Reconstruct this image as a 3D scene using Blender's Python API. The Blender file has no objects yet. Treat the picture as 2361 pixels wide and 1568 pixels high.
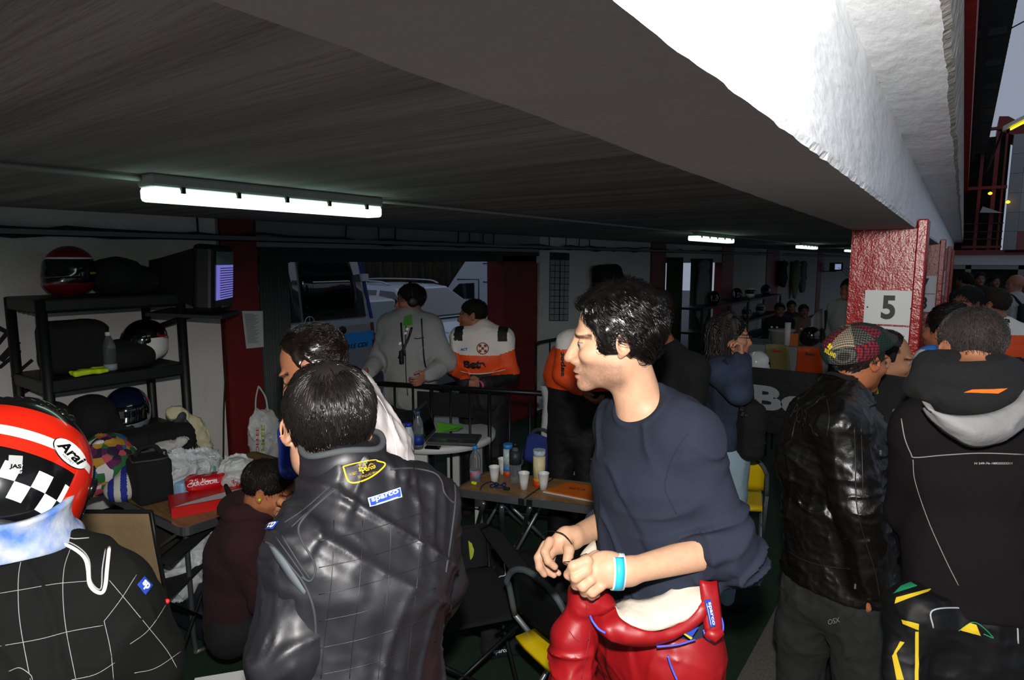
import bpy, math, random
import numpy as np
from mathutils import Vector, Matrix
from mathutils.bvhtree import BVHTree

SC = bpy.context.scene
COL = SC.collection
random.seed(7)
RNG = np.random.default_rng(7)

# ------------------------------------------------------------------ camera
FPX = 1450.0
AZ = math.radians(35.5)
PT = math.atan(184 / FPX)
CAMZ = 1.95
CF = np.array([-math.sin(AZ) * math.cos(PT), math.cos(AZ) * math.cos(PT), -math.sin(PT)])
CR = np.array([math.cos(AZ), math.sin(AZ), 0.0])
CU = np.cross(CR, CF)
CC = np.array([0.0, 0.0, CAMZ])
cam = bpy.data.cameras.new('camera')
cam.sensor_width = 36.0
cam.lens = 36.0 * FPX / 2361.0
cam.clip_start = 0.02
cam.clip_end = 300
camo = bpy.data.objects.new('camera', cam)
COL.objects.link(camo)
camo.matrix_world = Matrix(((CR[0], CU[0], -CF[0], 0), (CR[1], CU[1], -CF[1], 0), (CR[2], CU[2], -CF[2], CAMZ), (0, 0, 0, 1)))
SC.camera = camo

# ------------------------------------------------------------------ world, flash, exposure
SC.view_settings.view_transform = 'Standard'
SC.view_settings.look = 'None'
SC.view_settings.gamma = 1.0
SC.view_settings.exposure = 0.0
W = bpy.data.worlds.new('overcast_sky')
SC.world = W
W.use_nodes = True
_n = W.node_tree.nodes
_bg = _n['Background']
_geo = _n.new('ShaderNodeTexCoord')
_noi = _n.new('ShaderNodeTexNoise')
_noi.inputs['Scale'].default_value = 1.5
_rmp = _n.new('ShaderNodeValToRGB')
_rmp.color_ramp.elements[0].color = (0.27, 0.32, 0.42, 1)
_rmp.color_ramp.elements[1].color = (0.36, 0.41, 0.50, 1)
W.node_tree.links.new(_geo.outputs['Generated'], _noi.inputs['Vector'])
W.node_tree.links.new(_noi.outputs['Fac'], _rmp.inputs['Fac'])
W.node_tree.links.new(_rmp.outputs['Color'], _bg.inputs['Color'])
_bg.inputs['Strength'].default_value = 0.80

# the photographer's flash gun on the camera's shoe, just above the beam's lower edge
fl = bpy.data.lights.new('camera_flash', 'POINT')
fl.shadow_soft_size = 0.028
fl.energy = 225.0
fl.color = (1.0, 0.97, 0.93)
flo = bpy.data.objects.new('camera_flash', fl)
COL.objects.link(flo)
flo.location = (0.0, 0.02, CAMZ + 0.178)


def ray(px, py):
    return (px - 1180.5) / FPX * CR + (784 - py) / FPX * CU + CF


def J(px, py, d):
    """a point at camera depth d metres seen at photo pixel px, py"""
    return CC + ray(px, py) * d


def onX(px, py, x):
    r = ray(px, py)
    return CC + r * (x / r[0])


def onY(px, py, y):
    r = ray(px, py)
    return CC + r * (y / r[1])


def onZ(px, py, z):
    r = ray(px, py)
    return CC + r * ((z - CAMZ) / r[2])


def onPl(px, py, p0, n):
    r = ray(px, py)
    return CC + r * (np.dot(np.array(p0) - CC, n) / np.dot(r, n))


def nz(v):
    v = np.asarray(v, float)
    return v / (np.linalg.norm(v) + 1e-12)


FH = nz([CF[0], CF[1], 0])      # horizontal view direction
ZU = np.array([0, 0, 1.0])


def yawdir(deg):
    """horizontal direction; 0 = away from the camera, 90 = to the photo's left, 180 = towards it"""
    a = math.radians(deg)
    return FH * math.cos(a) - CR * math.sin(a)


# ------------------------------------------------------------------ materials
def lin(c):
    if isinstance(c, str):
        c = [int(c[i:i + 2], 16) / 255 for i in (0, 2, 4)]
    return tuple(x / 12.92 if x <= 0.04045 else ((x + 0.055) / 1.055) ** 2.4 for x in c)


MATS = {}


def mat(name, col='808080', rough=0.7, metal=0.0, bump=None, var=0.0, vscale=8.0, vcol=False, emis=None, trans=0.0,
        coat=0.0, spec=0.5, alpha=1.0, wave=None, col2=None, sss=0.0, sheen=0.0, ior=1.45, vdist=0.0, stretch=None, crease=None):
    """procedural material; bump = [(scale, strength), ...]; col2/var mixes a second colour by noise"""
    if name in MATS:
        return MATS[name]
    m = bpy.data.materials.new(name)
    m.use_nodes = True
    nt = m.node_tree
    N, L = nt.nodes, nt.links
    b = N['Principled BSDF']
    c = lin(col)
    b.inputs['Base Color'].default_value = (*c, 1)
    b.inputs['Roughness'].default_value = rough
    b.inputs['Metallic'].default_value = metal
    b.inputs['Specular IOR Level'].default_value = spec
    b.inputs['IOR'].default_value = ior
    b.inputs['Alpha'].default_value = alpha
    b.inputs['Transmission Weight'].default_value = trans
    b.inputs['Coat Weight'].default_value = coat
    b.inputs['Coat Roughness'].default_value = 0.06
    if sheen:
        b.inputs['Sheen Weight'].default_value = sheen
    if sss:
        b.inputs['Subsurface Weight'].default_value = sss
        b.inputs['Subsurface Radius'].default_value = (0.8, 0.3, 0.15)
        b.inputs['Subsurface Scale'].default_value = 0.012
    tc = N.new('ShaderNodeTexCoord')
    src = tc.outputs['Object']
    if stretch:
        mp = N.new('ShaderNodeMapping')
        mp.inputs['Scale'].default_value = stretch
        L.new(src, mp.inputs['Vector'])
        src = mp.outputs['Vector']
    base = None
    if vcol:
        a = N.new('ShaderNodeAttribute')
        a.attribute_name = 'Col'
        base = a.outputs['Color']
    if var or col2:
        nn = N.new('ShaderNodeTexNoise')
        nn.inputs['Scale'].default_value = vscale
        nn.inputs['Detail'].default_value = 6
        nn.inputs['Distortion'].default_value = vdist
        L.new(src, nn.inputs['Vector'])
        mx = N.new('ShaderNodeMix')
        mx.data_type = 'RGBA'
        rp = N.new('ShaderNodeValToRGB')
        rp.color_ramp.elements[0].position = 0.35
        rp.color_ramp.elements[1].position = 0.65
        L.new(nn.outputs['Fac'], rp.inputs['Fac'])
        L.new(rp.outputs['Color'], mx.inputs['Factor'])
        if base is not None:
            mu = N.new('ShaderNodeMix')
            mu.data_type = 'RGBA'
            mu.blend_type = 'MULTIPLY'
            mu.inputs['Factor'].default_value = 1
            L.new(base, mu.inputs[6])
            k = 1 - var
            mu.inputs[7].default_value = (k, k, k, 1)
            L.new(base, mx.inputs[6])
            L.new(mu.outputs[2], mx.inputs[7])
        else:
            mx.inputs[6].default_value = (*c, 1)
            c2 = lin(col2) if col2 else tuple(x * (1 - var) for x in c)
            mx.inputs[7].default_value = (*c2, 1)
        base = mx.outputs[2]
    if base is not None:
        L.new(base, b.inputs['Base Color'])
    if emis:
        b.inputs['Emission Color'].default_value = (*lin(emis[0]), 1)
        b.inputs['Emission Strength'].default_value = emis[1]
    last = None
    if wave:
        wv = N.new('ShaderNodeTexWave')
        wv.inputs['Scale'].default_value = wave[0]
        wv.inputs['Distortion'].default_value = wave[2] if len(wave) > 2 else 0.5
        wv.bands_direction = wave[3] if len(wave) > 3 else 'X'
        L.new(src, wv.inputs['Vector'])
        bp = N.new('ShaderNodeBump')
        bp.inputs['Strength'].default_value = wave[1]
        bp.inputs['Distance'].default_value = 0.01
        L.new(wv.outputs['Color'], bp.inputs['Height'])
        last = bp
    for sc, st in (crease or []) + (bump or []):
        nn = N.new('ShaderNodeTexNoise')
        if (sc, st) in (crease or []):
            nn.noise_type = 'RIDGED_MULTIFRACTAL'
            nn.inputs['Distortion'].default_value = .6
        nn.inputs['Scale'].default_value = sc
        nn.inputs['Detail'].default_value = 4
        L.new(src, nn.inputs['Vector'])
        bp = N.new('ShaderNodeBump')
        bp.inputs['Strength'].default_value = st
        bp.inputs['Distance'].default_value = 0.25 / sc
        L.new(nn.outputs['Fac'], bp.inputs['Height'])
        if last is not None:
            L.new(last.outputs['Normal'], bp.inputs['Normal'])
        last = bp
    if last is not None:
        L.new(last.outputs['Normal'], b.inputs['Normal'])
    MATS[name] = m
    return m


# ------------------------------------------------------------------ objects
def tag(o, label=None, cat=None, group=None, kind=None):
    for k, v in (('label', label), ('category', cat), ('group', group), ('kind', kind)):
        if v:
            o[k] = v
    return o


def thing(name, label, cat, loc=(0, 0, 0), group=None):
    o = bpy.data.objects.new(name, None)
    o.empty_display_size = 0.1
    COL.objects.link(o)
    o.location = Vector([float(x) for x in loc])
    return tag(o, label, cat, group)


def wloc(o):
    v = Vector((0, 0, 0))
    while o is not None:
        v = v + o.location
        o = o.parent
    return v


def mesh_ob(name, V, Fs, mats, parent=None, mi=None, smooth=False, cols=None, local=False):
    """V (n,3) world coordinates (local ones when local=True), Fs list of tuples or (m,4) array"""
    V = np.asarray(V, float).reshape(-1, 3)
    if parent is not None and not local:
        V = V - np.array(wloc(parent))
    me = bpy.data.meshes.new(name)
    if isinstance(Fs, np.ndarray):
        nf, k = Fs.shape
        me.vertices.add(len(V))
        me.vertices.foreach_set('co', V.astype(np.float32).ravel())
        me.loops.add(nf * k)
        me.loops.foreach_set('vertex_index', Fs.astype(np.int32).ravel())
        me.polygons.add(nf)
        me.polygons.foreach_set('loop_start', (np.arange(nf) * k).astype(np.int32))
        me.update(calc_edges=True)
        me.validate()
    else:
        me.from_pydata([tuple(v) for v in V.tolist()], [], [tuple(int(i) for i in f) for f in Fs])
        me.update()
    if not isinstance(mats, (list, tuple)):
        mats = [mats]
    for m in mats:
        me.materials.append(m)
    n = len(me.polygons)
    if mi is not None and len(mi) == n:
        me.polygons.foreach_set('material_index', np.asarray(mi, np.int32))
    if smooth is True:
        me.polygons.foreach_set('use_smooth', np.ones(n, bool))
    elif smooth is not False and smooth is not None and len(smooth) == n:
        me.polygons.foreach_set('use_smooth', np.asarray(smooth, bool))
    if cols is not None and len(cols) == len(me.vertices):
        a = me.color_attributes.new('Col', 'FLOAT_COLOR', 'POINT')
        c4 = np.ones((len(cols), 4), np.float32)
        c4[:, :3] = cols
        a.data.foreach_set('color', c4.ravel())
    o = bpy.data.objects.new(name, me)
    COL.objects.link(o)
    if parent is not None:
        o.parent = parent
    return o


def copy_tree(o, parent=None, loc=None, rotz=None, label=None, group=None):
    c = o.copy()
    COL.objects.link(c)
    if parent is not None:
        c.parent = parent
    if loc is not None:
        c.location = Vector([float(x) for x in loc])
    if rotz is not None:
        c.rotation_euler = (0, 0, rotz)
    if label:
        c['label'] = label
    if group:
        c['group'] = group
    for ch in list(o.children):
        copy_tree(ch, c)
    return c


def rotz(a):
    c, s = math.cos(a), math.sin(a)
    return np.array([[c, -s, 0], [s, c, 0], [0, 0, 1.0]])


def frame(x=None, z=None):
    """3x3 with columns x,y,z"""
    if z is None:
        z = ZU
    x = nz(x)
    z = nz(np.asarray(z) - np.dot(z, x) * x)
    return np.stack([x, np.cross(z, x), z], 1)


class MB:
    """collects shapes and links them as ONE mesh object"""

    def __init__(s):
        s.v, s.f, s.m, s.sm = [], [], [], []
        s.n = 0

    def add(s, V, F, m=0, smooth=False):
        V = np.asarray(V, float).reshape(-1, 3)
        s.v.append(V)
        for q in F:
            s.f.append(tuple(int(i) + s.n for i in q))
        s.m += [m] * len(F)
        s.sm += [smooth] * len(F)
        s.n += len(V)
        return s

    def box(s, c, size, R=None, m=0, bev=0.0, taper=1.0):
        c = np.asarray(c, float)
        h = np.asarray(size, float) / 2
        R = np.eye(3) if R is None else R
        if bev <= 0:
            P = np.array([[x, y, z] for z in (-1, 1) for y in (-1, 1) for x in (-1, 1)], float)
            P[P[:, 2] > 0, :2] *= taper
            V = (P * h) @ R.T + c
            return s.add(V, [(0, 2, 3, 1), (4, 5, 7, 6), (0, 1, 5, 4), (2, 6, 7, 3), (0, 4, 6, 2), (1, 3, 7, 5)], m)
        b = min(bev, *(h * 0.49))
        ring = []
        rr = []
        for k, (sx, sy) in enumerate(((1, 1), (-1, 1), (-1, -1), (1, -1))):
            for t in (0, 1, 2, 3):
                a = math.pi / 2 * k + t * math.pi / 6
                rr.append((sx * (h[0] - b) + b * math.cos(a), sy * (h[1] - b) + b * math.sin(a), sx, sy, a))
        levels = [(-h[2], 0.0), (-h[2] + b * .3, .7), (-h[2] + b, 1), (h[2] - b, 1), (h[2] - b * .3, .7), (h[2], 0.0)]
        V = []
        for z, k in levels:
            for x, y, sx, sy, a in rr:
                V.append((sx * (h[0] - b) + b * k * math.cos(a), sy * (h[1] - b) + b * k * math.sin(a), z))
        V = np.array(V)
        tz = (V[:, 2] + h[2]) / (2 * h[2])
        V[:, :2] *= (1 + (taper - 1) * tz)[:, None]
        n = 16
        F = []
        for l in range(5):
            for i in range(n):
                j = (i + 1) % n
                F.append((l * n + i, l * n + j, l * n + n + j, l * n + n + i))
        F.append(tuple(range(n))[::-1])
        F.append(tuple(range(5 * n, 6 * n)))
        return s.add(V @ R.T + c, F, m, False)

    def bx(s, lo, hi, m=0, bev=0.0):
        lo, hi = np.minimum(lo, hi), np.maximum(lo, hi)
        return s.box((lo + hi) / 2, hi - lo, None, m, bev)

    def tube(s, pts, r, n=8, m=0, closed=False, cap=True, smooth=True, flat=None):
        P = np.asarray(pts, float)
        k = len(P)
        r = np.broadcast_to(np.asarray(r, float), (k,))
        T = np.zeros_like(P)
        if closed:
            T = np.roll(P, -1, 0) - np.roll(P, 1, 0)
        else:
            T[1:-1] = P[2:] - P[:-2]
            T[0] = P[1] - P[0]
            T[-1] = P[-1] - P[-2]
        T /= (np.linalg.norm(T, axis=1)[:, None] + 1e-12)
        u = np.cross(T[0], [0, 0, 1.0])
        if np.linalg.norm(u) < 1e-3:
            u = np.cross(T[0], [1.0, 0, 0])
        u = nz(u)
        V = []
        for i in range(k):
            u = nz(u - np.dot(u, T[i]) * T[i])
            w = np.cross(T[i], u)
            a = np.arange(n) * 2 * math.pi / n
            if flat:
                V.append(P[i] + r[i] * (np.cos(a)[:, None] * u * flat + np.sin(a)[:, None] * w))
            else:
                V.append(P[i] + r[i] * (np.cos(a)[:, None] * u + np.sin(a)[:, None] * w))
        V = np.concatenate(V)
        F = []
        for i in range(k if closed else k - 1):
            i2 = (i + 1) % k
            for j in range(n):
                j2 = (j + 1) % n
                F.append((i * n + j, i * n + j2, i2 * n + j2, i2 * n + j))
        if cap and not closed:
            F.append(tuple(range(n))[::-1])
            F.append(tuple(range((k - 1) * n, k * n)))
        return s.add(V, F, m, smooth)

    def cyl(s, a, b, r, r2=None, n=20, m=0, smooth=True):
        a, b = np.asarray(a, float), np.asarray(b, float)
        return s.tube([a, b], [r, r if r2 is None else r2], n, m, smooth=smooth)

    def lathe(s, c, prof, n=24, m=0, axis=None, mats=None, smooth=True, sx=1.0, sy=1.0):
        """prof: (radius, height) list along axis from c"""
        R = np.eye(3)
        if axis is not None:
            z = nz(axis)
            x = nz(np.cross([0.3, 1, 0.1], z))
            R = np.stack([x, np.cross(z, x), z], 1)
        a = np.arange(n) * 2 * math.pi / n
        V = []
        for r, h in prof:
            V.append(np.stack([np.cos(a) * r * sx, np.sin(a) * r * sy, np.full(n, h)], 1))
        V = np.concatenate(V) @ R.T + np.asarray(c, float)
        for i in range(len(prof) - 1):
            F = []
            for j in range(n):
                j2 = (j + 1) % n
                F.append((i * n + j, i * n + j2, (i + 1) * n + j2, (i + 1) * n + j))
            if i == 0:
                F0 = F
            s_n = s.n
            if i == 0:
                s.v.append(V)
                base = s.n
                s.n += len(V)
            for q in F:
                s.f.append(tuple(base + k for k in q))
            s.m += [mats[i] if mats else m] * len(F)
            s.sm += [smooth] * len(F)
        k = len(prof)
        if prof[0][0] > 1e-5:
            s.f.append(tuple(base + j for j in range(n))[::-1]); s.m.append(mats[0] if mats else m); s.sm.append(False)
        if prof[-1][0] > 1e-5:
            s.f.append(tuple(base + (k - 1) * n + j for j in range(n))); s.m.append(mats[-1] if mats else m); s.sm.append(False)
        return s

    def grid(s, P, m=0, smooth=True, thick=0.0, wrap=False):
        """P (a,b,3) sheet of points, optional thickness"""
        P = np.asarray(P, float)
        a, b, _ = P.shape

        def q(off, flip):
            F = []
            for i in range(a - 1):
                for j in range(b if wrap else b - 1):
                    j2 = (j + 1) % b
                    t = (off + i * b + j, off + i * b + j2, off + (i + 1) * b + j2, off + (i + 1) * b + j)
                    F.append(t[::-1] if flip else t)
            return F
        if thick <= 0:
            return s.add(P.reshape(-1, 3), q(0, False), m, smooth)
        du = np.gradient(P, axis=0)
        dv = np.gradient(P, axis=1)
        N = np.cross(du, dv)
        N /= (np.linalg.norm(N, axis=2)[..., None] + 1e-12)
        A, B = P + N * thick / 2, P - N * thick / 2
        F = q(0, False) + q(a * b, True)
        o = a * b
        if not wrap:
            for i in range(a - 1):
                F.append((i * b, (i + 1) * b, o + (i + 1) * b, o + i * b))
                F.append((i * b + b - 1, o + i * b + b - 1, o + (i + 1) * b + b - 1, (i + 1) * b + b - 1))
        for j in range(b if wrap else b - 1):
            j2 = (j + 1) % b
            F.append((j, o + j, o + j2, j2))
            k = (a - 1) * b
            F.append((k + j, k + j2, o + k + j2, o + k + j))
        return s.add(np.concatenate([A.reshape(-1, 3), B.reshape(-1, 3)]), F, m, smooth)

    def prism(s, poly, d, m=0):
        """poly: (n,3) planar outline, d: extrusion vector"""
        P = np.asarray(poly, float)
        n = len(P)
        V = np.concatenate([P, P + np.asarray(d, float)])
        F = [tuple(range(n))[::-1], tuple(range(n, 2 * n))]
        for i in range(n):
            j = (i + 1) % n
            F.append((i, j, n + j, n + i))
        return s.add(V, F, m)

    def build(s, name, mats, parent=None, local=False, loc=None, cols=None):
        V = np.concatenate(s.v) if s.v else np.zeros((0, 3))
        if loc is not None and parent is None:
            V = V - np.asarray(loc, float)
        o = mesh_ob(name, V, s.f, mats, parent, s.m, s.sm, cols=cols, local=local)
        if loc is not None and parent is None:
            o.location = Vector([float(x) for x in loc])
        return o


def struct(name, mb, m):
    return tag(mb.build(name, m), kind='structure')


def arc(c, u, v, r, a0, a1, n=8):
    return [np.asarray(c) + r * (math.cos(math.radians(a)) * np.asarray(u) + math.sin(math.radians(a)) * np.asarray(v)) for a in np.linspace(a0, a1, n)]


def bez(pts, n=8):
    """Catmull-Rom through the points"""
    P = np.asarray(pts, float)
    P = np.concatenate([[2 * P[0] - P[1]], P, [2 * P[-1] - P[-2]]])
    out = []
    for i in range(1, len(P) - 2):
        for t in np.arange(n) / n:
            a, b, c, d = P[i - 1:i + 3]
            out.append(0.5 * ((2 * b) + (c - a) * t + (2 * a - 5 * b + 4 * c - d) * t * t + (3 * b - a - 3 * c + d) * t ** 3))
    out.append(P[-2])
    return np.array(out)


def text_geo(s, bold=0.0, ext=0.0, shear=0.0, spacing=1.0):
    """vertices (n,3) and faces of a text, x from 0 to 1 of its width, y from 0 to 1 of its height; plus aspect"""
    cu = bpy.data.curves.new('t', 'FONT')
    cu.body = s
    cu.offset = bold
    cu.extrude = ext
    cu.shear = shear
    cu.space_character = spacing
    cu.resolution_u = 4
    o = bpy.data.objects.new('t', cu)
    COL.objects.link(o)
    dg = bpy.context.evaluated_depsgraph_get()
    me = bpy.data.meshes.new_from_object(o.evaluated_get(dg))
    V = np.zeros(len(me.vertices) * 3)
    me.vertices.foreach_get('co', V)
    V = V.reshape(-1, 3)
    F = [tuple(p.vertices) for p in me.polygons]
    bpy.data.objects.remove(o)
    bpy.data.curves.remove(cu)
    bpy.data.meshes.remove(me)
    lo, hi = V.min(0), V.max(0)
    asp = (hi[0] - lo[0]) / (hi[1] - lo[1])
    V[:, 0] = (V[:, 0] - lo[0]) / (hi[0] - lo[0])
    V[:, 1] = (V[:, 1] - lo[1]) / (hi[1] - lo[1])
    return V, F, asp


def text_on(mb, s, o, ux, uy, m=0, bold=0.0, depth=0.002, shear=0.0, spacing=1.0):
    """text in the rectangle o + [0,1]ux + [0,1]uy, raised by depth"""
    V, F, _ = text_geo(s, bold, 0.0, shear, spacing)
    n = nz(np.cross(ux, uy))
    P = np.asarray(o) + V[:, :1] * np.asarray(ux) + V[:, 1:2] * np.asarray(uy) + n * depth
    mb.add(P, F, m)
    return mb


def bvh_of(*obs):
    """BVH in world coordinates of unrotated objects"""
    Vs, Fs, n = [], [], 0
    for o in obs:
        me = o.data
        v = np.zeros(len(me.vertices) * 3, np.float32)
        me.vertices.foreach_get('co', v)
        v = v.reshape(-1, 3) + np.array(wloc(o), np.float32)
        Vs.append(v)
        for p in me.polygons:
            Fs.append(tuple(i + n for i in p.vertices))
        n += len(v)
    return BVHTree.FromPolygons(np.concatenate(Vs).tolist(), Fs)


def drop(bvh, P, d, off=0.0015, back=0.25):
    """push points along d until they lie on the surface, lifted off a little"""
    d = Vector([float(x) for x in nz(d)])
    out = []
    last = None
    for p in P:
        p = Vector([float(x) for x in p])
        h = bvh.ray_cast(p - d * back, d, back * 3)
        if h[0] is None:
            h = bvh.find_nearest(p)
        q = h[0]
        n = h[1]
        if n is None:
            n = -d
        if n.dot(d) > 0:
            n = -n
        out.append(np.array(q + n * off))
    return np.array(out)


def pxpt(bvh, px, py, off=0.002, far=12):
    r = ray(px, py)
    d = Vector([float(x) for x in nz(r)])
    h = bvh.ray_cast(Vector([float(x) for x in CC]), d, far)
    if h[0] is None:
        return None
    n = h[1] if h[1].dot(d) < 0 else -h[1]
    return np.array(h[0] + n * off)


def seam(mb, bvh, pts, r=0.002, n=6, off=0.0, m=0, sub=6, closed=False):
    """cord lying on a surface, laid through points seen in the photo"""
    C2 = np.array(pts, float)
    if closed:
        C2 = np.concatenate([C2, C2[:1]])
    C2 = bez(C2, sub)
    P = [pxpt(bvh, a, b, off) for a, b in C2]
    run = []
    for p in P + [None]:
        if p is None or (run and np.linalg.norm(p - run[-1]) > 0.06):
            if len(run) > 2:
                mb.tube(run, r, n, m)
            run = [] if p is None else [p]
        else:
            run.append(p)
    return mb


def patch(mb, bvh, quad, m=0, off=0.003, nu=12, nv=6, rnd=0.0):
    """quad: photo corners bottom-left, bottom-right, top-right, top-left of a cloth patch on the surface"""
    q = np.array(quad, float)
    G = []
    for i in range(nv + 1):
        row = []
        for j in range(nu + 1):
            u, v = j / nu, i / nv
            c = (1 - u) * (1 - v) * q[0] + u * (1 - v) * q[1] + u * v * q[2] + (1 - u) * v * q[3]
            p = pxpt(bvh, c[0], c[1], off)
            row.append(p)
        G.append(row)
    ok = [p for r_ in G for p in r_ if p is not None]
    if not ok:
        return mb
    for r_ in G:
        for j, p in enumerate(r_):
            if p is None:
                r_[j] = ok[0]
    mb.grid(np.array(G), m, True)
    return mb


def patch_text(mb, bvh, s, quad, m=0, off=0.0045, bold=0.0, shear=0.0, spacing=1.0):
    q = np.array(quad, float)
    V, F, _ = text_geo(s, bold, 0.0, shear, spacing)
    P = []
    last = None
    for u, v, _z in V:
        c = (1 - u) * (1 - v) * q[0] + u * (1 - v) * q[1] + u * v * q[2] + (1 - u) * v * q[3]
        p = pxpt(bvh, c[0], c[1], off)
        if p is None:
            p = last
        if p is None:
            continue
        last = p
        P.append(p)
    if len(P) == len(V):
        mb.add(np.array(P), F, m)
    return mb
# ------------------------------------------------------------------ implicit bodies: smooth unions polygonised into one skin
_NT = np.random.default_rng(3).random((32, 32, 32)).astype(np.float32)


def vnoise(P):
    """value noise in -1..1"""
    P = np.asarray(P, np.float32)
    i = np.floor(P).astype(np.int64)
    f = P - i
    f = f * f * (3 - 2 * f)
    i &= 31
    j = (i + 1) & 31
    x0, y0, z0 = i.T
    x1, y1, z1 = j.T
    fx, fy, fz = f.T
    a = _NT[x0, y0, z0] * (1 - fx) + _NT[x1, y0, z0] * fx
    b = _NT[x0, y1, z0] * (1 - fx) + _NT[x1, y1, z0] * fx
    c = _NT[x0, y0, z1] * (1 - fx) + _NT[x1, y0, z1] * fx
    d = _NT[x0, y1, z1] * (1 - fx) + _NT[x1, y1, z1] * fx
    a = a * (1 - fy) + b * fy
    c = c * (1 - fy) + d * fy
    return (a * (1 - fz) + c * fz) * 2 - 1


def fbm(P, n=3):
    s = vnoise(P)
    a = 0.5
    for k in range(1, n):
        s = s + a * vnoise(P * (2.03 ** k) + 7.1 * k)
        a *= 0.5
    return s


def f32(*a):
    return np.asarray(a if len(a) > 1 else a[0], np.float32)


def ell(c, r, R=None, k=0.01, op='u'):
    c, r = f32(c), f32(r)
    R = None if R is None else np.asarray(R, np.float32)

    def fn(P):
        q = P - c
        if R is not None:
            q = q @ R
        k0 = np.linalg.norm(q / r, axis=1)
        k1 = np.linalg.norm(q / (r * r), axis=1) + 1e-9
        return k0 * (k0 - 1) / k1
    return dict(op=op, k=k, fn=fn, c=c, R=float(r.max()))


def cap(a, b, ra, rb, wide=None, ratio=1.0, ratio2=None, k=0.02, op='u'):
    a, b = f32(a), f32(b)
    ab = b - a
    L2 = float(ab @ ab) + 1e-12
    w = None if wide is None else f32(nz(wide))
    ratio2 = ratio if ratio2 is None else ratio2

    def fn(P):
        q = P - a
        t = np.clip(q @ ab / L2, 0, 1)
        q = q - t[:, None] * ab
        if w is not None:
            rt = ratio + (ratio2 - ratio) * t
            cq = q @ w
            q = q + (cq * (1 / rt - 1))[:, None] * w
        return np.linalg.norm(q, axis=1) - (ra + (rb - ra) * t)
    m = max(ratio, ratio2)
    return dict(op=op, k=k, fn=fn, c=(a + b) / 2, R=float(math.sqrt(L2) / 2 + max(ra, rb) * m))


def halfsp(p, n, op='s', k=0.005):
    """removes (op s) the side n points to"""
    p, n = f32(p), f32(nz(n))
    return dict(op=op, k=k, fn=lambda P: -((P - p) @ n), c=None, R=1e9)


def boxp(c, h, R=None, rnd=0.0, k=0.005, op='u'):
    c, h = f32(c), f32(h)
    R = None if R is None else np.asarray(R, np.float32)

    def fn(P):
        q = P - c
        if R is not None:
            q = q @ R
        q = np.abs(q) - (h - rnd)
        return np.linalg.norm(np.maximum(q, 0), axis=1) + np.minimum(q.max(1), 0) - rnd
    return dict(op=op, k=k, fn=fn, c=c, R=float(np.linalg.norm(h)))


def torus(c, R0, r, axes, e=1.0, k=0.005, op='u'):
    """axes: 3x3, ring in its x-y plane; e squeezes y"""
    c = f32(c)
    A = np.asarray(axes, np.float32)

    def fn(P):
        q = (P - c) @ A
        l = np.sqrt(q[:, 0] ** 2 + (q[:, 1] / e) ** 2) - R0
        return np.sqrt(l * l + q[:, 2] ** 2) - r
    return dict(op=op, k=k, fn=fn, c=c, R=float(R0 * max(1, e) + r))


def ridge(Q):
    w = np.stack([vnoise(Q * .55 + 3.1), vnoise(Q * .55 + 17.7), vnoise(Q * .55 + 9.2)], 1)
    n = vnoise(Q + w * .8)
    return np.clip(1 - np.abs(n) * 3.2, 0, 1) ** 1.3 * np.clip(.8 + .8 * vnoise(Q * .4 + 5.5), 0, 1)


def foldp(amp, st, region=None):
    """thin raised creases"""
    return dict(op='n', k=0, fn=None, scale=1.0, amp=-amp, st=st, region=region, c=None, R=1e9, ridge=True)


def noisep(scale, amp, op='n', st=None, region=None):
    """displacement of what stands so far; st = 3 stretch factors or a 3x3 matrix"""
    return dict(op='n', k=0, fn=None, scale=scale, amp=amp, st=st, region=region, c=None, R=1e9)


def sdf_eval(prims, P, inf=False):
    P = np.asarray(P, np.float32)
    D = np.full(len(P), 1.0, np.float32)
    for p in prims:
        if p['op'] == 'n':
            near = np.abs(D) < 0.08
            if near.any():
                Q = P[near] * 1.0
                if p['st'] is not None:
                    st = np.asarray(p['st'], np.float32)
                    Q = Q @ st if st.ndim == 2 else Q * st
                w = p['amp']
                v = (ridge(Q) if p.get('ridge') else fbm(Q * p['scale'], 2)) * w
                if p['region'] is not None:
                    v = v * p['region'](P[near])
                D[near] += v
            continue
        k = p['k']
        if p['op'] == 'f':
            near = np.abs(D) < 0.08
            if near.any():
                D[near] += p['fn'](P[near])
            continue
        if p['c'] is not None:
            m = p['R'] + k + 0.10
            q = P - p['c']
            idx = np.nonzero((q * q).sum(1) < m * m)[0]
            if len(idx) == 0:
                continue
            Q = P[idx]
        else:
            idx = slice(None)
            Q = P
        d = p['fn'](Q)
        D0 = D[idx]
        if p['op'] == 'u':
            if k > 0:
                h = np.clip(0.5 + 0.5 * (D0 - d) / k, 0, 1)
                D[idx] = D0 * (1 - h) + d * h - k * h * (1 - h)
            else:
                D[idx] = np.minimum(D0, d)
        else:       # subtract
            if k > 0:
                h = np.clip(0.5 - 0.5 * (D0 + d) / k, 0, 1)
                D[idx] = D0 * (1 - h) + (-d) * h + k * h * (1 - h)
            else:
                D[idx] = np.maximum(D0, -d)
    return D


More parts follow.
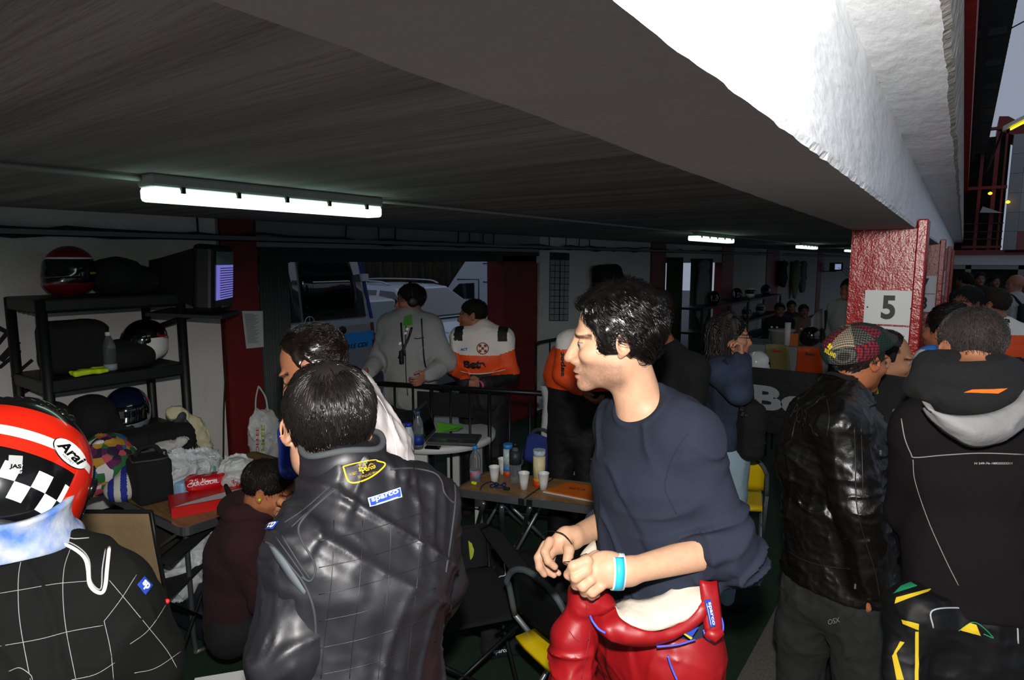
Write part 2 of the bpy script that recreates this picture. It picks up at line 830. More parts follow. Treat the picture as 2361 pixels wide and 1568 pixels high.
def polygonise(prims, h, lo=None, hi=None):
    cs = [p for p in prims if p['op'] == 'u' and p['c'] is not None]
    if lo is None:
        lo = np.min([p['c'] - p['R'] for p in cs], 0) - 0.03
        hi = np.max([p['c'] + p['R'] for p in cs], 0) + 0.03
    lo, hi = f32(lo), f32(hi)
    B = 6
    n = np.ceil((hi - lo) / (h * B)).astype(int) + 1
    cc = np.stack(np.meshgrid(*[np.arange(k) for k in n], indexing='ij'), -1).reshape(-1, 3)
    C = lo + (cc + 0.5) * h * B
    D = np.concatenate([sdf_eval(prims, c) for c in np.array_split(C, max(1, len(C) // 300000))])
    act = np.abs(D) < h * B * 1.6 + 0.02
    act = act.reshape(n)
    full = np.repeat(np.repeat(np.repeat(np.where(D > 0, 1.0, -1.0).astype(np.float32).reshape(n), B, 0), B, 1), B, 2)
    m = np.repeat(np.repeat(np.repeat(act, B, 0), B, 1), B, 2)
    m2 = m.copy()
    m2[1:] |= m[:-1]
    m2[:, 1:] |= m2[:, :-1]
    m2[:, :, 1:] |= m2[:, :, :-1]
    idx = np.argwhere(m2)
    out = []
    for c in np.array_split(idx, max(1, len(idx) // 400000)):
        out.append(sdf_eval(prims, lo + c.astype(np.float32) * h))
    G = full
    G[m2] = np.concatenate(out)
    G[0] = G[-1] = 1
    G[:, 0] = G[:, -1] = 1
    G[:, :, 0] = G[:, :, -1] = 1
    S = G < 0
    cnt = np.zeros(tuple(k - 1 for k in S.shape), np.int8)
    offs = [(i, j, k) for i in (0, 1) for j in (0, 1) for k in (0, 1)]
    X, Y, Z = cnt.shape
    for i, j, k in offs:
        cnt += S[i:i + X, j:j + Y, k:k + Z]
    cells = np.argwhere((cnt > 0) & (cnt < 8))
    vid = np.full(cnt.shape, -1, np.int32)
    vid[tuple(cells.T)] = np.arange(len(cells))
    val = [G[cells[:, 0] + i, cells[:, 1] + j, cells[:, 2] + k] for i, j, k in offs]
    acc = np.zeros((len(cells), 3), np.float32)
    num = np.zeros(len(cells), np.float32)
    for a in range(8):
        for b in range(a + 1, 8):
            oa, ob = np.array(offs[a]), np.array(offs[b])
            if np.abs(oa - ob).sum() != 1:
                continue
            cr = (val[a] < 0) != (val[b] < 0)
            t = val[a] / (val[a] - val[b] + 1e-20)
            pt = oa + t[:, None] * (ob - oa)
            acc[cr] += pt[cr]
            num[cr] += 1
    V = lo + (cells + acc / num[:, None]) * h
    Fs = []
    for ax in range(3):
        sl0 = [slice(None)] * 3
        sl1 = [slice(None)] * 3
        sl0[ax] = slice(0, -1)
        sl1[ax] = slice(1, None)
        A, Bq = S[tuple(sl0)], S[tuple(sl1)]
        e = np.argwhere(A != Bq)
        e = e[(e[:, (ax + 1) % 3] > 0) & (e[:, (ax + 2) % 3] > 0)]
        u = np.zeros(3, int); u[(ax + 1) % 3] = 1
        v = np.zeros(3, int); v[(ax + 2) % 3] = 1
        ok = np.ones(len(e), bool)
        for k in range(3):
            ok &= (e[:, k] < cnt.shape[k])
        e = e[ok]
        q = np.stack([vid[tuple((e - u - v).T)], vid[tuple((e - v).T)], vid[tuple(e.T)], vid[tuple((e - u).T)]], 1)
        flip = Bq[tuple(e.T)]
        q[flip] = q[flip][:, ::-1]
        Fs.append(q)
    F = np.concatenate(Fs)
    F = F[(F >= 0).all(1)]
    return V.astype(float), F


def relax(V, F, n=1, lam=0.5):
    """smooths voxel steps"""
    for _ in range(n):
        acc = np.zeros_like(V)
        cn = np.zeros(len(V))
        for k in range(4):
            a, b = F[:, k], F[:, (k + 1) % 4]
            for c in range(3):
                acc[:, c] += np.bincount(a, V[b, c], len(V)) + np.bincount(b, V[a, c], len(V))
            cn += np.bincount(a, minlength=len(V)) + np.bincount(b, minlength=len(V))
        V = V + lam * (acc / np.maximum(cn, 1)[:, None] - V)
    return V


def skin_ob(name, prims, h, m, parent=None, cols=None, mi=None, lo=None, hi=None, rel=1, loc=None):
    """loc: for a thing that is this one mesh, its base"""
    V, F = polygonise(prims, h, lo, hi)
    if rel:
        V = relax(V, F, rel)
    c = cols(V) if cols is not None else None
    mm = mi(V[F].mean(1)) if mi is not None else None
    if loc is not None and parent is None:
        V = V - np.asarray(loc, float)
    o = mesh_ob(name, V, F, m, parent, mi=mm, smooth=True, cols=c)
    if loc is not None and parent is None:
        o.location = Vector([float(x) for x in loc])
    return o
# ------------------------------------------------------------------ people
SKIN = mat('skin', 'd9a98c', 0.5, vcol=True, var=0.10, vscale=60, bump=[(420, 0.12), (60, 0.08)], sss=0.12, spec=0.35)
HAIRS = {}


def hairmat(c='15120f'):
    if c not in HAIRS:
        HAIRS[c] = mat('hair_' + c, c, 0.27, spec=0.6, var=0.35, vscale=90)
    return HAIRS[c]


def head_prims(O, R, s=1.0, nose=1.0, mouth=0.0, fem=0.0):
    O = np.asarray(O, float)

    def w(*l):
        return O + R @ (np.array(l, float) * s)

    def e(c, r, k=0.012, op='u', rot=None):
        RR = R if rot is None else R @ rot
        return ell(w(*c), np.array(r) * s, RR, k * s, op)
    P = [e((-.016, 0, .036), (.098, .076, .086)),
         e((.022, 0, -.030), (.070, .062, .078), .03),
         e((.040, 0, -.072), (.050, .044, .034), .025),
         e((.082, 0, -.098), (.020, .022, .018), .022)]
    for y in (-1, 1):
        P += [e((.004, y * .050, -.055), (.026, .016, .030), .03),
              e((.062, y * .042, -.022), (.026, .020, .020), .02),
              e((.078, y * .026, .026), (.015, .028, .010), .014)]
    for y in (-1, 1):
        P += [e((.096, y * .032, .004), (.016, .020, .013), .014, 's')]
    P += [cap(w(.086, 0, .014), w(.087 + .025 * nose, 0, -.032), .0090 * s, .0125 * s, k=.012 * s)]
    for y in (-1, 1):
        P += [e((.098, y * .0125, -.040), (.013, .009, .009), .006),
              e((.104, y * .008, -.049), (.005, .004, .004), .003, 's')]
    P += [e((.088, 0, -.060), (.014, .026, .012), .012),
          e((.097, 0, -.0640), (.0105, .023, .0060), .004),
          e((.094, 0, -.0770 - mouth * .4), (.0110, .019, .0070), .004),
          e((.108, 0, -.0702 - mouth * .2), (.016, .024, .0014 + mouth), .002, 's')]
    for y in (-1, 1):
        P += [e((.0755, y * .032, .002), (.0125, .0125, .0125), .0015)]
        # lids: a slightly larger shell above and below the opening
        zt = R @ np.array([0.18, 0, 1.0])
        lid = dict(op='u', k=.0015 * s, c=f32(w(.0755, y * .032, .002)), R=.016 * s)
        cc, n1 = f32(w(.0755, y * .032, .002)), f32(nz(zt))

        def fn(Q, cc=cc, n1=n1):
            q = Q - cc
            r = np.linalg.norm(q, axis=1) - .0139 * s
            hgt = q @ n1
            gap = np.minimum(np.abs(hgt - .0050 * s), 1) * 0
            up = np.maximum(r, .0026 * s - hgt)
            dn = np.maximum(r, hgt + .0046 * s)
            lat = np.maximum(r, .0118 * s - np.abs(q @ f32(R[:, 1])))
            return np.minimum(np.minimum(up, dn), lat)
        lid['fn'] = fn
        P += [lid]
    for y in (-1, 1):       # ears
        rot = rotz(y * 0.42) @ np.array([[math.cos(.18), 0, -math.sin(.18)], [0, 1, 0], [math.sin(.18), 0, math.cos(.18)]])
        P += [e((-.012, y * .0785, -.004), (.0155, .0065, .0275), .006, 'u', rot),
              e((-.007, y * .0885, -.004), (.0095, .0060, .016), .003, 's', rot),
              torus(w(-.0135, y * .0825, .000), .0175 * s, .0032 * s, R @ rot @ np.array([[1, 0, 0], [0, 0, -1], [0, 1, 0.]]), 1.38, .003 * s),
              e((-.004, y * .0780, -.026), (.008, .005, .009), .004, 'u', rot)]
    return P


def head_cols(O, R, s, skin, stub=0.0, brow='1a1512', lip='b0685c', iris='3a2a1c', blush=0.35):
    O = np.asarray(O, float)
    sk, br, lp, ir = (np.array(lin(c)) for c in (skin, brow, lip, iris))

    def f(V):
        L = ((V - O) / s) @ R
        C = np.tile(sk, (len(V), 1))
        x, y, z = L.T
        ay = np.abs(y)
        inh = (np.abs(x) < .16) & (ay < .12) & (z > -.16) & (z < .14)

        def mix(wt, col):
            wt = (np.clip(wt, 0, 1) * inh)[:, None]
            C[:] = C * (1 - wt) + col * wt
        redness = np.exp(-(((x - .115) / .02) ** 2 + (y / .02) ** 2 + ((z + .035) / .02) ** 2)) + \
            .6 * np.exp(-(((x - .06) / .03) ** 2 + ((ay - .045) / .02) ** 2 + ((z + .035) / .02) ** 2)) + \
            .8 * np.clip((ay - .078) / .008, 0, 1) * np.exp(-((x + .01) / .03) ** 2 - (z / .04) ** 2)
        mix(redness * blush, sk * np.array([1.02, .62, .55]))
        if stub > 0:
            jaw = np.clip((x * 1.0 - .0 + .02) / .02, 0, 1) * np.clip((-.040 - z + x * .12) / .015, 0, 1) * np.clip((z + .125) / .02, 0, 1)
            sp = .75 + .25 * fbm(V * 420, 2)
            mix(jaw * stub * sp, sk * np.array([.42, .42, .46]))
        mix((np.exp(-(((x - .098) / .016) ** 2 + (y / .022) ** 4 + ((z + .0705) / .0105) ** 4)) * (x > .088)), lp)
        mix((np.clip(1.3 - np.abs((z - .0235 - .10 * (ay - .03) * (ay < .03) + .25 * np.clip(ay - .036, 0, 1)) / .0070) ** 2, 0, 1)) * (ay > .010) * (ay < .055) * (x > .045) * (.8 + .3 * fbm(V * 300, 2)), br)
        q = L - np.stack([np.full(len(L), .0755), np.where(y > 0, .032, -.032), np.full(len(L), .002)], 1)
        r = np.linalg.norm(q, axis=1)
        ball = (r < .0133) & (q[:, 0] > .002)
        C[ball & inh] = np.array([.36, .32, .29])
        di = np.sqrt(q[:, 1] ** 2 + q[:, 2] ** 2)
        C[ball & inh & (di < .0088)] = ir
        C[ball & inh & (di < .0024)] = .004
        lash = (r >= .0133) & (r < .0150) & (q[:, 0] > 0) & (np.abs(q[:, 2] - .0045) < .0022)
        C[lash & inh] *= .35
        return C
    return f


def finger(P, pts, r0, r1, k=.004):
    n = len(pts)
    rr = np.linspace(r0, r1, n)
    for i in range(n - 1):
        P.append(cap(pts[i], pts[i + 1], rr[i], rr[i + 1], k=k))


def hand_prims(wr, d, th, pn, curl=0.5, s=1.0, g=0.0):
    """wr wrist point, d direction of the fingers, th direction of the thumb side, pn direction the palm faces"""
    d = nz(d)
    pn = nz(np.asarray(pn) - np.dot(pn, d) * d)
    th = nz(np.asarray(th) - np.dot(th, d) * d - np.dot(th, pn) * pn)
    wr = np.asarray(wr, float)

    def w(a, b, c):
        return wr + s * (a * d + b * th + c * pn)
    P = [cap(w(-.02, 0, 0), w(.02, 0, 0), .021 * s + g, .021 * s + g, th, 1.35, k=.015),
         cap(w(.02, 0, 0), w(.078, 0, .002), .0155 * s + g, .0135 * s + g, th, 2.0, 2.9, k=.012),
         ell(w(.035, .024, .008), np.array([.030, .017, .016]) * s + g, np.stack([d, th, pn], 1), .012)]
    for y, L, b in ((.030, .074, 0), (.010, .084, .1), (-.010, .078, .15), (-.029, .062, .2)):
        p = w(.082, y, 0)
        pts = [p]
        a = 0.15
        for q, fr in ((.46, curl * 1.1 + b * .3), (.30, curl * 1.5), (.24, curl * 0.9)):
            a += fr
            p = p + s * L * q * (math.cos(a) * d + math.sin(a) * pn + th * y * .8)
            pts.append(p)
        finger(P, pts, .0092 * s + g, .0072 * s + g)
    p = w(.025, .036, .006)
    q1 = w(.056, .056, .014 + .012 * curl)
    q2 = w(.082, .060 - .020 * curl, .020 + .024 * curl)
    finger(P, [p, q1, q2], .0125 * s + g, .0088 * s + g, .006)
    return P


def std(xy, yaw, H=1.78, arms='down'):
    """joint positions of a standing figure"""
    f = yawdir(yaw)
    l = np.cross(ZU, f)
    b = np.array([xy[0], xy[1], 0.0])
    j = dict(H=H, f=f, l=l, base=b, pelvis=b + ZU * .53 * H, waist=b + ZU * .62 * H, chest=b + ZU * .72 * H + f * .01,
             uch=b + ZU * .785 * H, c7=b + ZU * .845 * H - f * .01)
    for n, sg in (('L', 1), ('R', -1)):
        j['sh' + n] = b + ZU * .808 * H + l * sg * .098 * H
        j['el' + n] = j['sh' + n] + np.array([0, 0, -.175 * H]) + l * sg * .03 - f * .02
        j['wr' + n] = j['el' + n] + np.array([0, 0, -.14 * H]) + f * .05
        j['hp' + n] = b + ZU * .51 * H + l * sg * .052 * H
        j['kn' + n] = b + ZU * .285 * H + l * sg * .058 * H + f * .015
        j['an' + n] = b + ZU * .05 * H + l * sg * .062 * H - f * .01
    j['hc'] = b + ZU * (H - .125) + f * .025
    j['hf'] = f
    j['hu'] = ZU
    j['hs'] = 1.0
    return j


def torso_p(j, g=0.0, bw=1.0, k=.05, belly=0.0, base=True, shoulder=.052):
    l = j.get('lc', j['l'])
    lp = j.get('lp', j['l'])
    P = []
    if base:
        P.append(cap(j['pelvis'], j['waist'], .105 * bw + g, .098 * bw + g, lp, 1.42, 1.32, k=k))
    P += [cap(j['waist'], j['chest'], .098 * bw + g + belly, .112 * bw + g, l, 1.32, 1.42, k=k),
          cap(j['chest'], j['uch'], .112 * bw + g, .085 * bw + g, l, 1.42, 1.62, k=k),
          cap(j['shL'], j['shR'], shoulder * bw + g, shoulder * bw + g, k=.06)]
    for n in 'LR':
        P.append(cap(j['c7'], j['c7'] * .35 + j['sh' + n] * .65, .046 * bw + g, .042 * bw + g, k=.05))
    return P


def arm_p(j, n, g=0.0, upto=2.0, bw=1.0, k=.03):
    sh, el, wr = j['sh' + n], j['el' + n], j['wr' + n]
    P = [cap(sh, el, .053 * bw + g, .042 * bw + g, k=k)]
    if upto > 1:
        t = upto - 1
        P.append(cap(el, el + (wr - el) * t, .041 * bw + g, (.041 + (.026 - .041) * t) * bw + g, k=k))
    return P


def leg_p(j, n, g=0.0, bw=1.0, k=.04):
    return [cap(j['hp' + n], j['kn' + n], .084 * bw + g, .056 * bw + g, k=k),
            cap(j['kn' + n], j['an' + n], .054 * bw + g, .038 * bw + g, k=k)]


def shoe_ob(j, n, m, parent, g=0.0):
    a = j['an' + n] * 1.0
    a[2] = 0
    f = nz(j['f'] * np.array([1, 1, 0]))
    P = [cap(a + ZU * .045 - f * .03, a + ZU * .04 + f * .14, .042, .034, np.cross(ZU, f), 1.15, k=.02),
         cap(a + ZU * .05, a + ZU * .12, .048, .046, k=.03),
         halfsp(a + ZU * .004, -ZU)]
    o = skin_ob('shoe', P, .008, m, parent)
    return o


def neck_p(j, g=0.0, bw=1.0):
    R = frame(j['hf'], j['hu'])
    hb = j['hc'] + R @ (np.array([-.022, 0, -.055]) * j['hs'])
    return [cap(j['c7'] + ZU * .0 + j['f'] * .012, hb, .060 * bw + g, .053 * bw + g, k=.03)]


def body_ob(j, parent, skin, h=.006, hands=True, stub=.0, nose=1.0, mouth=0.0, handspec=None, core=True, brow='1a1512', lo=None, legs=False,
            extra=None, iris='3a2a1c', lip='b0685c', bwn=1.0, m=None):
    R = frame(j['hf'], j['hu'])
    P = head_prims(j['hc'], R, j['hs'], nose, mouth) + neck_p(j, 0, bwn)
    if core:
        P += torso_p(j, -.012)
    for n in 'LR':
        if handspec and handspec.get(n) is None and n in handspec:
            continue
        P += arm_p(j, n, 0)
        if handspec and n in handspec:
            hs = handspec[n]
            P += hs if isinstance(hs, list) else hand_prims(j['wr' + n], *hs)
        elif hands:
            d = nz(j['wr' + n] - j['el' + n])
            inn = j['l'] * (-1 if n == 'L' else 1)
            P += hand_prims(j['wr' + n], d, j['f'], inn, .45)
    if legs:
        for n in 'LR':
            P += leg_p(j, n, -.01)
    if extra:
        P += extra
    o = skin_ob('body', P, h, m or SKIN, parent, cols=head_cols(j['hc'], R, j['hs'], skin, stub, brow, iris=iris, lip=lip), lo=lo, hi=None if lo is None else
                np.max([p['c'] + p['R'] for p in P if p['op'] == 'u'], 0) + .03)
    return o


def scalp_pts(j, n, rng, infl=.0, keep=None):
    """points and normals on the cranium, head-local"""
    c, r = np.array([-.016, 0, .036]), np.array([.098, .076, .086]) + infl
    u = rng.normal(size=(n * 4, 3))
    u /= np.linalg.norm(u, axis=1)[:, None]
    p = c + u * r
    ok = keep(p)
    p, u = p[ok][:n], u[ok][:n]
    nn = u / r
    nn /= np.linalg.norm(nn, axis=1)[:, None]
    return p, nn


def hairline(front=.040, nape=-.075, side=.030):
    def keep(p):
        x, y, z = p.T
        a = x * .9 - z * .45 < front - .0 + 0
        b = z > nape
        ear = ((x + .010) / .022) ** 2 + ((z + .004) / .034) ** 2 > 1
        ear |= np.abs(y) < .05
        sidec = (x < side) | (z > .03)
        return a & b & ear & sidec
    return keep


def hair_ob(j, parent, col='15120f', n=2500, length=.05, steps=7, curl=.0, freq=18., r=.0007, infl=.009, whorl=(-.07, 0, .09),
            keep=None, seed=1, lift=.010, droop=.3, comb=None, shell=True, shell_h=.006, clump=0, thick=1.0, name='hair', shellcut=None, bald=None, lenf=None, face=None, lock=None, nape=-.062):
    rng = np.random.default_rng(seed)
    R = frame(j['hf'], j['hu'])
    O, s = j['hc'], j['hs']
    keep = keep or hairline()
    m = hairmat(col)
    Vall, Fall, nv = [], [], 0
    mi_ = None
    if shell:
        c, rr = np.array([-.016, 0, .036]), np.array([.098, .076, .086]) + infl

        def w(*l):
            return O + R @ (np.array(l, float) * s)
        P = [ell(w(*c), rr * s, R, 0)]
        P.append(noisep(22 / s, .004))
        P += [ell(w(-.012, y * .10, -.004), np.array([.022, .035, .032]) * s, R, .004, 's') for y in (-1, 1)]
        P.append(halfsp(w(.040 / .9 * 1.0 if shellcut is None else shellcut, 0, 0), R @ np.array([.9, 0, -.45]), k=.008))
        P.append(halfsp(w(0, 0, nape), R @ np.array([.25, 0, -1.0]), k=.008))
        P.append(halfsp(w(.030, 0, .0), R @ np.array([.8, 0, -.9]), k=.006))
        if face is not None:
            P = P[:-3] + [ell(w(*face[:3]), np.array(face[3:]) * s, R, .008, 's'), halfsp(w(0, 0, -.066), R @ np.array([.45, 0, -1.0]), k=.008)]
        if lock is not None:
            P.append(foldp(lock[0], R @ np.diag(lock[1:])))
        if bald is not None:
            P.append(ell(w(*bald[:3]), np.array(bald[3:]) * s, R, .006, 's'))
        V, F = polygonise(P, shell_h)
        V = relax(V, F, 1)
        Vall.append(V)
        Fall.append(F)
        nv += len(V)
    p, nn = scalp_pts(j, n, rng, 0.002, keep)
    if bald is not None:
        q = (p - np.array(bald[:3])) / np.array(bald[3:])
        ok = np.linalg.norm(q, axis=1) > 1 - .25 * rng.random(len(p))
        p, nn = p[ok], nn[ok]
    n = len(p)
    L = length * (0.65 + 0.7 * rng.random(n))
    if lenf:
        L = L * lenf(p)
    wh = np.array(whorl)
    c0, r0 = np.array([-.016, 0, .036]), np.array([.098, .076, .086])
    if clump:
        cp = p[rng.integers(0, n, clump)]
        near = np.argmin(((p[:, None] - cp[None]) ** 2).sum(2), 1)
        ph = rng.random(clump)[near] * 6.28
        fr = (freq * (.7 + .6 * rng.random(clump)))[near]
        am = (.7 + .6 * rng.random(clump))[near]
    else:
        ph, fr, am = rng.random(n) * 6.28, freq * (.7 + .6 * rng.random(n)), np.ones(n)
    ph = ph + rng.normal(size=n) * .25
    pts = np.zeros((n, steps + 1, 3))
    pts[:, 0] = p
    q = p.copy()
    for k in range(1, steps + 1):
        t = k / steps
        nn = (q - c0) / r0 ** 2
        nn /= np.linalg.norm(nn, axis=1)[:, None]
        fl = q - wh
        if comb is not None:
            fl = comb(q, fl)
        fl = fl / (np.linalg.norm(fl, axis=1)[:, None] + 1e-6)
        fl = fl + np.array([0, 0, -droop])
        fl = fl - (fl * nn).sum(1)[:, None] * nn
        fl /= (np.linalg.norm(fl, axis=1)[:, None] + 1e-6)
        q = q + fl * (L / steps)[:, None]
        u = (q - c0) / r0
        q_s = c0 + r0 * u / np.linalg.norm(u, axis=1)[:, None]
        low = (q[:, 2] < -.02)
        q = np.where(low[:, None], q, q_s)
        side = np.cross(nn, fl)
        h = infl * .6 + lift * np.sin(t * 2.2) * (.5 + rng.random() * .2) + .004 * np.sin(ph)
        cu = am * curl * min(1, t * 2)
        pts[:, k] = q + nn * (h + cu * .8 * np.cos(L * t * fr * 10 + ph))[:, None] + side * (cu * np.sin(L * t * fr * 10 + ph))[:, None]
    pts = pts + rng.normal(size=(n, 1, 3)) * .0015
    W_ = O + (pts * s) @ R.T
    T = np.gradient(W_, axis=1)
    T /= (np.linalg.norm(T, axis=2)[..., None] + 1e-9)
    A = np.cross(T, R[:, 2])
    A /= (np.linalg.norm(A, axis=2)[..., None] + 1e-9)
    Bn = np.cross(T, A)
    rad = (r * thick * np.linspace(1, .35, steps + 1))[None, :, None]
    V = np.stack([W_ + rad * (math.cos(a) * A + math.sin(a) * Bn) for a in (0, 2.094, 4.189)], 2).reshape(-1, 3)
    base = (np.arange(n) * (steps + 1) * 3)[:, None, None]
    kk = (np.arange(steps) * 3)[None, :, None]
    cc = np.arange(3)[None, None, :]
    a0 = base + kk + cc
    a1 = base + kk + (cc + 1) % 3
    F = np.stack([a0, a1, a1 + 3, a0 + 3], -1).reshape(-1, 4) + nv
    mi_ = np.concatenate([np.full(len(Fall[0]) if Fall else 0, 0 if lock else 1), np.zeros(len(F), int)])
    Vall.append(V)
    Fall.append(F)
    return mesh_ob(name, np.concatenate(Vall), np.concatenate(Fall), [m, mat('scalp_hair_' + col, col, .8, spec=.2, bump=[(90, .6)])], parent, mi=mi_, smooth=True)


def person(label, j, group=None, loc=None):
    b = j['base'] if loc is None else loc
    return thing('person', label, 'person', b, group)


def cutball(p, n, rad, k=.004):
    p, n = f32(p), f32(nz(n))

    def fn(Q):
        q = Q - p
        return np.maximum(-(q @ n), np.linalg.norm(q, axis=1) - rad)
    return dict(op='s', k=k, fn=fn, c=p, R=rad)


def cutter(p, n, k=.004):
    return halfsp(p, n, 's', k)


def cloth_fold(scale=7, amp=.006, st=(1, 1, .35)):
    return noisep(scale, amp, st=st)
# ------------------------------------------------------------------ the setting
WX = -4.3            # back wall
CZ = 2.24            # ceiling
BZ = 2.10            # underside of the front beam
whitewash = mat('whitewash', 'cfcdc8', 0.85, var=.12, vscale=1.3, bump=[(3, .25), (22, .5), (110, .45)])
concrete = mat('ceiling_concrete', 'a3a5a4', 0.95, var=.35, vscale=1.5, bump=[(1.2, .3), (14, .5)], wave=(.45, .8, 1.5, 'Y'), stretch=(.3, 4, 1))
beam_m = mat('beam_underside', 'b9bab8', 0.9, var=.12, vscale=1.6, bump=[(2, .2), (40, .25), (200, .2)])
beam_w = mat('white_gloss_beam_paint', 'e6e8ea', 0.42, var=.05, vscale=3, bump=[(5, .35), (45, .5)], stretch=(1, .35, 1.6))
redp = mat('red_steel_paint', '9a120b', 0.22, spec=.5, bump=[(22, .25), (110, .6)])
redd = mat('dark_red_paint', '6d1715', 0.55, var=.2, vscale=5, bump=[(20, .3)])
carpet = mat('green_carpet', '12301c', 0.98, var=.35, vscale=40, bump=[(700, .9), (90, .3)])
asphalt = mat('asphalt', '6e675f', 0.95, var=.45, vscale=160, bump=[(350, .9), (60, .3)])
dark = mat('dark_steel', '1b1c1d', 0.6)
blackm = mat('black_plastic', '0f1011', 0.5)

mb = MB(); mb.bx((-4.6, -2.5, -.2), (-.725, 40, 0)); struct('floor', mb, carpet)
mb = MB(); mb.bx((-.725, -2.5, -.2), (12, 60, -.004)); struct('floor_pit_lane', mb, asphalt)
mb = MB(); mb.bx((-22, -6, -.2), (-4.6, 40, -.004)); struct('floor_paddock', mb, mat('paddock_asphalt', '6a6c70', .95, var=.3, vscale=30, bump=[(300, .5)]))
mb = MB(); mb.bx((-4.75, -2.5, CZ), (-.40, 40, CZ + .2)); struct('ceiling', mb, concrete)


def xo(y):      # outer / inner face of the beam
    return float(np.interp(y, (-2.5, 0, 3.6, 40), (-.160, -.172, -.196, -.215)))


def xi(y):
    return float(np.interp(y, (-2.5, 0, 3.6, 40), (-.33, -.362, -.467, -.48)))


# beam: underside strip with a slightly ragged lower arris, and outer face
ys = np.concatenate([np.arange(-2.5, 5, .02), np.arange(5, 40.1, .5)])
rg = np.random.default_rng(11)
mb = MB()
A, B_, C_, D_, E_ = [], [], [], [], []
for y in ys:
    n = float(vnoise(np.array([[y * 23, 1.3, 0]]))[0]) * .0014 + float(vnoise(np.array([[y * 70, 4.3, 0]]))[0]) * .0018
    m_ = float(vnoise(np.array([[y * 3, 7.3, 0]]))[0]) * .003 + float(vnoise(np.array([[y * 19, 9.3, 0]]))[0]) * .003
    A.append((xi(y) + m_, y, CZ + .02)); B_.append((xi(y) + m_, y, BZ)); C_.append((xo(y) + n - .004, y, BZ))
    D_.append((xo(y), y, BZ + .012 + n)); E_.append((xo(y), y, 2.345 - .0012 * y))
k = len(ys)
V = np.array(A + B_ + C_ + D_ + E_)
F, mi_ = [], []
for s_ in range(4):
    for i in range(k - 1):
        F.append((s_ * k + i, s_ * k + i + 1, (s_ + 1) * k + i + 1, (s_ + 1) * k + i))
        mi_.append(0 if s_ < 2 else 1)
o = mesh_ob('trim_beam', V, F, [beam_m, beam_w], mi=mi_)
tag(o, kind='structure')
# projecting lip above the beam face with its rough concrete edge
lipx = -.048
k_ = len(ys)
V, F, mi_ = [], [], []
for y in ys:
    n = float(vnoise(np.array([[y * 9, 2.3, 0]]))[0]) * .004 + float(vnoise(np.array([[y * 45, 5.3, 0]]))[0]) * .002
    zt = 2.345 - .0012 * y
    lx = lipx - .0006 * y
    V += [(xo(y) - .02, y, zt), (lx - .012 + n, y, zt), (lx + n, y, zt + .006), (lx + .012, y, zt + .11), (-.5, y, zt + .11)]
for i in range(k_ - 1):
    for s_ in range(4):
        F.append((i * 5 + s_, i * 5 + s_ + 1, i * 5 + s_ + 6, i * 5 + s_ + 5))
        mi_.append(0 if s_ < 1 else 1)
o = mesh_ob('trim_roof_lip', np.array(V), F, [beam_w, mat('raw_concrete_edge', '97948c', .95, var=.4, vscale=30, bump=[(25, .8), (90, .6)])], mi=mi_)
tag(o, kind='structure')
# red fascia board over the lip, and the corrugated eaves above it
mb = MB(); mb.prism([(-.105, -2.5, 3.35), (-.045, -2.5, 3.35), (-.045, -2.5, 3.65), (-.105, -2.5, 3.65)], (0, 36, 0))
mb.prism([(-.6, -2.5, 2.46), (-.14, -2.5, 2.46), (-.14, -2.5, 3.5), (-.6, -2.5, 3.5)], (0, 36, 0))
struct('trim_fascia', mb, mat('fascia_red', '9b2320', .6, var=.3, vscale=8, bump=[(30, .4)]))
mb = MB()
yy = np.arange(-2.5, 34, .05)
P = [[(x, y, 4.05 + .10 * x + .018 * math.sin(y * 42)) for y in yy] for x in (-.7, .20)]
mb.grid(np.array(P), 0, True, .012)
for y in np.arange(-1.5, 34, 1.1):
    mb.bx((-.7, y, 3.94), (.16, y + .06, 4.0))
mb.bx((-.03, -2.5, 3.9), (.03, 34, 3.97))
struct('trim_eaves', mb, mat('eaves_dark', '1d1e1f', .8, bump=[(20, .3)]))

# ---- red columns of the pit boxes, with number boards
white_board = mat('white_board', 'd4d6d6', .45, var=.04, vscale=5)
blk = mat('black_paint', '101214', .5)


def column(y, nums, first=False):
    w0, w1 = xi(y) , xo(y) - .004
    T = thing('steel_column', '%s red painted steel column between the pit boxes%s' % (('nearest', ', carrying a board with a black 5 and a blank one') if first else ('', ', ' + nums[2])), 'column', ((w0 + w1) / 2, y, 0))
    mb = MB()
    mb.bx((w0, y, 0), (w1 + .01, y + .16, BZ + .0))
    mb.bx((w0, y - .012, 0), (w0 + .018, y + .2, BZ))
    mb.build('web', redp, T)
    mb = MB()
    mb.box(((w1 + .030), y + .07, BZ / 2 + .02), (.044, .2, BZ + .045), bev=.006)
    mb.build('flange', redp, T)
    if nums:
        for k, nm in enumerate(nums[:2]):
            zt = 1.803 - k * .176
            x0, x1 = w1 - .19, w1 + .022
            pb = MB(); pb.bx((x0, y - .018, zt - .167), (x1, y - .008, zt))
            o = pb.build('number_board', white_board, T)
            pb = MB()
            for q in ((x0 + .014, zt - .085), (x1 - .014, zt - .085)):
                pb.lathe((q[0], y - .018, q[1]), [(.004, 0), (.0035, .002), (0, .003)], 10, 0, axis=(0, -1, 0))
            pb.build('screw', mat('screw_grey', '4a4a4a', .4, metal=.8), o)
            if nm:
                pb = MB()
                cx = (x0 + x1) / 2 - .002
                text_on(pb, nm, (cx - .030, y - .018, zt - .142), (.060, 0, 0), (0, 0, .118), 0, .035, .0012)
                pb.build('numeral', blk, o)
    return T


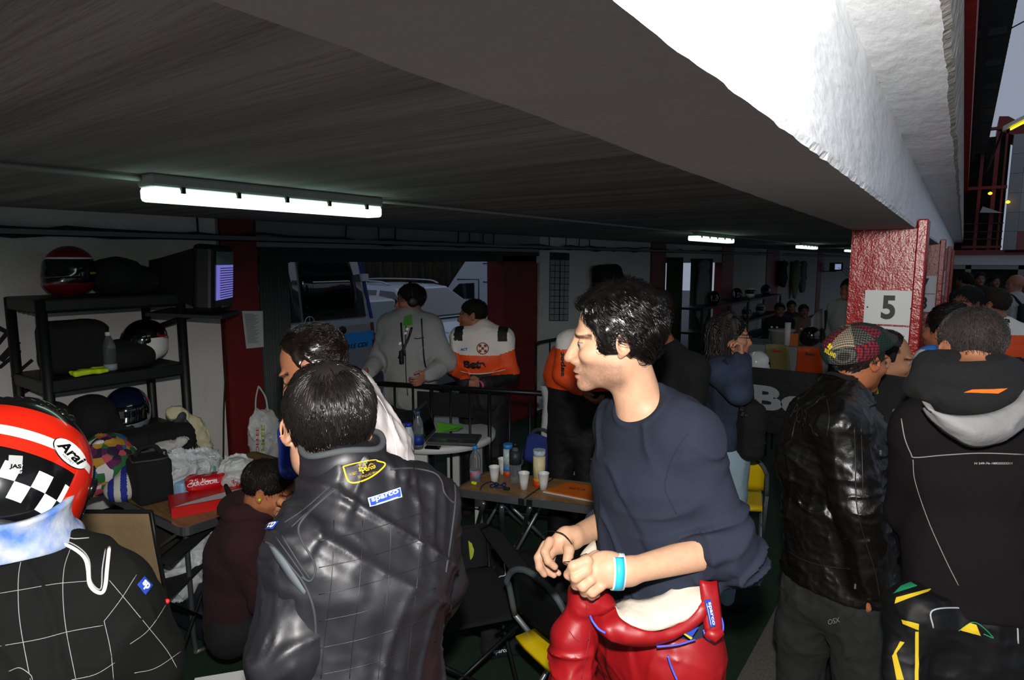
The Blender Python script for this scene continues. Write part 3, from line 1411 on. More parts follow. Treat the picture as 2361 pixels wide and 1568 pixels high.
column(3.6, ('5', ''), True)
column(7.2, ('7', '8', 'second, carrying the boards with a 7 and an 8'))
column(10.8, ('9', '10', 'third, carrying two small white boards'))
far = column(14.4, None or ('', '', 'fourth, far along the row'))
for k in range(1, 4):
    copy_tree(far, None, (far.location[0], 14.4 + 3.6 * k, 0), label='far red painted steel column, number %s beyond the column with the 7 and 8 boards' % ('three', 'four', 'five')[k - 1])

# ---- back wall with openings
yl = onX(512, 800, WX)[1]      # right end of the left white wall
yc = onX(598, 800, WX)[1]
yo2 = onX(1163, 700, WX)[1]
yw2 = onX(1244, 700, WX)[1]
yw3 = onX(1497, 700, WX)[1]
segs = [(-2.5, yl), (yw2, yw3)]
mb = MB(); mb.bx((WX - .2, -2.5, 0), (WX, yl, CZ)); struct('wall_back_left', mb, whitewash)
mb = MB(); mb.bx((WX - .2, yw2, 0), (WX, yw3, CZ)); struct('wall_back_middle', mb, whitewash)
mb = MB(); mb.bx((WX - .2, yl, 2.05), (WX, yw2, CZ)); struct('wall_back_lintel', mb, mat('grey_lintel', '8a8986', .9, bump=[(20, .4)]))
mb = MB(); mb.bx((WX - .12, yl, 1.935), (WX - .02, yw2, 2.06)); struct('trim_door_head', mb, mat('dark_steel'))
mb = MB()
mb.bx((WX - .1, yl + .02, 0), (WX + .03, yc, CZ)); struct('trim_door_post', mb, redd)
mb = MB(); mb.bx((WX - .25, yo2, 0), (WX - .02, yw2 - .02, 2.0)); struct('trim_door_post_right', mb, redd)
# beyond: bays along the row to the far end
y4 = onX(1530, 700, WX)[1]; y5 = onX(1572, 700, WX)[1]; y6 = onX(1660, 700, WX)[1]; y7 = onX(1686, 700, WX)[1]; y8 = onX(1762, 700, WX)[1]; y9 = onX(1790, 700, WX)[1]
mb = MB(); mb.bx((WX - .15, yw3, 0), (WX + .02, y4, CZ)); mb.bx((WX - .15, y6, 0), (WX + .02, y7, CZ)); mb.bx((WX - .15, y8, 0), (WX + .02, y9, CZ)); mb.bx((WX - .15, 25.0, 0), (WX + .02, 25.8, CZ)); struct('trim_back_pillars', mb, redd)
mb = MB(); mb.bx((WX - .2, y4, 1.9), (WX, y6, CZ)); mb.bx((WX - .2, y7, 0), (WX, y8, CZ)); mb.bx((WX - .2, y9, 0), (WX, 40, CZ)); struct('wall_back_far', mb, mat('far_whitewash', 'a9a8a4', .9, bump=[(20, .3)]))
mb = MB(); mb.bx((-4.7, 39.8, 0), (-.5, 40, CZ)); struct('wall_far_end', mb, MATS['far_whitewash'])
mb = MB(); mb.bx((-4.7, -2.7, 0), (-.3, -2.5, CZ)); struct('wall_near_end', mb, whitewash)

# vertical striped plastic curtain beside the left door post
T = thing('strip_curtain', 'grey green ribbed plastic curtain hanging beside the red door post', 'curtain', (WX + .0, yc + .15, 0))
y0, y1 = yc + .01, onX(668, 800, WX)[1]
yy = np.linspace(y0, y1, 80)
mb = MB(); mb.grid(np.array([[(WX + .02 + .012 * math.sin(i * 1.7), y, z) for i, y in enumerate(yy)] for z in (0.02, 1.95)]), 0, True, .003)
mb.build('ribbed_sheet', mat('grey_green_plastic', '3d4644', .6), T)
mb = MB(); mb.bx((WX - .01, y0, 1.93), (WX + .05, y1, 1.98)); mb.build('rail', dark, T)

# curtains in the far opening
T = thing('door_curtain', 'dark green curtain half drawn across the far back doorway', 'curtain', (WX, (y4 + y5) / 2, 0))
yy = np.linspace(y4 + .02, onX(1566, 700, WX)[1], 60)
mb = MB(); mb.grid(np.array([[(WX + .03 + .03 * math.sin(i * .8), y, z) for i, y in enumerate(yy)] for z in (0.02, 2.0)]), 0, True, .004)
mb.build('cloth', mat('green_curtain', '22301f', .9), T)
T = thing('door_curtain', 'second dark curtain, bunched right of the bright gap in the far back doorway', 'curtain', (WX, y6, 0))
yy = np.linspace(onX(1588, 700, WX)[1], onX(1632, 700, WX)[1], 60)
mb = MB(); mb.grid(np.array([[(WX + .03 + .05 * math.sin(i * .9), y, z) for i, y in enumerate(yy)] for z in (0.02, 1.98)]), 0, True, .004)
mb.build('cloth', MATS['green_curtain'], T)

# ---- cable tray and pipes along the back wall
T = thing('cable_tray', 'perforated cable tray with loose cables running high along the back wall', 'cable tray', (WX + .1, 3, 2.10))
for a, b in ((-2.5, 40),):
    mb = MB(); mb.bx((WX + .03, a, 2.085), (WX + .10, b, 2.092)); mb.bx((WX + .09, a, 2.085), (WX + .10, b, 2.12))
    mb.build('tray', mat('grey_galvanised', '6f7371', .6, metal=.3), T)
rg = np.random.default_rng(5)
for k in range(3):
    yy = np.arange(-2.5, 30, .25)
    mb = MB(); mb.tube([(WX + .06 + .012 * k, y, 2.10 + .014 * k + .014 * rg.standard_normal()) for y in yy], .008, 6)
    mb.build('cable', blackm, T)
pipes = []
for k, y in enumerate([onX(p, 550, WX)[1] for p in (452, 580, 790, 868, 905, 1050, 1078, 1108, 1132, 1262, 1300, 1330, 1355)]):
    mb = MB(); mb.tube([(WX + .03, y, 2.10), (WX + .03, y + .01 * (k % 3), CZ - .003)], .007, 6)
    mb.build('conduit', dark, T)

# ---- lamps
tubeglow = mat('lamp_glow', 'e8fff2', .4, emis=('d6ffe6', 2.4))
lampgrey = mat('lamp_housing', 'a9aeab', .6)


def lamp(yc_, L, label, first=False):
    T = thing('ceiling_lamp', label, 'ceiling light', (-2.28, yc_, CZ - .09), 'fluorescent lamps under the ceiling')
    mb = MB(); mb.box((-2.28, yc_, CZ - .022), (.105, L, .044), bev=.01)
    mb.build('housing', lampgrey, T)
    mb = MB()
    mb.box((-2.28, yc_, CZ - .066), (.10, L - .01, .05), bev=.018)
    mb.build('diffuser', tubeglow, T)
    for k in range(-2, 3):
        mb = MB(); mb.box((-2.28, yc_ + k * L * .2, CZ - .050), (.118, .014, .022)); mb.build('clip', dark, T)
    return T


ya, yb = 1.05, 2.09
L1 = lamp((ya + yb) / 2, yb - ya, 'nearest long fluorescent ceiling lamp with a clear ribbed cover')
xl = -2.28
for p0, p1, lb in ((1596, 1684, 'second fluorescent ceiling lamp, above the curly-haired man and the woman'), (1842, 1880, 'third, small and far, fluorescent ceiling lamp'), (1953, 1968, 'last fluorescent ceiling lamp, just left of the red column')):
    q0, q1 = onX(p0, 560, xl)[1], onX(p1, 560, xl)[1]
    lamp((q0 + q1) / 2, q1 - q0, lb)
T = thing('lamp_cable', 'thin grey conduit running along the ceiling to the nearest lamp', 'cable', (-2.28, 0, CZ - .02))
mb = MB(); mb.tube([(-2.36, -2.4, CZ - .012), (-2.30, ya, CZ - .014)], .010, 8); mb.build('conduit_run', lampgrey, T)
mb = MB(); mb.tube([(-2.28, yb, CZ - .012), (-2.28, 12, CZ - .014)], .008, 8); mb.build('conduit_run', lampgrey, T)
# ------------------------------------------------------------------ main figure: dark-haired man in blue shirt, race suit tied at the waist
def main_man():
    f = yawdir(118)
    l = np.cross(ZU, f)
    j = std((0, 0), 118, 1.88)
    pel = J(1512, 1440, 1.56)
    j['base'] = np.array([pel[0], pel[1], 0])
    j['pelvis'] = pel
    j['waist'] = J(1502, 1290, 1.56)
    j['chest'] = J(1500, 1110, 1.56)
    j['uch'] = J(1500, 1035, 1.56)
    j['c7'] = J(1488, 950, 1.56)
    j['shL'] = J(1582, 1012, 1.44)
    j['shR'] = J(1432, 985, 1.72)
    j['elL'] = J(1672, 1262, 1.44)
    j['wrL'] = J(1446, 1318, 1.34)
    j['elR'] = J(1430, 1190, 1.78)
    j['wrR'] = J(1322, 1240, 1.60)
    for n, sg in (('L', 1), ('R', -1)):
        j['hp' + n] = pel + l * sg * .095 - ZU * .03
        j['kn' + n] = pel + l * sg * .11 - ZU * .45
        j['an' + n] = np.array([pel[0], pel[1], .09]) + l * sg * .12
    j['hc'] = J(1419, 782, 1.52)
    j['hf'] = nz(-CR * 1.0 + FH * .10 - ZU * .13)
    j['hu'] = nz(ZU + -CR * .10)
    j['hs'] = 1.03
    T = person('tall man with curly black hair, navy shirt and red race suit tied at his waist', j)
    # hands, finger by finger (photo column, row, depth)
    LH = [cap(J(1450, 1318, 1.345), J(1405, 1318, 1.335), .024, .026, CU, 1.25, k=.015),
          cap(J(1405, 1316, 1.335), J(1362, 1322, 1.335), .021, .019, nz(CU + CR * .5), 1.75, 1.9, k=.015),
          ell(J(1392, 1290, 1.345), (.030, .015, .018), frame(-CR, CU), .012)]
    finger(LH, [J(1354, 1294, 1.325), J(1322, 1306, 1.318), J(1311, 1325, 1.335), J(1322, 1337, 1.36)], .0125, .0092, .005)
    finger(LH, [J(1352, 1315, 1.318), J(1327, 1331, 1.312), J(1328, 1349, 1.335), J(1342, 1352, 1.36)], .0125, .0092, .004)
    finger(LH, [J(1362, 1337, 1.318), J(1344, 1352, 1.318), J(1348, 1366, 1.34), J(1362, 1362, 1.365)], .0118, .0088, .004)
    finger(LH, [J(1385, 1352, 1.322), J(1366, 1366, 1.325), J(1364, 1374, 1.345), J(1376, 1370, 1.365)], .0108, .0082, .004)
    finger(LH, [J(1402, 1292, 1.35), J(1375, 1283, 1.365), J(1350, 1292, 1.38), J(1330, 1301, 1.385)], .0135, .0098, .006)
    RH = [cap(J(1324, 1240, 1.60), J(1300, 1246, 1.585), .021, .024, CU, 1.3, k=.014),
          cap(J(1300, 1246, 1.585), J(1272, 1262, 1.57), .019, .0165, nz(CU + CR * .25), 1.75, 2.1, k=.012)]
    finger(RH, [J(1268, 1248, 1.56), J(1256, 1272, 1.54), J(1264, 1294, 1.535), J(1279, 1307, 1.54)], .0118, .0088, .004)
    finger(RH, [J(1258, 1256, 1.575), J(1241, 1286, 1.565), J(1244, 1308, 1.56), J(1255, 1324, 1.565)], .0118, .0088, .004)
    finger(RH, [J(1262, 1270, 1.59), J(1256, 1300, 1.59), J(1264, 1318, 1.59), J(1277, 1326, 1.59)], .0112, .0084, .004)
    finger(RH, [J(1275, 1276, 1.60), J(1270, 1300, 1.61), J(1276, 1314, 1.61), J(1288, 1322, 1.605)], .0100, .0078, .004)
    finger(RH, [J(1308, 1250, 1.57), J(1312, 1268, 1.545), J(1310, 1284, 1.535), J(1306, 1294, 1.53)], .0140, .0100, .006)
    adam = [ell(J(1420, 925, 1.50), (.010, .010, .016), None, .02)]
    body_ob(j, T, 'c99c7e', h=.0032, stub=.85, nose=1.05, mouth=.0022, handspec=dict(L=LH, R=RH), lo=(pel[0] - .55, pel[1] - .6, 1.0), iris='2c3524', lip='c08070')
    # hair: parted on his left side, loose curls

    def kp(p):
        x, y, z = p.T
        a = x < .040 + .034 * np.clip((z - .070) / .02, 0, 1)
        ear = (((x + .012) / .024) ** 2 + ((z + .012) / .040) ** 2 > 1) | (np.abs(y) < .05)
        return a & (z > -.070) & ear & ((x < .040 - .5 * np.clip(.0 - z, 0, 1)) | (z > .045))

    def comb(q, fl):
        x, y, z = q.T
        return np.stack([np.where(x > .02, -.15, -.5), np.where(y > .030, .45, -1.0), np.where(y > .030, -1.0, -.3)], 1)
    hair_ob(j, T, '0e0c0b', n=5200, length=.085, steps=14, curl=.0085, freq=10, r=.0008, infl=.014, keep=kp, comb=comb, seed=5, lift=.014, droop=.25,
            clump=260, shell_h=.0035, face=(.122, 0, .004, .092, .13, .096), lock=(.0075, 34, 60, 24),
            lenf=lambda p: np.where((np.abs(p[:, 1]) > .045) & (p[:, 0] > -.05) & (p[:, 2] < .06), .40, 1.0) * np.where(p[:, 0] > .02, .45, 1))
    # shirt
    d = nz(j['wrL'] - j['elL'])
    P = arm_p(j, 'L', .012, 1.36, 1.05) + arm_p(j, 'R', .010, 1.45)
    P.append(cutball(J(1620, 1284, 1.40), d, .13))
    P.append(cutball(J(1378, 1215, 1.69), nz(j['wrR'] - j['elR']), .10))
    P += torso_p(j, .010, 1.02, k=.016)
    P += [cap(j['elL'], J(1712, 1285, 1.46), .050, .046, k=.03),
          cap(j['shL'], J(1560, 960, 1.5), .045, .035, k=.04)]
    d = nz(j['wrL'] - j['elL'])

    def sleeve(Q):
        t = (Q - f32(j['elL'])) @ f32(d)
        r = np.linalg.norm(Q - f32(j['elL']), axis=1)
        return np.clip(1.5 - r / .16, .12, 1)
    P.append(noisep(5.5, .008, st=(1, 1, .45)))
    P.append(foldp(.009, np.stack([nz(l + ZU * .6) * 14, nz(ZU - l * .6) * 5, f * 5], 1)))
    A = np.stack([nz(j['elL'] - j['shL']), nz(np.cross(j['elL'] - j['shL'], CF)), CF], 1) * np.array([19, 6, 7])
    P.append(foldp(.020, A, region=sleeve))
    # neckline
    P.append(ell(J(1440, 905, 1.50), (.088, .088, .072), frame(nz(-CR * .9 - FH * .5 - ZU * .35)), .006, 's'))
    Rn = frame(nz(-CR * .9 - FH * .5 - ZU * .35))
    P.append(dict(op='f', fn=lambda Q: -.0035 * np.exp(-((np.linalg.norm(((Q - f32(J(1440, 905, 1.50))) @ f32(Rn)) / f32(np.array([.088, .088, .072])), axis=1) - 1.14) / .075) ** 4), k=0, c=None, R=1e9))
    shirt = skin_ob('shirt', P, .0045, mat('navy_jersey', '262b38', 0.95, var=.12, vscale=300, bump=[(500, .35)], crease=[(4, .35), (9, .2)], spec=.2), T, lo=(pel[0] - .6, pel[1] - .6, 1.09),
                    hi=(pel[0] + .6, pel[1] + .6, 1.75))
    bv = bvh_of(shirt)
    mb = MB()
    ss = MATS['navy_jersey']
    seam(mb, bv, [(1586, 1000), (1562, 1035), (1543, 1075), (1533, 1120), (1542, 1150), (1560, 1185)], .0016, off=.0002)
    seam(mb, bv, [(1603, 1236), (1612, 1262), (1622, 1290), (1634, 1312)], .0014, off=.0002)
    mb.build('seam', ss, shirt)
    # tied down race suit
    red = mat('red_satin', '8e1015', 0.42, spec=.5, bump=[(260, .12)], crease=[(6, .6), (15, .4)])
    blu = mat('blue_cord', '4a58c8', 0.6)
    wht = mat('white_lining', 'c8bfb0', 0.9, bump=[(12, .5), (300, .2)])
    P = [cap(J(1515, 1430, 1.56), J(1515, 1500, 1.56), .122, .128, l, 1.30, 1.34, k=.04)]
    for n in 'LR':
        P += [cap(j['hp' + n], j['kn' + n], .100, .082, k=.05), cap(j['kn' + n], j['an' + n] + ZU * .03, .078, .066, k=.04)]
    P.append(noisep(5, .010, st=(1, 1, .45)))
    P.append(foldp(.012, (9, 9, 3.5)))
    P.append(foldp(.006, (16, 16, 22)))
    P.append(halfsp(J(1515, 1372, 1.56), nz(ZU + f * .1), k=.02))
    suit = skin_ob('race_suit', P, .0055, red, T)
    # turned-down upper half: a thick rolled collar of red with white lining inside, and hanging sleeve
    mb = MB()
    G = []
    outer = [(1368, 1420), (1376, 1450), (1425, 1482), (1500, 1487), (1570, 1462), (1622, 1428), (1650, 1390)]
    inner = [(1418, 1398), (1432, 1428), (1475, 1450), (1515, 1455), (1560, 1440), (1600, 1415), (1618, 1380)]
    dep = [1.41, 1.375, 1.36, 1.365, 1.375, 1.385, 1.40]
    o3 = bez([J(a, b, d_) for (a, b), d_ in zip(outer, dep)], 8)
    i3 = bez([J(a, b, d_ - .012) for (a, b), d_ in zip(inner, dep)], 8)
    rows = []
    for t in np.linspace(0, 1, 11):
        rows.append(o3 * (1 - t) + i3 * t - CF * (.012 * math.sin(math.pi * t)) - CF[None] * (.010 * ridge((o3 * (1 - t) + i3 * t) * 16))[:, None])
    mb.grid(np.array(rows), 0, True, .006)
    mb.build('suit_flap', red, suit)
    seam_p = bez([J(a, b, d_ - .016) for (a, b), d_ in zip([(1361, 1420), (1366, 1432), (1380, 1450), (1396, 1460)], [1.39, 1.38, 1.37, 1.365])], 6)
    mb = MB(); mb.tube(seam_p, .0028, 6); mb.build('piping', blu, suit)
    mb = MB(); mb.tube(bez([J(1514, 1491, 1.36), J(1560, 1487, 1.36), J(1603, 1475, 1.37)], 6), .0022, 6); mb.build('piping', blu, suit)
    mb = MB(); mb.tube(bez([J(1540, 1512, 1.36), J(1548, 1538, 1.36), J(1562, 1570, 1.355)], 6), .0024, 6); mb.build('piping', blu, suit)
    mb = MB(); mb.tube(bez([J(1622, 1452, 1.372), J(1628, 1468, 1.37), J(1646, 1477, 1.372), J(1662, 1464, 1.375), J(1667, 1440, 1.38), J(1655, 1400, 1.39), J(1643, 1350, 1.40)], 6), .0024, 6); mb.build('piping', blu, suit)
    # white lining visible inside
    mb = MB()
    top = [(1420, 1392), (1448, 1382), (1480, 1384), (1520, 1372), (1560, 1352), (1590, 1340), (1614, 1336)]
    t3 = bez([J(a, b, d_ + .05) for (a, b), d_ in zip(top, dep)], 8)
    rows = []
    rg = np.random.default_rng(4)
    for t in np.linspace(0, 1, 9):
        r_ = t3 * (1 - t) + (i3) * t - CF * (.018 * math.sin(math.pi * t))
        r_ = r_ - CF[None] * (.006 * vnoise(r_ * 28))[:, None]
        rows.append(r_)
    mb.grid(np.array(rows), 0, True, .004)
    mb.build('lining', wht, suit)
    mb = MB()
    # a second piece of lining at his far side
    a_ = bez([J(1326, 1305, 1.60), J(1345, 1270, 1.62), J(1372, 1243, 1.64)], 5)
    b_ = bez([J(1330, 1330, 1.60), J(1352, 1322, 1.60), J(1380, 1300, 1.60)], 5)
    mb.grid(np.array([a_ * (1 - t) + b_ * t - CF * .012 * math.sin(3.1 * t) for t in np.linspace(0, 1, 5)]), 0, True, .004)
    mb.build('lining', wht, suit)
    # the hanging arm of the suit at the left
    P = [cap(J(1352, 1372, 1.43), J(1385, 1392, 1.42), .026, .020, k=.03),
         cap(J(1350, 1378, 1.43), J(1322, 1470, 1.43), .034, .042, k=.03),
         cap(J(1322, 1470, 1.43), J(1316, 1610, 1.43), .042, .050, k=.03),
         cap(J(1316, 1610, 1.43), J(1330, 1800, 1.43), .050, .036, k=.03),
         noisep(6, .010, st=(1, 1, .8)), foldp(.010, (8, 8, 16)), foldp(.006, (20, 20, 9))]
    sl = skin_ob('suit_sleeve', P, .005, red, suit)
    mbp = MB()
    blv = bvh_of(sl)
    seam(mbp, blv, [(1352, 1388), (1353, 1420), (1360, 1460), (1352, 1510), (1340, 1565)], .0012)
    seam(mbp, blv, [(1312, 1455), (1332, 1478), (1358, 1476)], .0012)
    mbp.build('stitching', mat('dark_red_thread', '7a1020', .7), sl)
    # belt tab with the maker's patch
    mb = MB()
    tab = bez([J(1612, 1336, 1.395), J(1618, 1400, 1.382), J(1625, 1455, 1.372)], 5)
    tab2 = bez([J(1652, 1338, 1.41), J(1660, 1400, 1.392), J(1664, 1455, 1.378)], 5)
    rows = [tab * (1 - t) + tab2 * t - CF * .010 * math.sin(math.pi * t) for t in np.linspace(0, 1, 6)]
    mb.grid(np.array(rows), 0, True, .007)
    mb.tube([J(1628, 1455, 1.370), J(1645, 1466, 1.369), J(1661, 1455, 1.376)], [.012, .014, .012], 10, 0)
    tb = mb.build('belt_tab', red, suit)
    mb = MB()
    o_, ux, uy = J(1625, 1383, 1.363), J(1651, 1380, 1.370), J(1636, 1447, 1.352)
    # lettering runs down the patch
    A_, B_, C_, D_ = J(1624, 1384, 1.366), J(1637, 1446, 1.356), J(1650, 1442, 1.360), J(1638, 1381, 1.371)
    mb.prism([A_, B_, C_, D_], -CF * .002)
    mb.build('patch', mat('sparco_blue', '1d3c9c', .6), tb)
    mb = MB()
    o_ = D_ - CF * .004
    ux = (C_ - D_) * .86
    uy = (D_ - A_) * .55
    o_ = A_ * .72 + D_ * .28 - CF * .004 + (B_ - A_) * .07
    text_on(mb, 'sparco', o_, ux, uy, 0, .02, .001)
    mb.add([A_ * .85 + D_ * .15 - CF * .0045 + (B_ - A_) * .1, A_ * .85 + D_ * .15 - CF * .0045 + (B_ - A_) * .9, A_ * .79 + D_ * .21 - CF * .0045 + (B_ - A_) * .9, A_ * .79 + D_ * .21 - CF * .0045 + (B_ - A_) * .1], [(0, 1, 2, 3)])
    mb.build('patch_lettering', mat('white_thread', 'eef0f4', .7), tb)
    # yellow and blue tag under the flap
    mb = MB()
    mb.prism([J(1577, 1463, 1.362), J(1611, 1446, 1.366), J(1593, 1473, 1.362)], CF * .003)
    mb.build('cloth_tag', MATS['sparco_blue'], suit)
    mb = MB()
    mb.prism([J(1577, 1463, 1.360), J(1581, 1462, 1.360), J(1597, 1471, 1.360), J(1593, 1475, 1.360)], CF * .003)
    mb.build('cloth_tag', mat('yellow_cloth', 'd8b020', .7), suit)
    for n in 'LR':
        shoe_ob(j, n, mat('black_suede', '18181a', .9), T)
    # wristband
    ax = nz(J(1462, 1318, 1.345) - J(1400, 1318, 1.335))
    c = J(1423, 1318, 1.338)
    W1 = mat('white_paper_band', 'f0f4f6', .45)
    W2 = mat('turquoise_print', '2fb4cc', .45)
    Rf = frame(ax, CU)
    for nm, hw, m_, rr in (('wristband', .0135, W1, .0375), ('wristband_print', .0095, W2, .0382)):
        mb = MB()
        G = []
        for x in (-hw, hw):
            row = []
            rng_a = np.linspace(0, 2 * math.pi, 40, endpoint=False) if nm == 'wristband' else np.linspace(-1.9, 1.15, 24)
            for a in rng_a:
                row.append(c + Rf @ np.array([x - .12 * rr * math.cos(a), -math.cos(a) * rr * .86, math.sin(a) * rr]) * 1.0)
            G.append(row)
        mb.grid(np.array(G), 0, True, .0012, wrap=(nm == 'wristband'))
        wb = mb.build(nm, m_, T)
    # little black gadget with its cord
    g = thing('earphone_case', 'small black gadget held between the fingers of the man in the navy shirt', 'gadget', J(1338, 1290, 1.40))
    mb = MB()
    mb.box(J(1338, 1291, 1.40), (.040, .018, .014), frame(nz(CR + CU * .4), CU), bev=.004)
    mb.build('case', mat('gloss_black', '0c0c0e', .2), g)
    mb = MB()
    mb.tube(bez([J(1335, 1292, 1.42), J(1300, 1296, 1.5), J(1316, 1290, 1.54), J(1322, 1265, 1.55), J(1308, 1240, 1.54), J(1290, 1228, 1.55), J(1262, 1226, 1.6), J(1246, 1240, 1.62), J(1243, 1262, 1.62), J(1250, 1280, 1.61)], 8), .0013, 6)
    mb.build('cord', mat('gloss_black'), g)
    return j


MAIN = main_man()
# ------------------------------------------------------------------ helmets
def helmet_ob(name, T, O, R, s=1.0, colf=None, mats=None, parts=True, nu=96, nvv=56, visor=None, opening=True):
    """full-face helmet in frame R (x forward, z up) round O; colf(az, el) -> material index (az 0 = front, el -90..90 deg)"""
    O = np.asarray(O, float)
    az = np.linspace(-math.pi, math.pi, nu + 1)[:-1]
    el = np.linspace(-math.radians(74), math.radians(90), nvv + 1)
    V = []

    def pt(a, e, g=0.0):
        ca, sa, ce, se = math.cos(a), math.sin(a), math.cos(e), math.sin(e)
        rx, ry = .135, .118
        x, y = rx * ce * ca, ry * ce * sa
        z = .128 * se
        if se < 0:       # straighter walls low down, chin bar pushed forward
            k = (1 - abs(se) ** 3) ** .5 / max(ce, .05)
            k = min(k, 1.9)
            x, y = x * k, y * k
            z = .150 * se
            x += .030 * max(0, ca) * min(1, -se * 2) - .010 * max(0, -ca) * (-se)
            z += .030 * max(0, -ca) * (se * -1) * .6
        else:
            x -= .008 * se
        v = np.array([x, y, z])
        return v * (1 + g / .13)
    for e in el:
        for a in az:
            V.append(pt(a, e))
    F, mi = [], []
    for i in range(nvv):
        for k in range(nu):
            k2 = (k + 1) % nu
            a = math.degrees((az[k] + (az[k2] if k2 else math.pi)) / 2)
            e = math.degrees((el[i] + el[i + 1]) / 2)
            op = opening and abs(a) < 66 and -16 < e < 22 and (abs(a) < 58 or -12 < e < 16)
            F.append((i * nu + k, i * nu + k2, (i + 1) * nu + k2, (i + 1) * nu + k))
            mi.append(-1 if op else (colf(a, e) if colf else 0))
    W_ = O + (np.array(V) * s) @ R.T
    keep = [i for i, m_ in enumerate(mi) if m_ >= 0]
    sh = mesh_ob('shell', W_, [F[i] for i in keep], mats, T, mi=[mi[i] for i in keep], smooth=True)
    vm = visor or mat('dark_visor', '0a0b0d', .08, coat=.5, spec=.8)
    G = [[O + R @ (pt(a, e, .0025) * s) for a in np.radians(np.linspace(-68, 68, 40))] for e in np.radians(np.linspace(-17, 23, 10))]
    mb = MB(); mb.grid(np.array(G), 0, True, .002 * s); mb.build('visor', vm, T)
    mb = MB()
    for sg in (-1, 1):
        c = O + R @ (pt(sg * math.radians(70), math.radians(3), .001) * s)
        mb.lathe(c, [(.019 * s, -.003), (.019 * s, .004 * s), (.014 * s, .007 * s), (0, .008 * s)], 20, 0, axis=R @ np.array([.30, sg, 0]))
    mb.build('visor_pivot', mat('gloss_black', '0c0c0e', .2), T)
    rim = [O + R @ (pt(a, el[0]) * s) for a in az]
    mb = MB(); mb.tube(rim, .007 * s, 8, closed=True); mb.build('edge_trim', mat('black_rubber', '101010', .7), T)
    pad = [O + R @ (pt(a, el[0], -.012) * s * np.array([.93, .93, 1])) for a in az]
    pad2 = [O + R @ (pt(a, math.radians(-40), -.014) * s * .86) for a in az]
    mb = MB(); mb.grid(np.array([pad, pad2]), 0, True, 0, wrap=True); mb.build('lining', mat('black_cloth', '131314', .95, bump=[(120, .3)]), T)
    return sh, pt


# ------------------------------------------------------------------ man in a white suit, leaning over, behind the man in the black suit
def white_suit_man():
    j = std((0, 0), 95, 1.76)
    base = J(860, 1100, 1.98)
    j['base'] = np.array([base[0], base[1], 0])
    j['hc'] = J(722, 850, 2.02)
    j['hf'] = nz(-CR * .86 - FH * .06 - ZU * .50)
    j['hu'] = nz(ZU * .86 - CR * .52 + FH * .1)
    j['hs'] = 1.04
    j['c7'] = J(805, 905, 2.02)
    j['uch'] = J(826, 975, 2.02)
    j['chest'] = J(845, 1030, 2.02)
    j['waist'] = J(880, 1140, 2.0)
    j['pelvis'] = J(880, 1290, 2.0)
    j['l'] = nz(FH * -.9 + CR * .35)
    j['lc'] = j['l']
    j['lp'] = j['l']
    j['shL'] = J(822, 975, 1.88)
    j['shR'] = J(792, 950, 2.2)
    j['elL'] = J(790, 1130, 1.78)
    j['wrL'] = J(700, 1180, 1.85)
    j['elR'] = J(700, 1040, 2.22)
    j['wrR'] = J(735, 1150, 2.15)
    for n, sg in (('L', 1), ('R', -1)):
        j['hp' + n] = j['pelvis'] + j['l'] * sg * .09
        j['kn' + n] = j['pelvis'] * np.array([1, 1, 0]) + ZU * .48 + j['l'] * sg * .1 - CR * .03
        j['an' + n] = j['pelvis'] * np.array([1, 1, 0]) + ZU * .08 + j['l'] * sg * .11
    j['f'] = nz(np.cross(j['l'], ZU))
    T = person('man in white racing suit with wavy brown hair, bending forward behind the man in black', j)
    body_ob(j, T, 'b07654', h=.0045, stub=.15, nose=1.05, mouth=0, core=True)
    hair_ob(j, T, '1e1511', n=3400, length=.034, steps=9, curl=.005, freq=14, r=.0009, infl=.009, seed=8, clump=260, whorl=(.085, 0, .06), droop=.1, lift=.010,
            keep=lambda p: (p[:, 0] < -.004 + .045 * np.clip((p[:, 2] - .085) / .025, 0, 1)) & (p[:, 2] > -.072) & ((((p[:, 0] + .010) / .020) ** 2 + ((p[:, 2] + .004) / .032) ** 2 > 1) | (np.abs(p[:, 1]) < .05)),
            comb=lambda q, f_: np.tile([-1., 0, -.3], (len(q), 1)), face=(.130, 0, .022, .138, .15, .106), lock=(.005, 60, 60, 40))
    wm = mat('white_satin', 'eee6e4', .45, spec=.4, bump=[(300, .12)], crease=[(5, .6), (12, .4)])
    P = torso_p(j, .018, 1.0) + arm_p(j, 'L', .016, 1.95)
    P += [cap(j['c7'], j['c7'] + (j['hc'] - j['c7']) * .45 - j['hu'] * .02, .064, .060, k=.02),
          cutball(j['c7'] + (j['hc'] - j['c7']) * .40, nz(j['hc'] - j['c7'] + ZU * .03), .10)]
    P += leg_p(j, 'L', .02) + leg_p(j, 'R', .02)
    P += [noisep(5, .009), foldp(.010, (9, 9, 13)), foldp(.006, (20, 20, 14))]
    su = skin_ob('race_suit', P, .006, wm, T)
    bl = mat('blue_satin', '1634a8', .32, spec=.7, bump=[(14, .4)])
    P = arm_p(j, 'R', .022, 1.95) + [cap(J(668, 1000, 2.1), J(672, 1075, 2.05), .045, .040, k=.03), noisep(12, .008)]
    skin_ob('blue_sleeve', P, .007, bl, T)
    bv = bvh_of(su)
    mb = MB(); patch(mb, bv, [(817, 898), (832, 880), (826, 862), (806, 852)], off=.003); mb.build('collar_patch', bl, su)
    mb = MB(); seam(mb, bv, [(835, 880), (870, 915), (898, 965), (912, 1020), (915, 1058)], .0025); mb.build('seam', wm, su)
    for n in 'LR':
        shoe_ob(j, n, mat('black_suede', '18181a', .9), T)


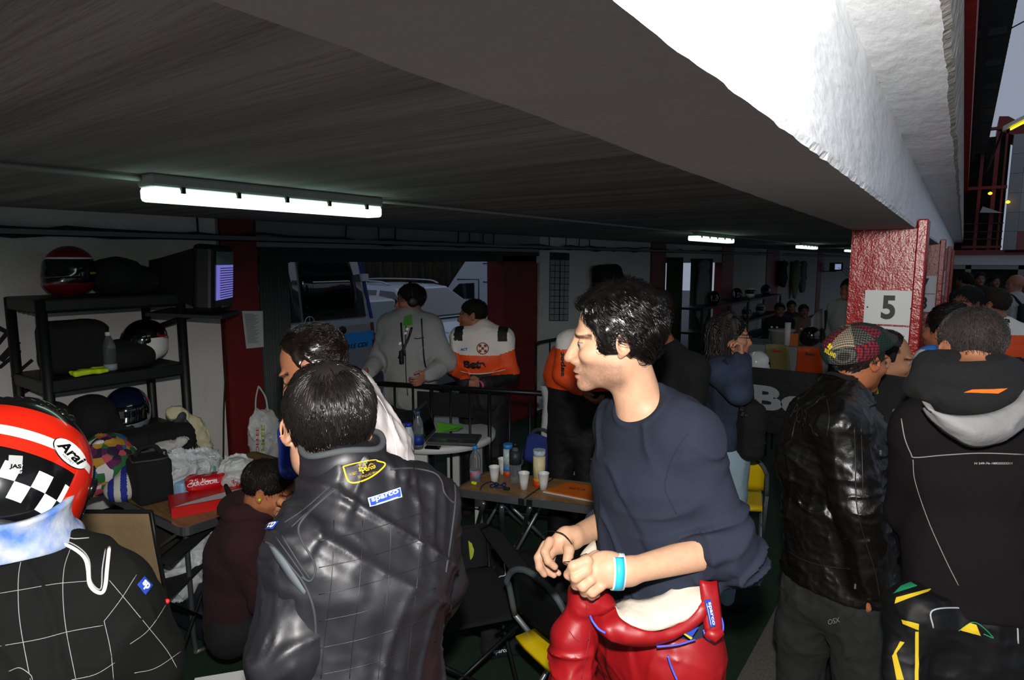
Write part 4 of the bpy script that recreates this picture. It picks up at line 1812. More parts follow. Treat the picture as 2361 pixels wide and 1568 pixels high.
# ------------------------------------------------------------------ man in the black satin suit, seen from behind
def black_suit_man():
    j = std((0, 0), 12, 1.80)
    j['hc'] = J(757, 985, 1.25)
    j['hf'] = nz(FH * .80 - CR * .42 - ZU * .20)
    j['hu'] = nz(ZU * .93 + FH * .16)
    j['hs'] = 1.0
    j['c7'] = J(798, 1122, 1.20)
    l = nz(J(640, 1270, 1.06) - J(1000, 1165, 1.34))
    j['l'] = l
    j['f'] = nz(np.cross(l, ZU))
    j['shL'] = J(712, 1282, 1.12)
    j['shR'] = J(975, 1175, 1.32)
    j['uch'] = J(840, 1240, 1.21)
    j['chest'] = J(842, 1330, 1.20)
    j['waist'] = J(835, 1500, 1.18)
    pel = J(825, 1690, 1.16)
    j['pelvis'] = pel
    j['base'] = np.array([pel[0], pel[1], 0])
    j['elL'] = J(672, 1500, 1.07)
    j['wrL'] = J(660, 1720, 1.12)
    j['elR'] = J(1000, 1330, 1.40)
    j['wrR'] = J(960, 1480, 1.52)
    for n, sg in (('L', 1), ('R', -1)):
        j['hp' + n] = pel + l * sg * .09
        j['kn' + n] = np.array([pel[0], pel[1], .5]) + l * sg * .1 + j['f'] * .03
        j['an' + n] = np.array([pel[0], pel[1], .08]) + l * sg * .12
    T = person('man seen from behind in a glossy black racing suit, short black hair, head bowed', j)
    body_ob(j, T, 'b88a70', h=.0045, stub=.5, hands=True)
    hair_ob(j, T, '191614', n=8500, length=.036, steps=7, curl=.0012, freq=10, r=.00085, infl=.008, whorl=(-.062, .012, .105), droop=.12, lift=.009, seed=12,
            clump=700, shell_h=.005, shellcut=.05, nape=-.082,
            keep=lambda p: hairline(.05, -.105)(p) & ((np.linalg.norm(p - np.array([-.062, .012, .112]), axis=1) > .020) | (np.random.default_rng(2).random(len(p)) < .25)))
    m = mat('black_satin', '131318', .50, spec=.7, bump=[(420, .12)], crease=[(5, .7), (12, .5)])
    P = torso_p(j, .018, 1.0, k=.05, shoulder=.052)
    P += [cap(j['shL'], j['shL'] * .4 + j['uch'] * .6, .056, .060, k=.05), cap(j['shR'], j['shR'] * .4 + j['uch'] * .6, .056, .060, k=.05)]
    P += leg_p(j, 'L', .025) + leg_p(j, 'R', .025)
    A = np.stack([l, j['f'], ZU], 1)
    # diagonal drapes from the shoulders to the small of the back
    dv = nz(l * .75 + ZU * .6)
    dn = nz(np.cross(dv, j['f']))
    dv2 = nz(-l * .5 + ZU * .85)
    dn2 = nz(np.cross(dv2, j['f']))
    P += [noisep(1, .009, st=np.stack([dv * 2.5, dn * 6, j['f'] * 3], 1)),
          foldp(.010, np.stack([dv * 3.2, dn * 12, j['f'] * 4], 1)), foldp(.008, np.stack([dv2 * 5, dn2 * 20, j['f'] * 5], 1)),
          foldp(.004, np.stack([dv * 12, dn * 34, j['f'] * 12], 1))]
    su = skin_ob('race_suit', P, .0055, m, T)
    # sleeves
    P = arm_p(j, 'L', .022, 1.98, 1.0) + [noisep(6, .007), foldp(.010, (9, 9, 14)), foldp(.005, (22, 22, 12))]
    skin_ob('sleeve', P, .006, m, T)
    P = arm_p(j, 'R', .022, 1.98, 1.0) + [noisep(6, .007), foldp(.010, (9, 9, 14)), foldp(.005, (22, 22, 12))]
    skin_ob('sleeve', P, .006, m, T)
    # shoulder yoke: padded epaulettes
    bv = bvh_of(su)
    # standing collar: ring round the neck
    ck = mat('black_collar', '1a1a1c', .75, bump=[(200, .3)])
    c = j['c7'] + ZU * .050 + j['f'] * .03 + CR * .016
    up = nz(ZU * .88 + j['f'] * .50)
    Rf = frame(j['f'], up)
    G = []
    for h_, rr in ((-.060, 1.10), (-.03, 1.04), (.0, 1.0), (.026, 1.0)):
        row = []
        for a in np.radians(np.linspace(38, 322, 48)):
            row.append(c + Rf @ np.array([math.cos(a) * .072 * rr, math.sin(a) * .078 * rr, h_ + .006 * math.sin(a * 3)]))
        G.append(row)
    mb = MB(); mb.grid(np.array(G), 0, True, .010)
    col = mb.build('collar', m, T)
    mb = MB(); mb.tube([p + up * .004 for p in G[-1]], .0065, 8); mb.build('collar_trim', mat('charcoal_trim', '3a3d3f', .85), col)
    bvc = bvh_of(col, su)
    yel = mat('yellow_thread', 'f0b81e', .6)
    mb = MB(); seam(mb, bvc, [(791, 1076), (807, 1112), (850, 1103), (888, 1072), (868, 1062)], .0016)
    mb.build('yellow_edging', yel, col)
    mb = MB(); seam(mb, bvc, [(791, 1076), (812, 1070), (845, 1063), (869, 1060)], .0012)
    mb.build('yellow_edging', yel, col)
    mb = MB()
    patch_text(mb, bvc, 'sparco', [(829, 1094), (863, 1084), (862, 1071), (827, 1081)], bold=.02)
    mb.build('collar_lettering', yel, col)
    mb = MB()
    for (q, t) in (([(806, 1099), (824, 1095), (823, 1089), (805, 1093)], 'N 2082-C'), ([(826, 1104), (866, 1092), (866, 1087), (825, 1099)], 'STANDARD 8856'), ([(830, 1079), (860, 1070), (858, 1064), (828, 1073)], 'FIA')):
        patch_text(mb, bvc, t, q)
    mb.build('collar_small_print', mat('dull_gold_thread', 'a8842a', .7), col)
    # back patch
    blu = mat('sparco_blue', '1d3c9c', .6)
    w = mat('white_thread', 'eef0f4', .7)
    q = [(850, 1172), (925, 1147), (921, 1125), (846, 1149)]
    mb = MB(); patch(mb, bv, q, off=.0035); pp = mb.build('back_patch', mat('patch_white_edge', '9fb6e8', .6), su)
    q2 = [(852, 1169), (922, 1146), (919, 1128), (849, 1151)]
    mb = MB(); patch(mb, bv, q2, off=.0045); mb.build('patch_field', blu, pp)
    mb = MB(); patch_text(mb, bv, 'sparco', [(855, 1163), (917, 1142), (915, 1130), (852, 1151)], off=.006, bold=.02)
    patch(mb, bv, [(864, 1166), (915, 1149), (915, 1147), (864, 1164)], off=.006, nv=1)
    mb.build('patch_lettering', w, pp)
    q = [(603, 1222), (634, 1222), (646, 1205), (622, 1208)]
    mb = MB(); patch(mb, bv, q, off=.0045); pp = mb.build('shoulder_patch', blu, su)
    mb = MB(); patch_text(mb, bv, 'arco', [(608, 1220), (634, 1219), (643, 1207), (622, 1210)], off=.006, bold=.03); mb.build('patch_lettering', w, pp)
    # stitched seams and epaulettes
    mb = MB()
    gr = mat('grey_piping', '2b2d30', .8)
    for pts in ([(775, 1128), (735, 1160), (700, 1195), (688, 1220), (697, 1250), (718, 1285), (727, 1310), (722, 1332), (712, 1340), (695, 1330)],
                [(600, 1245), (630, 1260), (665, 1300), (700, 1345), (722, 1400), (728, 1460), (722, 1530)],
                [(900, 1082), (950, 1080), (1000, 1090), (1018, 1110), (1024, 1135), (1040, 1155), (1052, 1160)],
                [(1030, 1060), (1045, 1100), (1050, 1150), (1040, 1240), (1028, 1320)]):
        mb = MB(); seam(mb, bv, pts, .0022); mb.build('piping', gr, su)
    for pts in ([(760, 1122), (700, 1175), (655, 1205)], [(770, 1126), (712, 1178), (672, 1215)], [(650, 1235), (690, 1300), (715, 1335)], [(636, 1238), (680, 1300), (706, 1338)]):
        mb = MB(); seam(mb, bv, pts, .0012); mb.build('seam', gr, su)
    mb = MB()
    for k in range(6):
        y0 = 1225 + 62 * k
        seam(mb, bv, [(735, y0 + 22), (830, y0 + 2), (930, y0 - 28), (1005, y0 - 55)], .0008)
    for k in range(4):
        x0 = 770 + 66 * k
        seam(mb, bv, [(x0, 1200), (x0 - 5, 1330), (x0 - 22, 1480), (x0 - 30, 1565)], .0008)
    mb.build('quilt_stitching', m, su)
    # grey elastic panel along the left arm hole
    mb = MB()
    a_ = [(634, 1262), (655, 1285), (683, 1325), (706, 1362)]
    b_ = [(622, 1256), (640, 1290), (666, 1330), (703, 1372)]
    A3 = [pxpt(bvh_of(su, *[o for o in T.children if o.name.startswith('sleeve')]), x, y, .002) for x, y in bez(a_, 5)]
    B3 = [pxpt(bvh_of(su, *[o for o in T.children if o.name.startswith('sleeve')]), x, y, .002) for x, y in bez(b_, 5)]
    if all(p is not None for p in A3 + B3):
        mb.grid(np.array([A3, B3]), 0, True, .003); mb.build('elastic_panel', mat('grey_elastic', '4b5156', .8), su)
    for n in 'LR':
        shoe_ob(j, n, mat('black_suede'), T)


# ------------------------------------------------------------------ man wearing a helmet, left foreground
def helmet_man():
    j = std((0, 0), -8, 1.74)
    O = J(22, 1100, 1.18)
    hf = nz(FH * .70 - CR * .25 - ZU * .70)
    hu = nz(ZU * .70 + FH * .70 - CR * .04)
    j['hc'] = O - hu * .02
    j['hf'] = hf
    j['hu'] = hu
    j['c7'] = J(38, 1255, 1.15)
    l = nz(-CR * .94 - FH * .34)
    j['l'] = l
    j['f'] = nz(np.cross(l, ZU))
    j['shR'] = J(212, 1385, 1.16)
    j['shL'] = J(-175, 1330, 1.08)
    j['uch'] = J(45, 1380, 1.12)
    j['chest'] = J(45, 1480, 1.12)
    j['waist'] = J(45, 1640, 1.10)
    pel = J(45, 1850, 1.10)
    j['pelvis'] = pel
    j['base'] = np.array([pel[0], pel[1], 0])
    j['elR'] = J(325, 1540, 1.20)
    j['wrR'] = J(250, 1640, 1.38)
    j['elL'] = J(-300, 1500, 1.1)
    j['wrL'] = J(-200, 1600, 1.3)
    for n, sg in (('L', 1), ('R', -1)):
        j['hp' + n] = pel + l * sg * .09
        j['kn' + n] = np.array([pel[0], pel[1], .48]) + l * sg * .1
        j['an' + n] = np.array([pel[0], pel[1], .08]) + l * sg * .12
    T = person('person in a red, black and white full-face helmet and a black suit with check lines', j)
    body_ob(j, T, 'e3b294', h=.006)
    # suit
    m = mat('black_nomex', '0c0d0d', .9, spec=.2, bump=[(600, .25)], crease=[(5, .5)])
    P = torso_p(j, .022, 1.04, k=.06, shoulder=.056) + arm_p(j, 'R', .026, 1.97, 1.05) + arm_p(j, 'L', .030, 1.97, 1.1) + leg_p(j, 'L', .025) + leg_p(j, 'R', .025)
    P += [noisep(5, .009), foldp(.009, (10, 10, 6)), foldp(.004, (20, 20, 14))]
    su = skin_ob('race_suit', P, .006, m, T, hi=None)
    bv = bvh_of(su)
    wp = mat('white_piping', 'e6e4e0', .7)
    mb = MB()
    seam(mb, bv, [(58, 1232), (100, 1242), (150, 1256), (180, 1272), (197, 1290), (203, 1315), (206, 1345), (218, 1362), (235, 1367), (243, 1350), (247, 1310), (252, 1262)], .0034)
    mb.build('shoulder_piping', wp, su)
    mb = MB()
    for pts in ([(75, 1230), (130, 1240), (178, 1260), (205, 1290), (210, 1340), (232, 1358), (236, 1310), (243, 1265)], [(205, 1240), (170, 1242), (150, 1236), (125, 1232)]):
        seam(mb, bv, pts, .0012)
    mb.build('stitching', mat('grey_thread', '8e8e8c', .8), su)
    mb = MB()
    for pts in ([(65, 1245), (45, 1310), (42, 1380), (48, 1450), (70, 1568)], [(162, 1265), (148, 1310), (145, 1370), (152, 1450), (175, 1568)],
                [(0, 1368), (60, 1358), (130, 1346), (200, 1340)], [(0, 1490), (90, 1474), (160, 1456), (238, 1442)], [(0, 1258), (60, 1256), (120, 1255)],
                [(315, 1325), (280, 1380), (250, 1420), (240, 1432)], [(252, 1338), (300, 1395), (345, 1450), (385, 1500), (408, 1540)], [(384, 1392), (360, 1430), (335, 1460), (300, 1485)],
                [(165, 1568), (220, 1555), (265, 1528)], [(310, 1552), (360, 1540), (420, 1500)], [(20, 1548), (45, 1540), (70, 1556), (75, 1568)], [(240, 1432), (255, 1500), (262, 1568)]):
        seam(mb, bv, pts, .0006)
    mb.build('check_stitching', mat('pale_thread', '8a8a88', .8), su)
    blu = mat('sparco_blue', '1d3c9c', .6)
    w = mat('white_thread', 'eef0f4', .7)
    q = [(314, 1349), (333, 1372), (349, 1350), (330, 1330)]
    mb = MB(); patch(mb, bv, q, off=.003); pp = mb.build('sleeve_patch', blu, su)
    mb = MB(); patch_text(mb, bv, 'sp', [(321, 1351), (333, 1365), (343, 1350), (330, 1337)], off=.0045, bold=.04); mb.build('patch_lettering', w, pp)
    mb = MB()
    for x, y in ((384, 1387), (413, 1421)):
        p = pxpt(bv, x, y, .001)
        if p is None:
            p = pxpt(bv, x - 14, y, .001)
        if p is not None:
            mb.lathe(p, [(.005, -.002), (.005, .002), (0, .004)], 10, 0, axis=-CF)
    mb.build('red_dart', mat('red_thread', 'd01818', .6), su)
    # towel round the neck
    c = J(30, 1240, 1.13)
    Rf = frame(j['f'], nz(ZU + j['f'] * .25))
    G = []
    for t in np.linspace(0, 1, 9):
        row = []
        for a in np.radians(np.linspace(60, 300, 50)):
            r_ = .092 + .012 * t - .012 * math.sin(t * 3.14)
            row.append(c + Rf @ np.array([math.cos(a) * r_, math.sin(a) * r_, .060 - .070 * t + .004 * math.sin(a * 3 + t * 4)]))
        G.append(row)
    mb = MB(); mb.grid(np.array(G), 0, True, .009)
    o = mb.build('neck_towel', mat('white_blue_towel', 'a4a9b0', .95, col2='4a70b0', vscale=22, bump=[(40, .5), (400, .4)]), T)
    # helmet
    K = dict(red=0, white=1, black=2)
    ms = [mat('helmet_fluo_red', 'c8200e', .25, coat=.8), mat('helmet_white', 'e8e8e6', .25, coat=.8), mat('helmet_black', '0b0b0c', .22, coat=.8)]

    def colf(a, e):
        if e > 36:
            return 2
        if abs(a) < 108:
            return 1 if 7 < e < 13 and abs(a) > 90 else (0 if e > -40 else 2)
        if e > 14:
            return 0
        if e > 7:
            return 1
        if e > -2:
            return 0
        if e > -11:
            return 2
        if e > -35:
            row = int((e + 35) // 12)
            return 1 if (int((a + 180) // 11.25) + row) % 2 else 2
        return 2
    HT = thing('racing_helmet', 'red, white and black helmet with a chequered band, worn by the left foreground person', 'helmet', O)
    helmet_ob('racing_helmet', HT, O, frame(hf, hu), 1.10, colf, ms, nu=160, nvv=110)
    sh = [o for o in HT.children if o.name.startswith('shell')][0]
    hb = bvh_of(sh)
    mb = MB()
    oval = [(165 + 44 * math.cos(a) * .86 + 20 * math.sin(a) * -.0 + 0, 1040 + 44 * math.cos(a) * .62 + 0) for a in (0,)]
    cx, cy, ra, rb, th = 161, 1046, 46, 22, math.radians(42)
    el_ = lambda k, n=28: [(cx + ra * k * math.cos(t) * math.cos(th) - rb * k * math.sin(t) * math.sin(th), cy + ra * k * math.cos(t) * math.sin(th) + rb * k * math.sin(t) * math.cos(th)) for t in np.linspace(0, 2 * math.pi, n, endpoint=False)]
    G = [[pxpt(hb, x, y, .0016) for x, y in el_(k)] for k in (.02, .3, .6, .85, 1.0)]
    if all(p is not None for r_ in G for p in r_):
        mb.grid(np.array(G), 0, True, 0, wrap=True)
    ov = mb.build('oval_badge', ms[1], sh)
    mb = MB(); seam(mb, hb, el_(1.0), .0016, closed=True); mb.build('badge_outline', ms[2], ov)
    mb = MB()
    ux, uy = np.array([math.cos(th), math.sin(th)]), np.array([math.sin(th), -math.cos(th)])
    c0 = np.array([cx, cy])
    q = [c0 - ux * 37 - uy * 10, c0 + ux * 36 - uy * 10, c0 + ux * 36 + uy * 14, c0 - ux * 37 + uy * 14]
    patch_text(mb, hb, 'Arai', q, off=.0028, bold=.03, shear=.3); mb.build('badge_lettering', ms[2], ov)
    mb = MB(); q = [c0 - ux * 12 - uy * 17, c0 + ux * 20 - uy * 17, c0 + ux * 20 - uy * 12, c0 - ux * 12 - uy * 12]
    patch_text(mb, hb, 'HELMET', q, off=.0028); mb.build('badge_lettering', ms[2], ov)
    mb = MB(); patch(mb, hb, [(18, 1084), (50, 1085), (52, 1052), (20, 1050)], off=.0016); gb = mb.build('grey_sticker', mat('grey_sticker', '9a9c9c', .4), sh)
    mb = MB(); patch_text(mb, hb, 'JAS', [(20, 1083), (48, 1084), (48, 1072), (22, 1071)], off=.003, bold=.04); mb.build('sticker_lettering', ms[2], gb)
    mb = MB(); patch_text(mb, hb, '52333-07', [(12, 1092), (50, 1093), (50, 1088), (12, 1087)], off=.0025, bold=.02); mb.build('small_number', ms[1], sh)
    # air vent ridge on the crown
    Rh = frame(hf, hu)
    P = []
    for k in range(-5, 6):
        a = math.radians(180 + k * 13)
        p = O + Rh @ np.array([math.cos(a) * .085, math.sin(a) * .074, .108 + (0 if k % 2 else .002)])
        P.append(ell(p, (.018, .011, .013), frame(Rh @ np.array([math.cos(a), math.sin(a), 0]), hu), .008))
    P.append(ell(O + Rh @ np.array([-.02, 0, .128]), (.052, .050, .018), Rh, .01))
    skin_ob('air_vents', P, .003, ms[2], HT)
    # rear neck roll
    P = [torus(O + Rh @ np.array([.0, 0, -.118]), .092, .020, Rh, 1.0, .01)]
    skin_ob('neck_roll', P, .005, mat('black_neoprene', '121213', .6, bump=[(30, .3)]), HT)


# ------------------------------------------------------------------ man in cap and leather jacket; smiling man beyond him; man in hooded jacket
def cap_man():
    j = std((0, 0), -68, 1.74)
    b = J(1925, 1400, 2.30)
    j = std(b[:2], -62, 1.74)
    j['hc'] = J(1980, 832, 2.36)
    j['hf'] = nz(CR * .90 + FH * .30 - ZU * .12)
    j['hu'] = nz(ZU - CR * .05)
    j['hs'] = 1.0
    j['c7'] = J(1938, 915, 2.34)
    l = nz(FH * .62 - CR * .72)
    l = nz(np.cross(ZU, nz(CR * .82 + FH * .52)))
    j['l'] = l
    j['uch'] = J(1925, 985, 2.34)
    j['chest'] = J(1925, 1060, 2.34)
    j['waist'] = J(1932, 1210, 2.34)
    j['pelvis'] = J(1925, 1350, 2.34)
    j['shR'] = J(1935, 985, 2.16)
    j['shL'] = J(1885, 975, 2.48)
    j['elR'] = J(1975, 1170, 2.12)
    j['wrR'] = J(2005, 1345, 2.16)
    j['elL'] = J(1880, 1160, 2.55)
    j['wrL'] = J(1960, 1290, 2.6)
    pel = j['pelvis']
    for n, sg in (('L', 1), ('R', -1)):
        j['hp' + n] = pel + l * sg * .09
        j['kn' + n] = np.array([pel[0], pel[1], .50]) + l * sg * .11
        j['an' + n] = np.array([pel[0], pel[1], .08]) + l * sg * .12
    j['base'] = np.array([pel[0], pel[1], 0])
    T = person('man in a black leather jacket and patchwork tweed flat cap, standing before the red column', j)
    body_ob(j, T, 'aa6844', h=.005, stub=.4, iris='2c1c10')
    hair_ob(j, T, '2a2522', n=3000, length=.040, steps=8, curl=.004, freq=14, r=.0012, infl=.006, whorl=(.02, 0, .12), seed=31, clump=200, shell_h=.006, lift=.004,
            keep=lambda p: hairline(.02, -.08)(p) & (p[:, 2] < .04))
    lm = mat('black_leather', '100f0e', .36, spec=.7, bump=[(60, .35), (260, .25)], crease=[(7, .6), (18, .5)])
    P = torso_p(j, .030, 1.06, k=.05, shoulder=.058) + arm_p(j, 'R', .028, 1.96, 1.12) + arm_p(j, 'L', .028, 1.96, 1.12)
    P += [cap(j['pelvis'] + ZU * .02, j['waist'], .125, .13, l, 1.25, 1.25, k=.04), halfsp(j['pelvis'] + ZU * .01, -ZU, k=.012)]
    P += [noisep(1, .009, st=(6, 6, 3)), foldp(.010, (12, 12, 5)), foldp(.008, (10, 10, 22)), foldp(.003, (40, 40, 40))]
    jk = skin_ob('leather_jacket', P, .006, lm, T)
    bv = bvh_of(jk)
    mb = MB()
    seam(mb, bv, [(1970, 985), (1972, 1060), (1975, 1160), (1990, 1230), (2018, 1320), (2030, 1390)], .0022)
    seam(mb, bv, [(1902, 900), (1912, 960), (1905, 1010)], .0016)
    seam(mb, bv, [(1900, 905), (1880, 930), (1840, 960), (1825, 1010)], .0016)
    seam(mb, bv, [(1985, 980), (1988, 1060), (1990, 1160)], .0016)
    seam(mb, bv, [(1815, 1270), (1850, 1290), (1900, 1305), (1960, 1312)], .002)
    mb.build('zip_seam', mat('gunmetal', '3c3d40', .4, metal=.6), jk)
    mb = MB(); patch_text(mb, bv, 'PORAL', [(1822, 962), (1888, 1008), (1878, 962), (1838, 930)], off=.002)
    mb.build('embossed_lettering', mat('dull_leather', '2b2926', .6), jk)
    c = j['c7'] + (j['hc'] - j['c7']) * .18
    Rf = frame(nz(CR * .82 + FH * .52 - ZU * .3), nz(ZU * .94 + CR * .25))
    G = [[c + Rf @ np.array([math.cos(a) * (.080 + .02 * t), math.sin(a) * (.084 + .02 * t), .025 - .055 * t]) for a in np.radians(np.linspace(40, 320, 40))] for t in (0, .5, 1)]
    mb = MB(); mb.grid(np.array(G), 0, True, .012); mb.build('collar', lm, T)
    for (x, y) in ((2028, 1045), (1974, 1350)):
        mb = MB(); p = pxpt(bv, x, y, .004) if pxpt(bv, x, y, .004) is not None else J(x, y, 2.2)
        mb.box(p, (.006, .008, .018)); mb.build('zip_pull', mat('chrome', 'd0d0d0', .15, metal=1), T)
    tm = mat('dark_grey_canvas', '242625', .9, bump=[(500, .2)], crease=[(6, .7), (14, .4)])
    P = [cap(pel + ZU * .04, pel - ZU * .06, .118, .12, l, 1.28, 1.28, k=.04)]
    for n in 'LR':
        P += [cap(j['hp' + n], j['kn' + n], .110, .092, k=.04), cap(j['kn' + n], j['an' + n], .090, .080, k=.03)]
    P += [noisep(6, .010), foldp(.010, (14, 14, 7)), foldp(.005, (16, 16, 24))]
    tr = skin_ob('cargo_trousers', P, .008, tm, T)
    bt = bvh_of(tr)
    mb = MB()
    seam(mb, bt, [(1975, 1385), (1965, 1420), (1900, 1440), (1890, 1400)], .0018)
    seam(mb, bt, [(1985, 1400), (2010, 1440), (1990, 1500), (1950, 1520)], .0018)
    mb.build('pocket_seam', tm, tr)
    mb = MB(); patch_text(mb, bt, 'OSX', [(1910, 1440), (1938, 1434), (1936, 1422), (1910, 1428)], off=.003); mb.build('pocket_lettering', mat('grey_thread', '8e8e8c', .8), tr)
    for n in 'LR':
        shoe_ob(j, n, mat('black_suede', '18181a', .9), T)
    # flat cap
    R = frame(nz(j['hf'] * 1 + ZU * .50), nz(ZU * .9 - j['hf'] * .45))
    O = j['hc'] + ZU * .030
    CT = thing('flat_cap', 'patchwork tweed flat cap with small yellow embroidery worn by the man in the leather jacket', 'cap', O)
    V, F = polygonise([ell(O + R @ np.array([-.012, 0, .040]), (.128, .108, .070), R, 0), ell(O + R @ np.array([.07, 0, .015]), (.085, .09, .032), R, .03),
                       ell(O + R @ np.array([-.02, 0, .018]), (.108, .090, .075), R, .02),
                       halfsp(O + R @ np.array([0, 0, -.002]), R @ np.array([-.12, 0, -1.0]), k=.01), noisep(9, .006)], .004)
    V = relax(V, F, 1)
    L = (V[F].mean(1) - O) @ R
    ang = np.degrees(np.arctan2(L[:, 1], L[:, 0] + .01))
    cellr = np.floor((ang + 180) / 45).astype(int)
    ring = ((L[:, 2] > .072).astype(int))
    mi = (cellr * 3 + ring * 2 + 4) % 5

    def plaid(name, a, b, sc, rough=.95):
        m_ = mat(name, a, rough, bump=[(400, .5)])
        nt = m_.node_tree
        N, Lk = nt.nodes, nt.links
        bs = N['Principled BSDF']
        tc = N['Texture Coordinate']
        prev = None
        for d_ in ('X', 'Y', 'Z'):
            wv = N.new('ShaderNodeTexWave'); wv.inputs['Scale'].default_value = sc; wv.bands_direction = d_
            Lk.new(tc.outputs['Object'], wv.inputs['Vector'])
            gt = N.new('ShaderNodeMath'); gt.operation = 'GREATER_THAN'; gt.inputs[1].default_value = .62
            Lk.new(wv.outputs['Fac'], gt.inputs[0])
            if prev is None:
                prev = gt
            else:
                mx_ = N.new('ShaderNodeMath'); mx_.operation = 'ADD'
                Lk.new(prev.outputs[0], mx_.inputs[0]); Lk.new(gt.outputs[0], mx_.inputs[1]); prev = mx_
        dv = N.new('ShaderNodeMath'); dv.operation = 'MULTIPLY'; dv.inputs[1].default_value = .5; dv.use_clamp = True
        Lk.new(prev.outputs[0], dv.inputs[0])
        mc = N.new('ShaderNodeMix'); mc.data_type = 'RGBA'
        mc.inputs[6].default_value = (*lin(a), 1); mc.inputs[7].default_value = (*lin(b), 1)
        Lk.new(dv.outputs[0], mc.inputs['Factor']); Lk.new(mc.outputs[2], bs.inputs['Base Color'])
        return m_
    ms = [plaid('tweed_green', '16382c', '0a1512', 40), plaid('tweed_cream', 'd2bda0', '2c2420', 55), plaid('tweed_red', 'a01f2c', '1c1a24', 30), plaid('tweed_olive', '3c3f30', '24251c', 70), plaid('tweed_grey', '6a6a62', '191a1a', 40)]
    mesh_ob('crown', V, F, ms, CT, mi=mi, smooth=True)
    G = []
    for t in np.linspace(0, 1, 6):
        G.append([O + R @ np.array([.080 + .062 * t * math.cos(a * .9), math.sin(a) * .088, 0.022 - .018 * t - .012 * math.sin(a) ** 2]) for a in np.linspace(-1.35, 1.35, 26)])
    mb = MB(); mb.grid(np.array(G), 0, True, .006); mb.build('peak', mat('black_wool', '0f0f10', .95), CT)
    cb = bvh_of([o for o in CT.children if o.name.startswith('crown')][0])
    mb = MB()
    mb.tube([pxpt(cb, 1905, 860, .0) if pxpt(cb, 1905, 860, .0) is not None else J(1905, 860, 2.3), J(1925, 862, 2.27), J(1950, 872, 2.25), J(1978, 876, 2.24)], [.006, .007, .008, .007], 8, flat=.5)
    mb.build('back_strap', MATS['black_wool'], CT)
    mb = MB(); patch_text(mb, cb, 'IRELAND', [(1902, 812), (1927, 826), (1929, 816), (1904, 803)], off=.003, bold=.04)
    for (x, y) in ((1911, 800), (1917, 800), (1914, 795), (1914, 804)):
        p = pxpt(cb, x, y, .001)
        if p is not None:
            mb.lathe(p, [(.006, 0), (.004, .002), (0, .003)], 10, 0, axis=-CF)
    mb.build('embroidery', mat('bright_yellow_thread', 'e8d020', .7), CT)


def smiling_man():
    b = J(2010, 1300, 2.75)
    j = std(b[:2], -62, 1.70)
    j['hc'] = J(2043, 828, 2.75)
    j['hf'] = nz(CR * .90 - FH * .36 - ZU * .14)
    j['hu'] = nz(ZU - CR * .05)
    j['c7'] = J(1995, 915, 2.78)
    T = person('smiling balding man in a black jacket just beyond the man in the cap', j)
    body_ob(j, T, 'a87858', h=.005, stub=.6, mouth=.003, nose=1.1, iris='2c1c10')
    hair_ob(j, T, '1b1613', n=2600, length=.016, steps=4, r=.0010, infl=.004, lift=.003, seed=33, comb=lambda q, f_: np.tile([-1., 0, -.4], (len(q), 1)),
            keep=lambda p: (p[:, 0] < .0 + .05 * np.clip((p[:, 2] - .08) / .03, 0, 1)) & hairline(.05)(p), face=(.130, 0, .03, .125, .13, .10), shell_h=.005)
    m = mat('black_fleece', '101112', .95, bump=[(300, .4), (10, .4)])
    P = torso_p(j, .03, 1.05) + arm_p(j, 'R', .026, 1.95, 1.05) + arm_p(j, 'L', .026, 1.95, 1.05)
    P += [cap(j['c7'], j['c7'] + ZU * .05 + j['f'] * .02, .072, .068, k=.02), noisep(8, .01)]
    jk = skin_ob('jacket', P, .008, m, T)
    P = leg_p(j, 'L', .02) + leg_p(j, 'R', .02) + [noisep(8, .01)]
    skin_ob('trousers', P, .01, mat('black_trousers', '141416', .9), T)
    bv = bvh_of(jk)
    gr = mat('green_yellow_logo', '2f7a3c', .7)
    mb = MB(); patch(mb, bv, [(2060, 968), (2072, 965), (2070, 940), (2058, 945)], off=.003, nu=4, nv=4); mb.build('chest_logo', gr, jk)
    mb = MB(); patch(mb, bv, [(2015, 912), (2026, 908), (2025, 898), (2014, 902)], off=.003, nu=4, nv=4); mb.build('collar_logo', mat('olive_logo', '8a8a20', .7), jk)
    for n in 'LR':
        shoe_ob(j, n, mat('black_suede'), T)


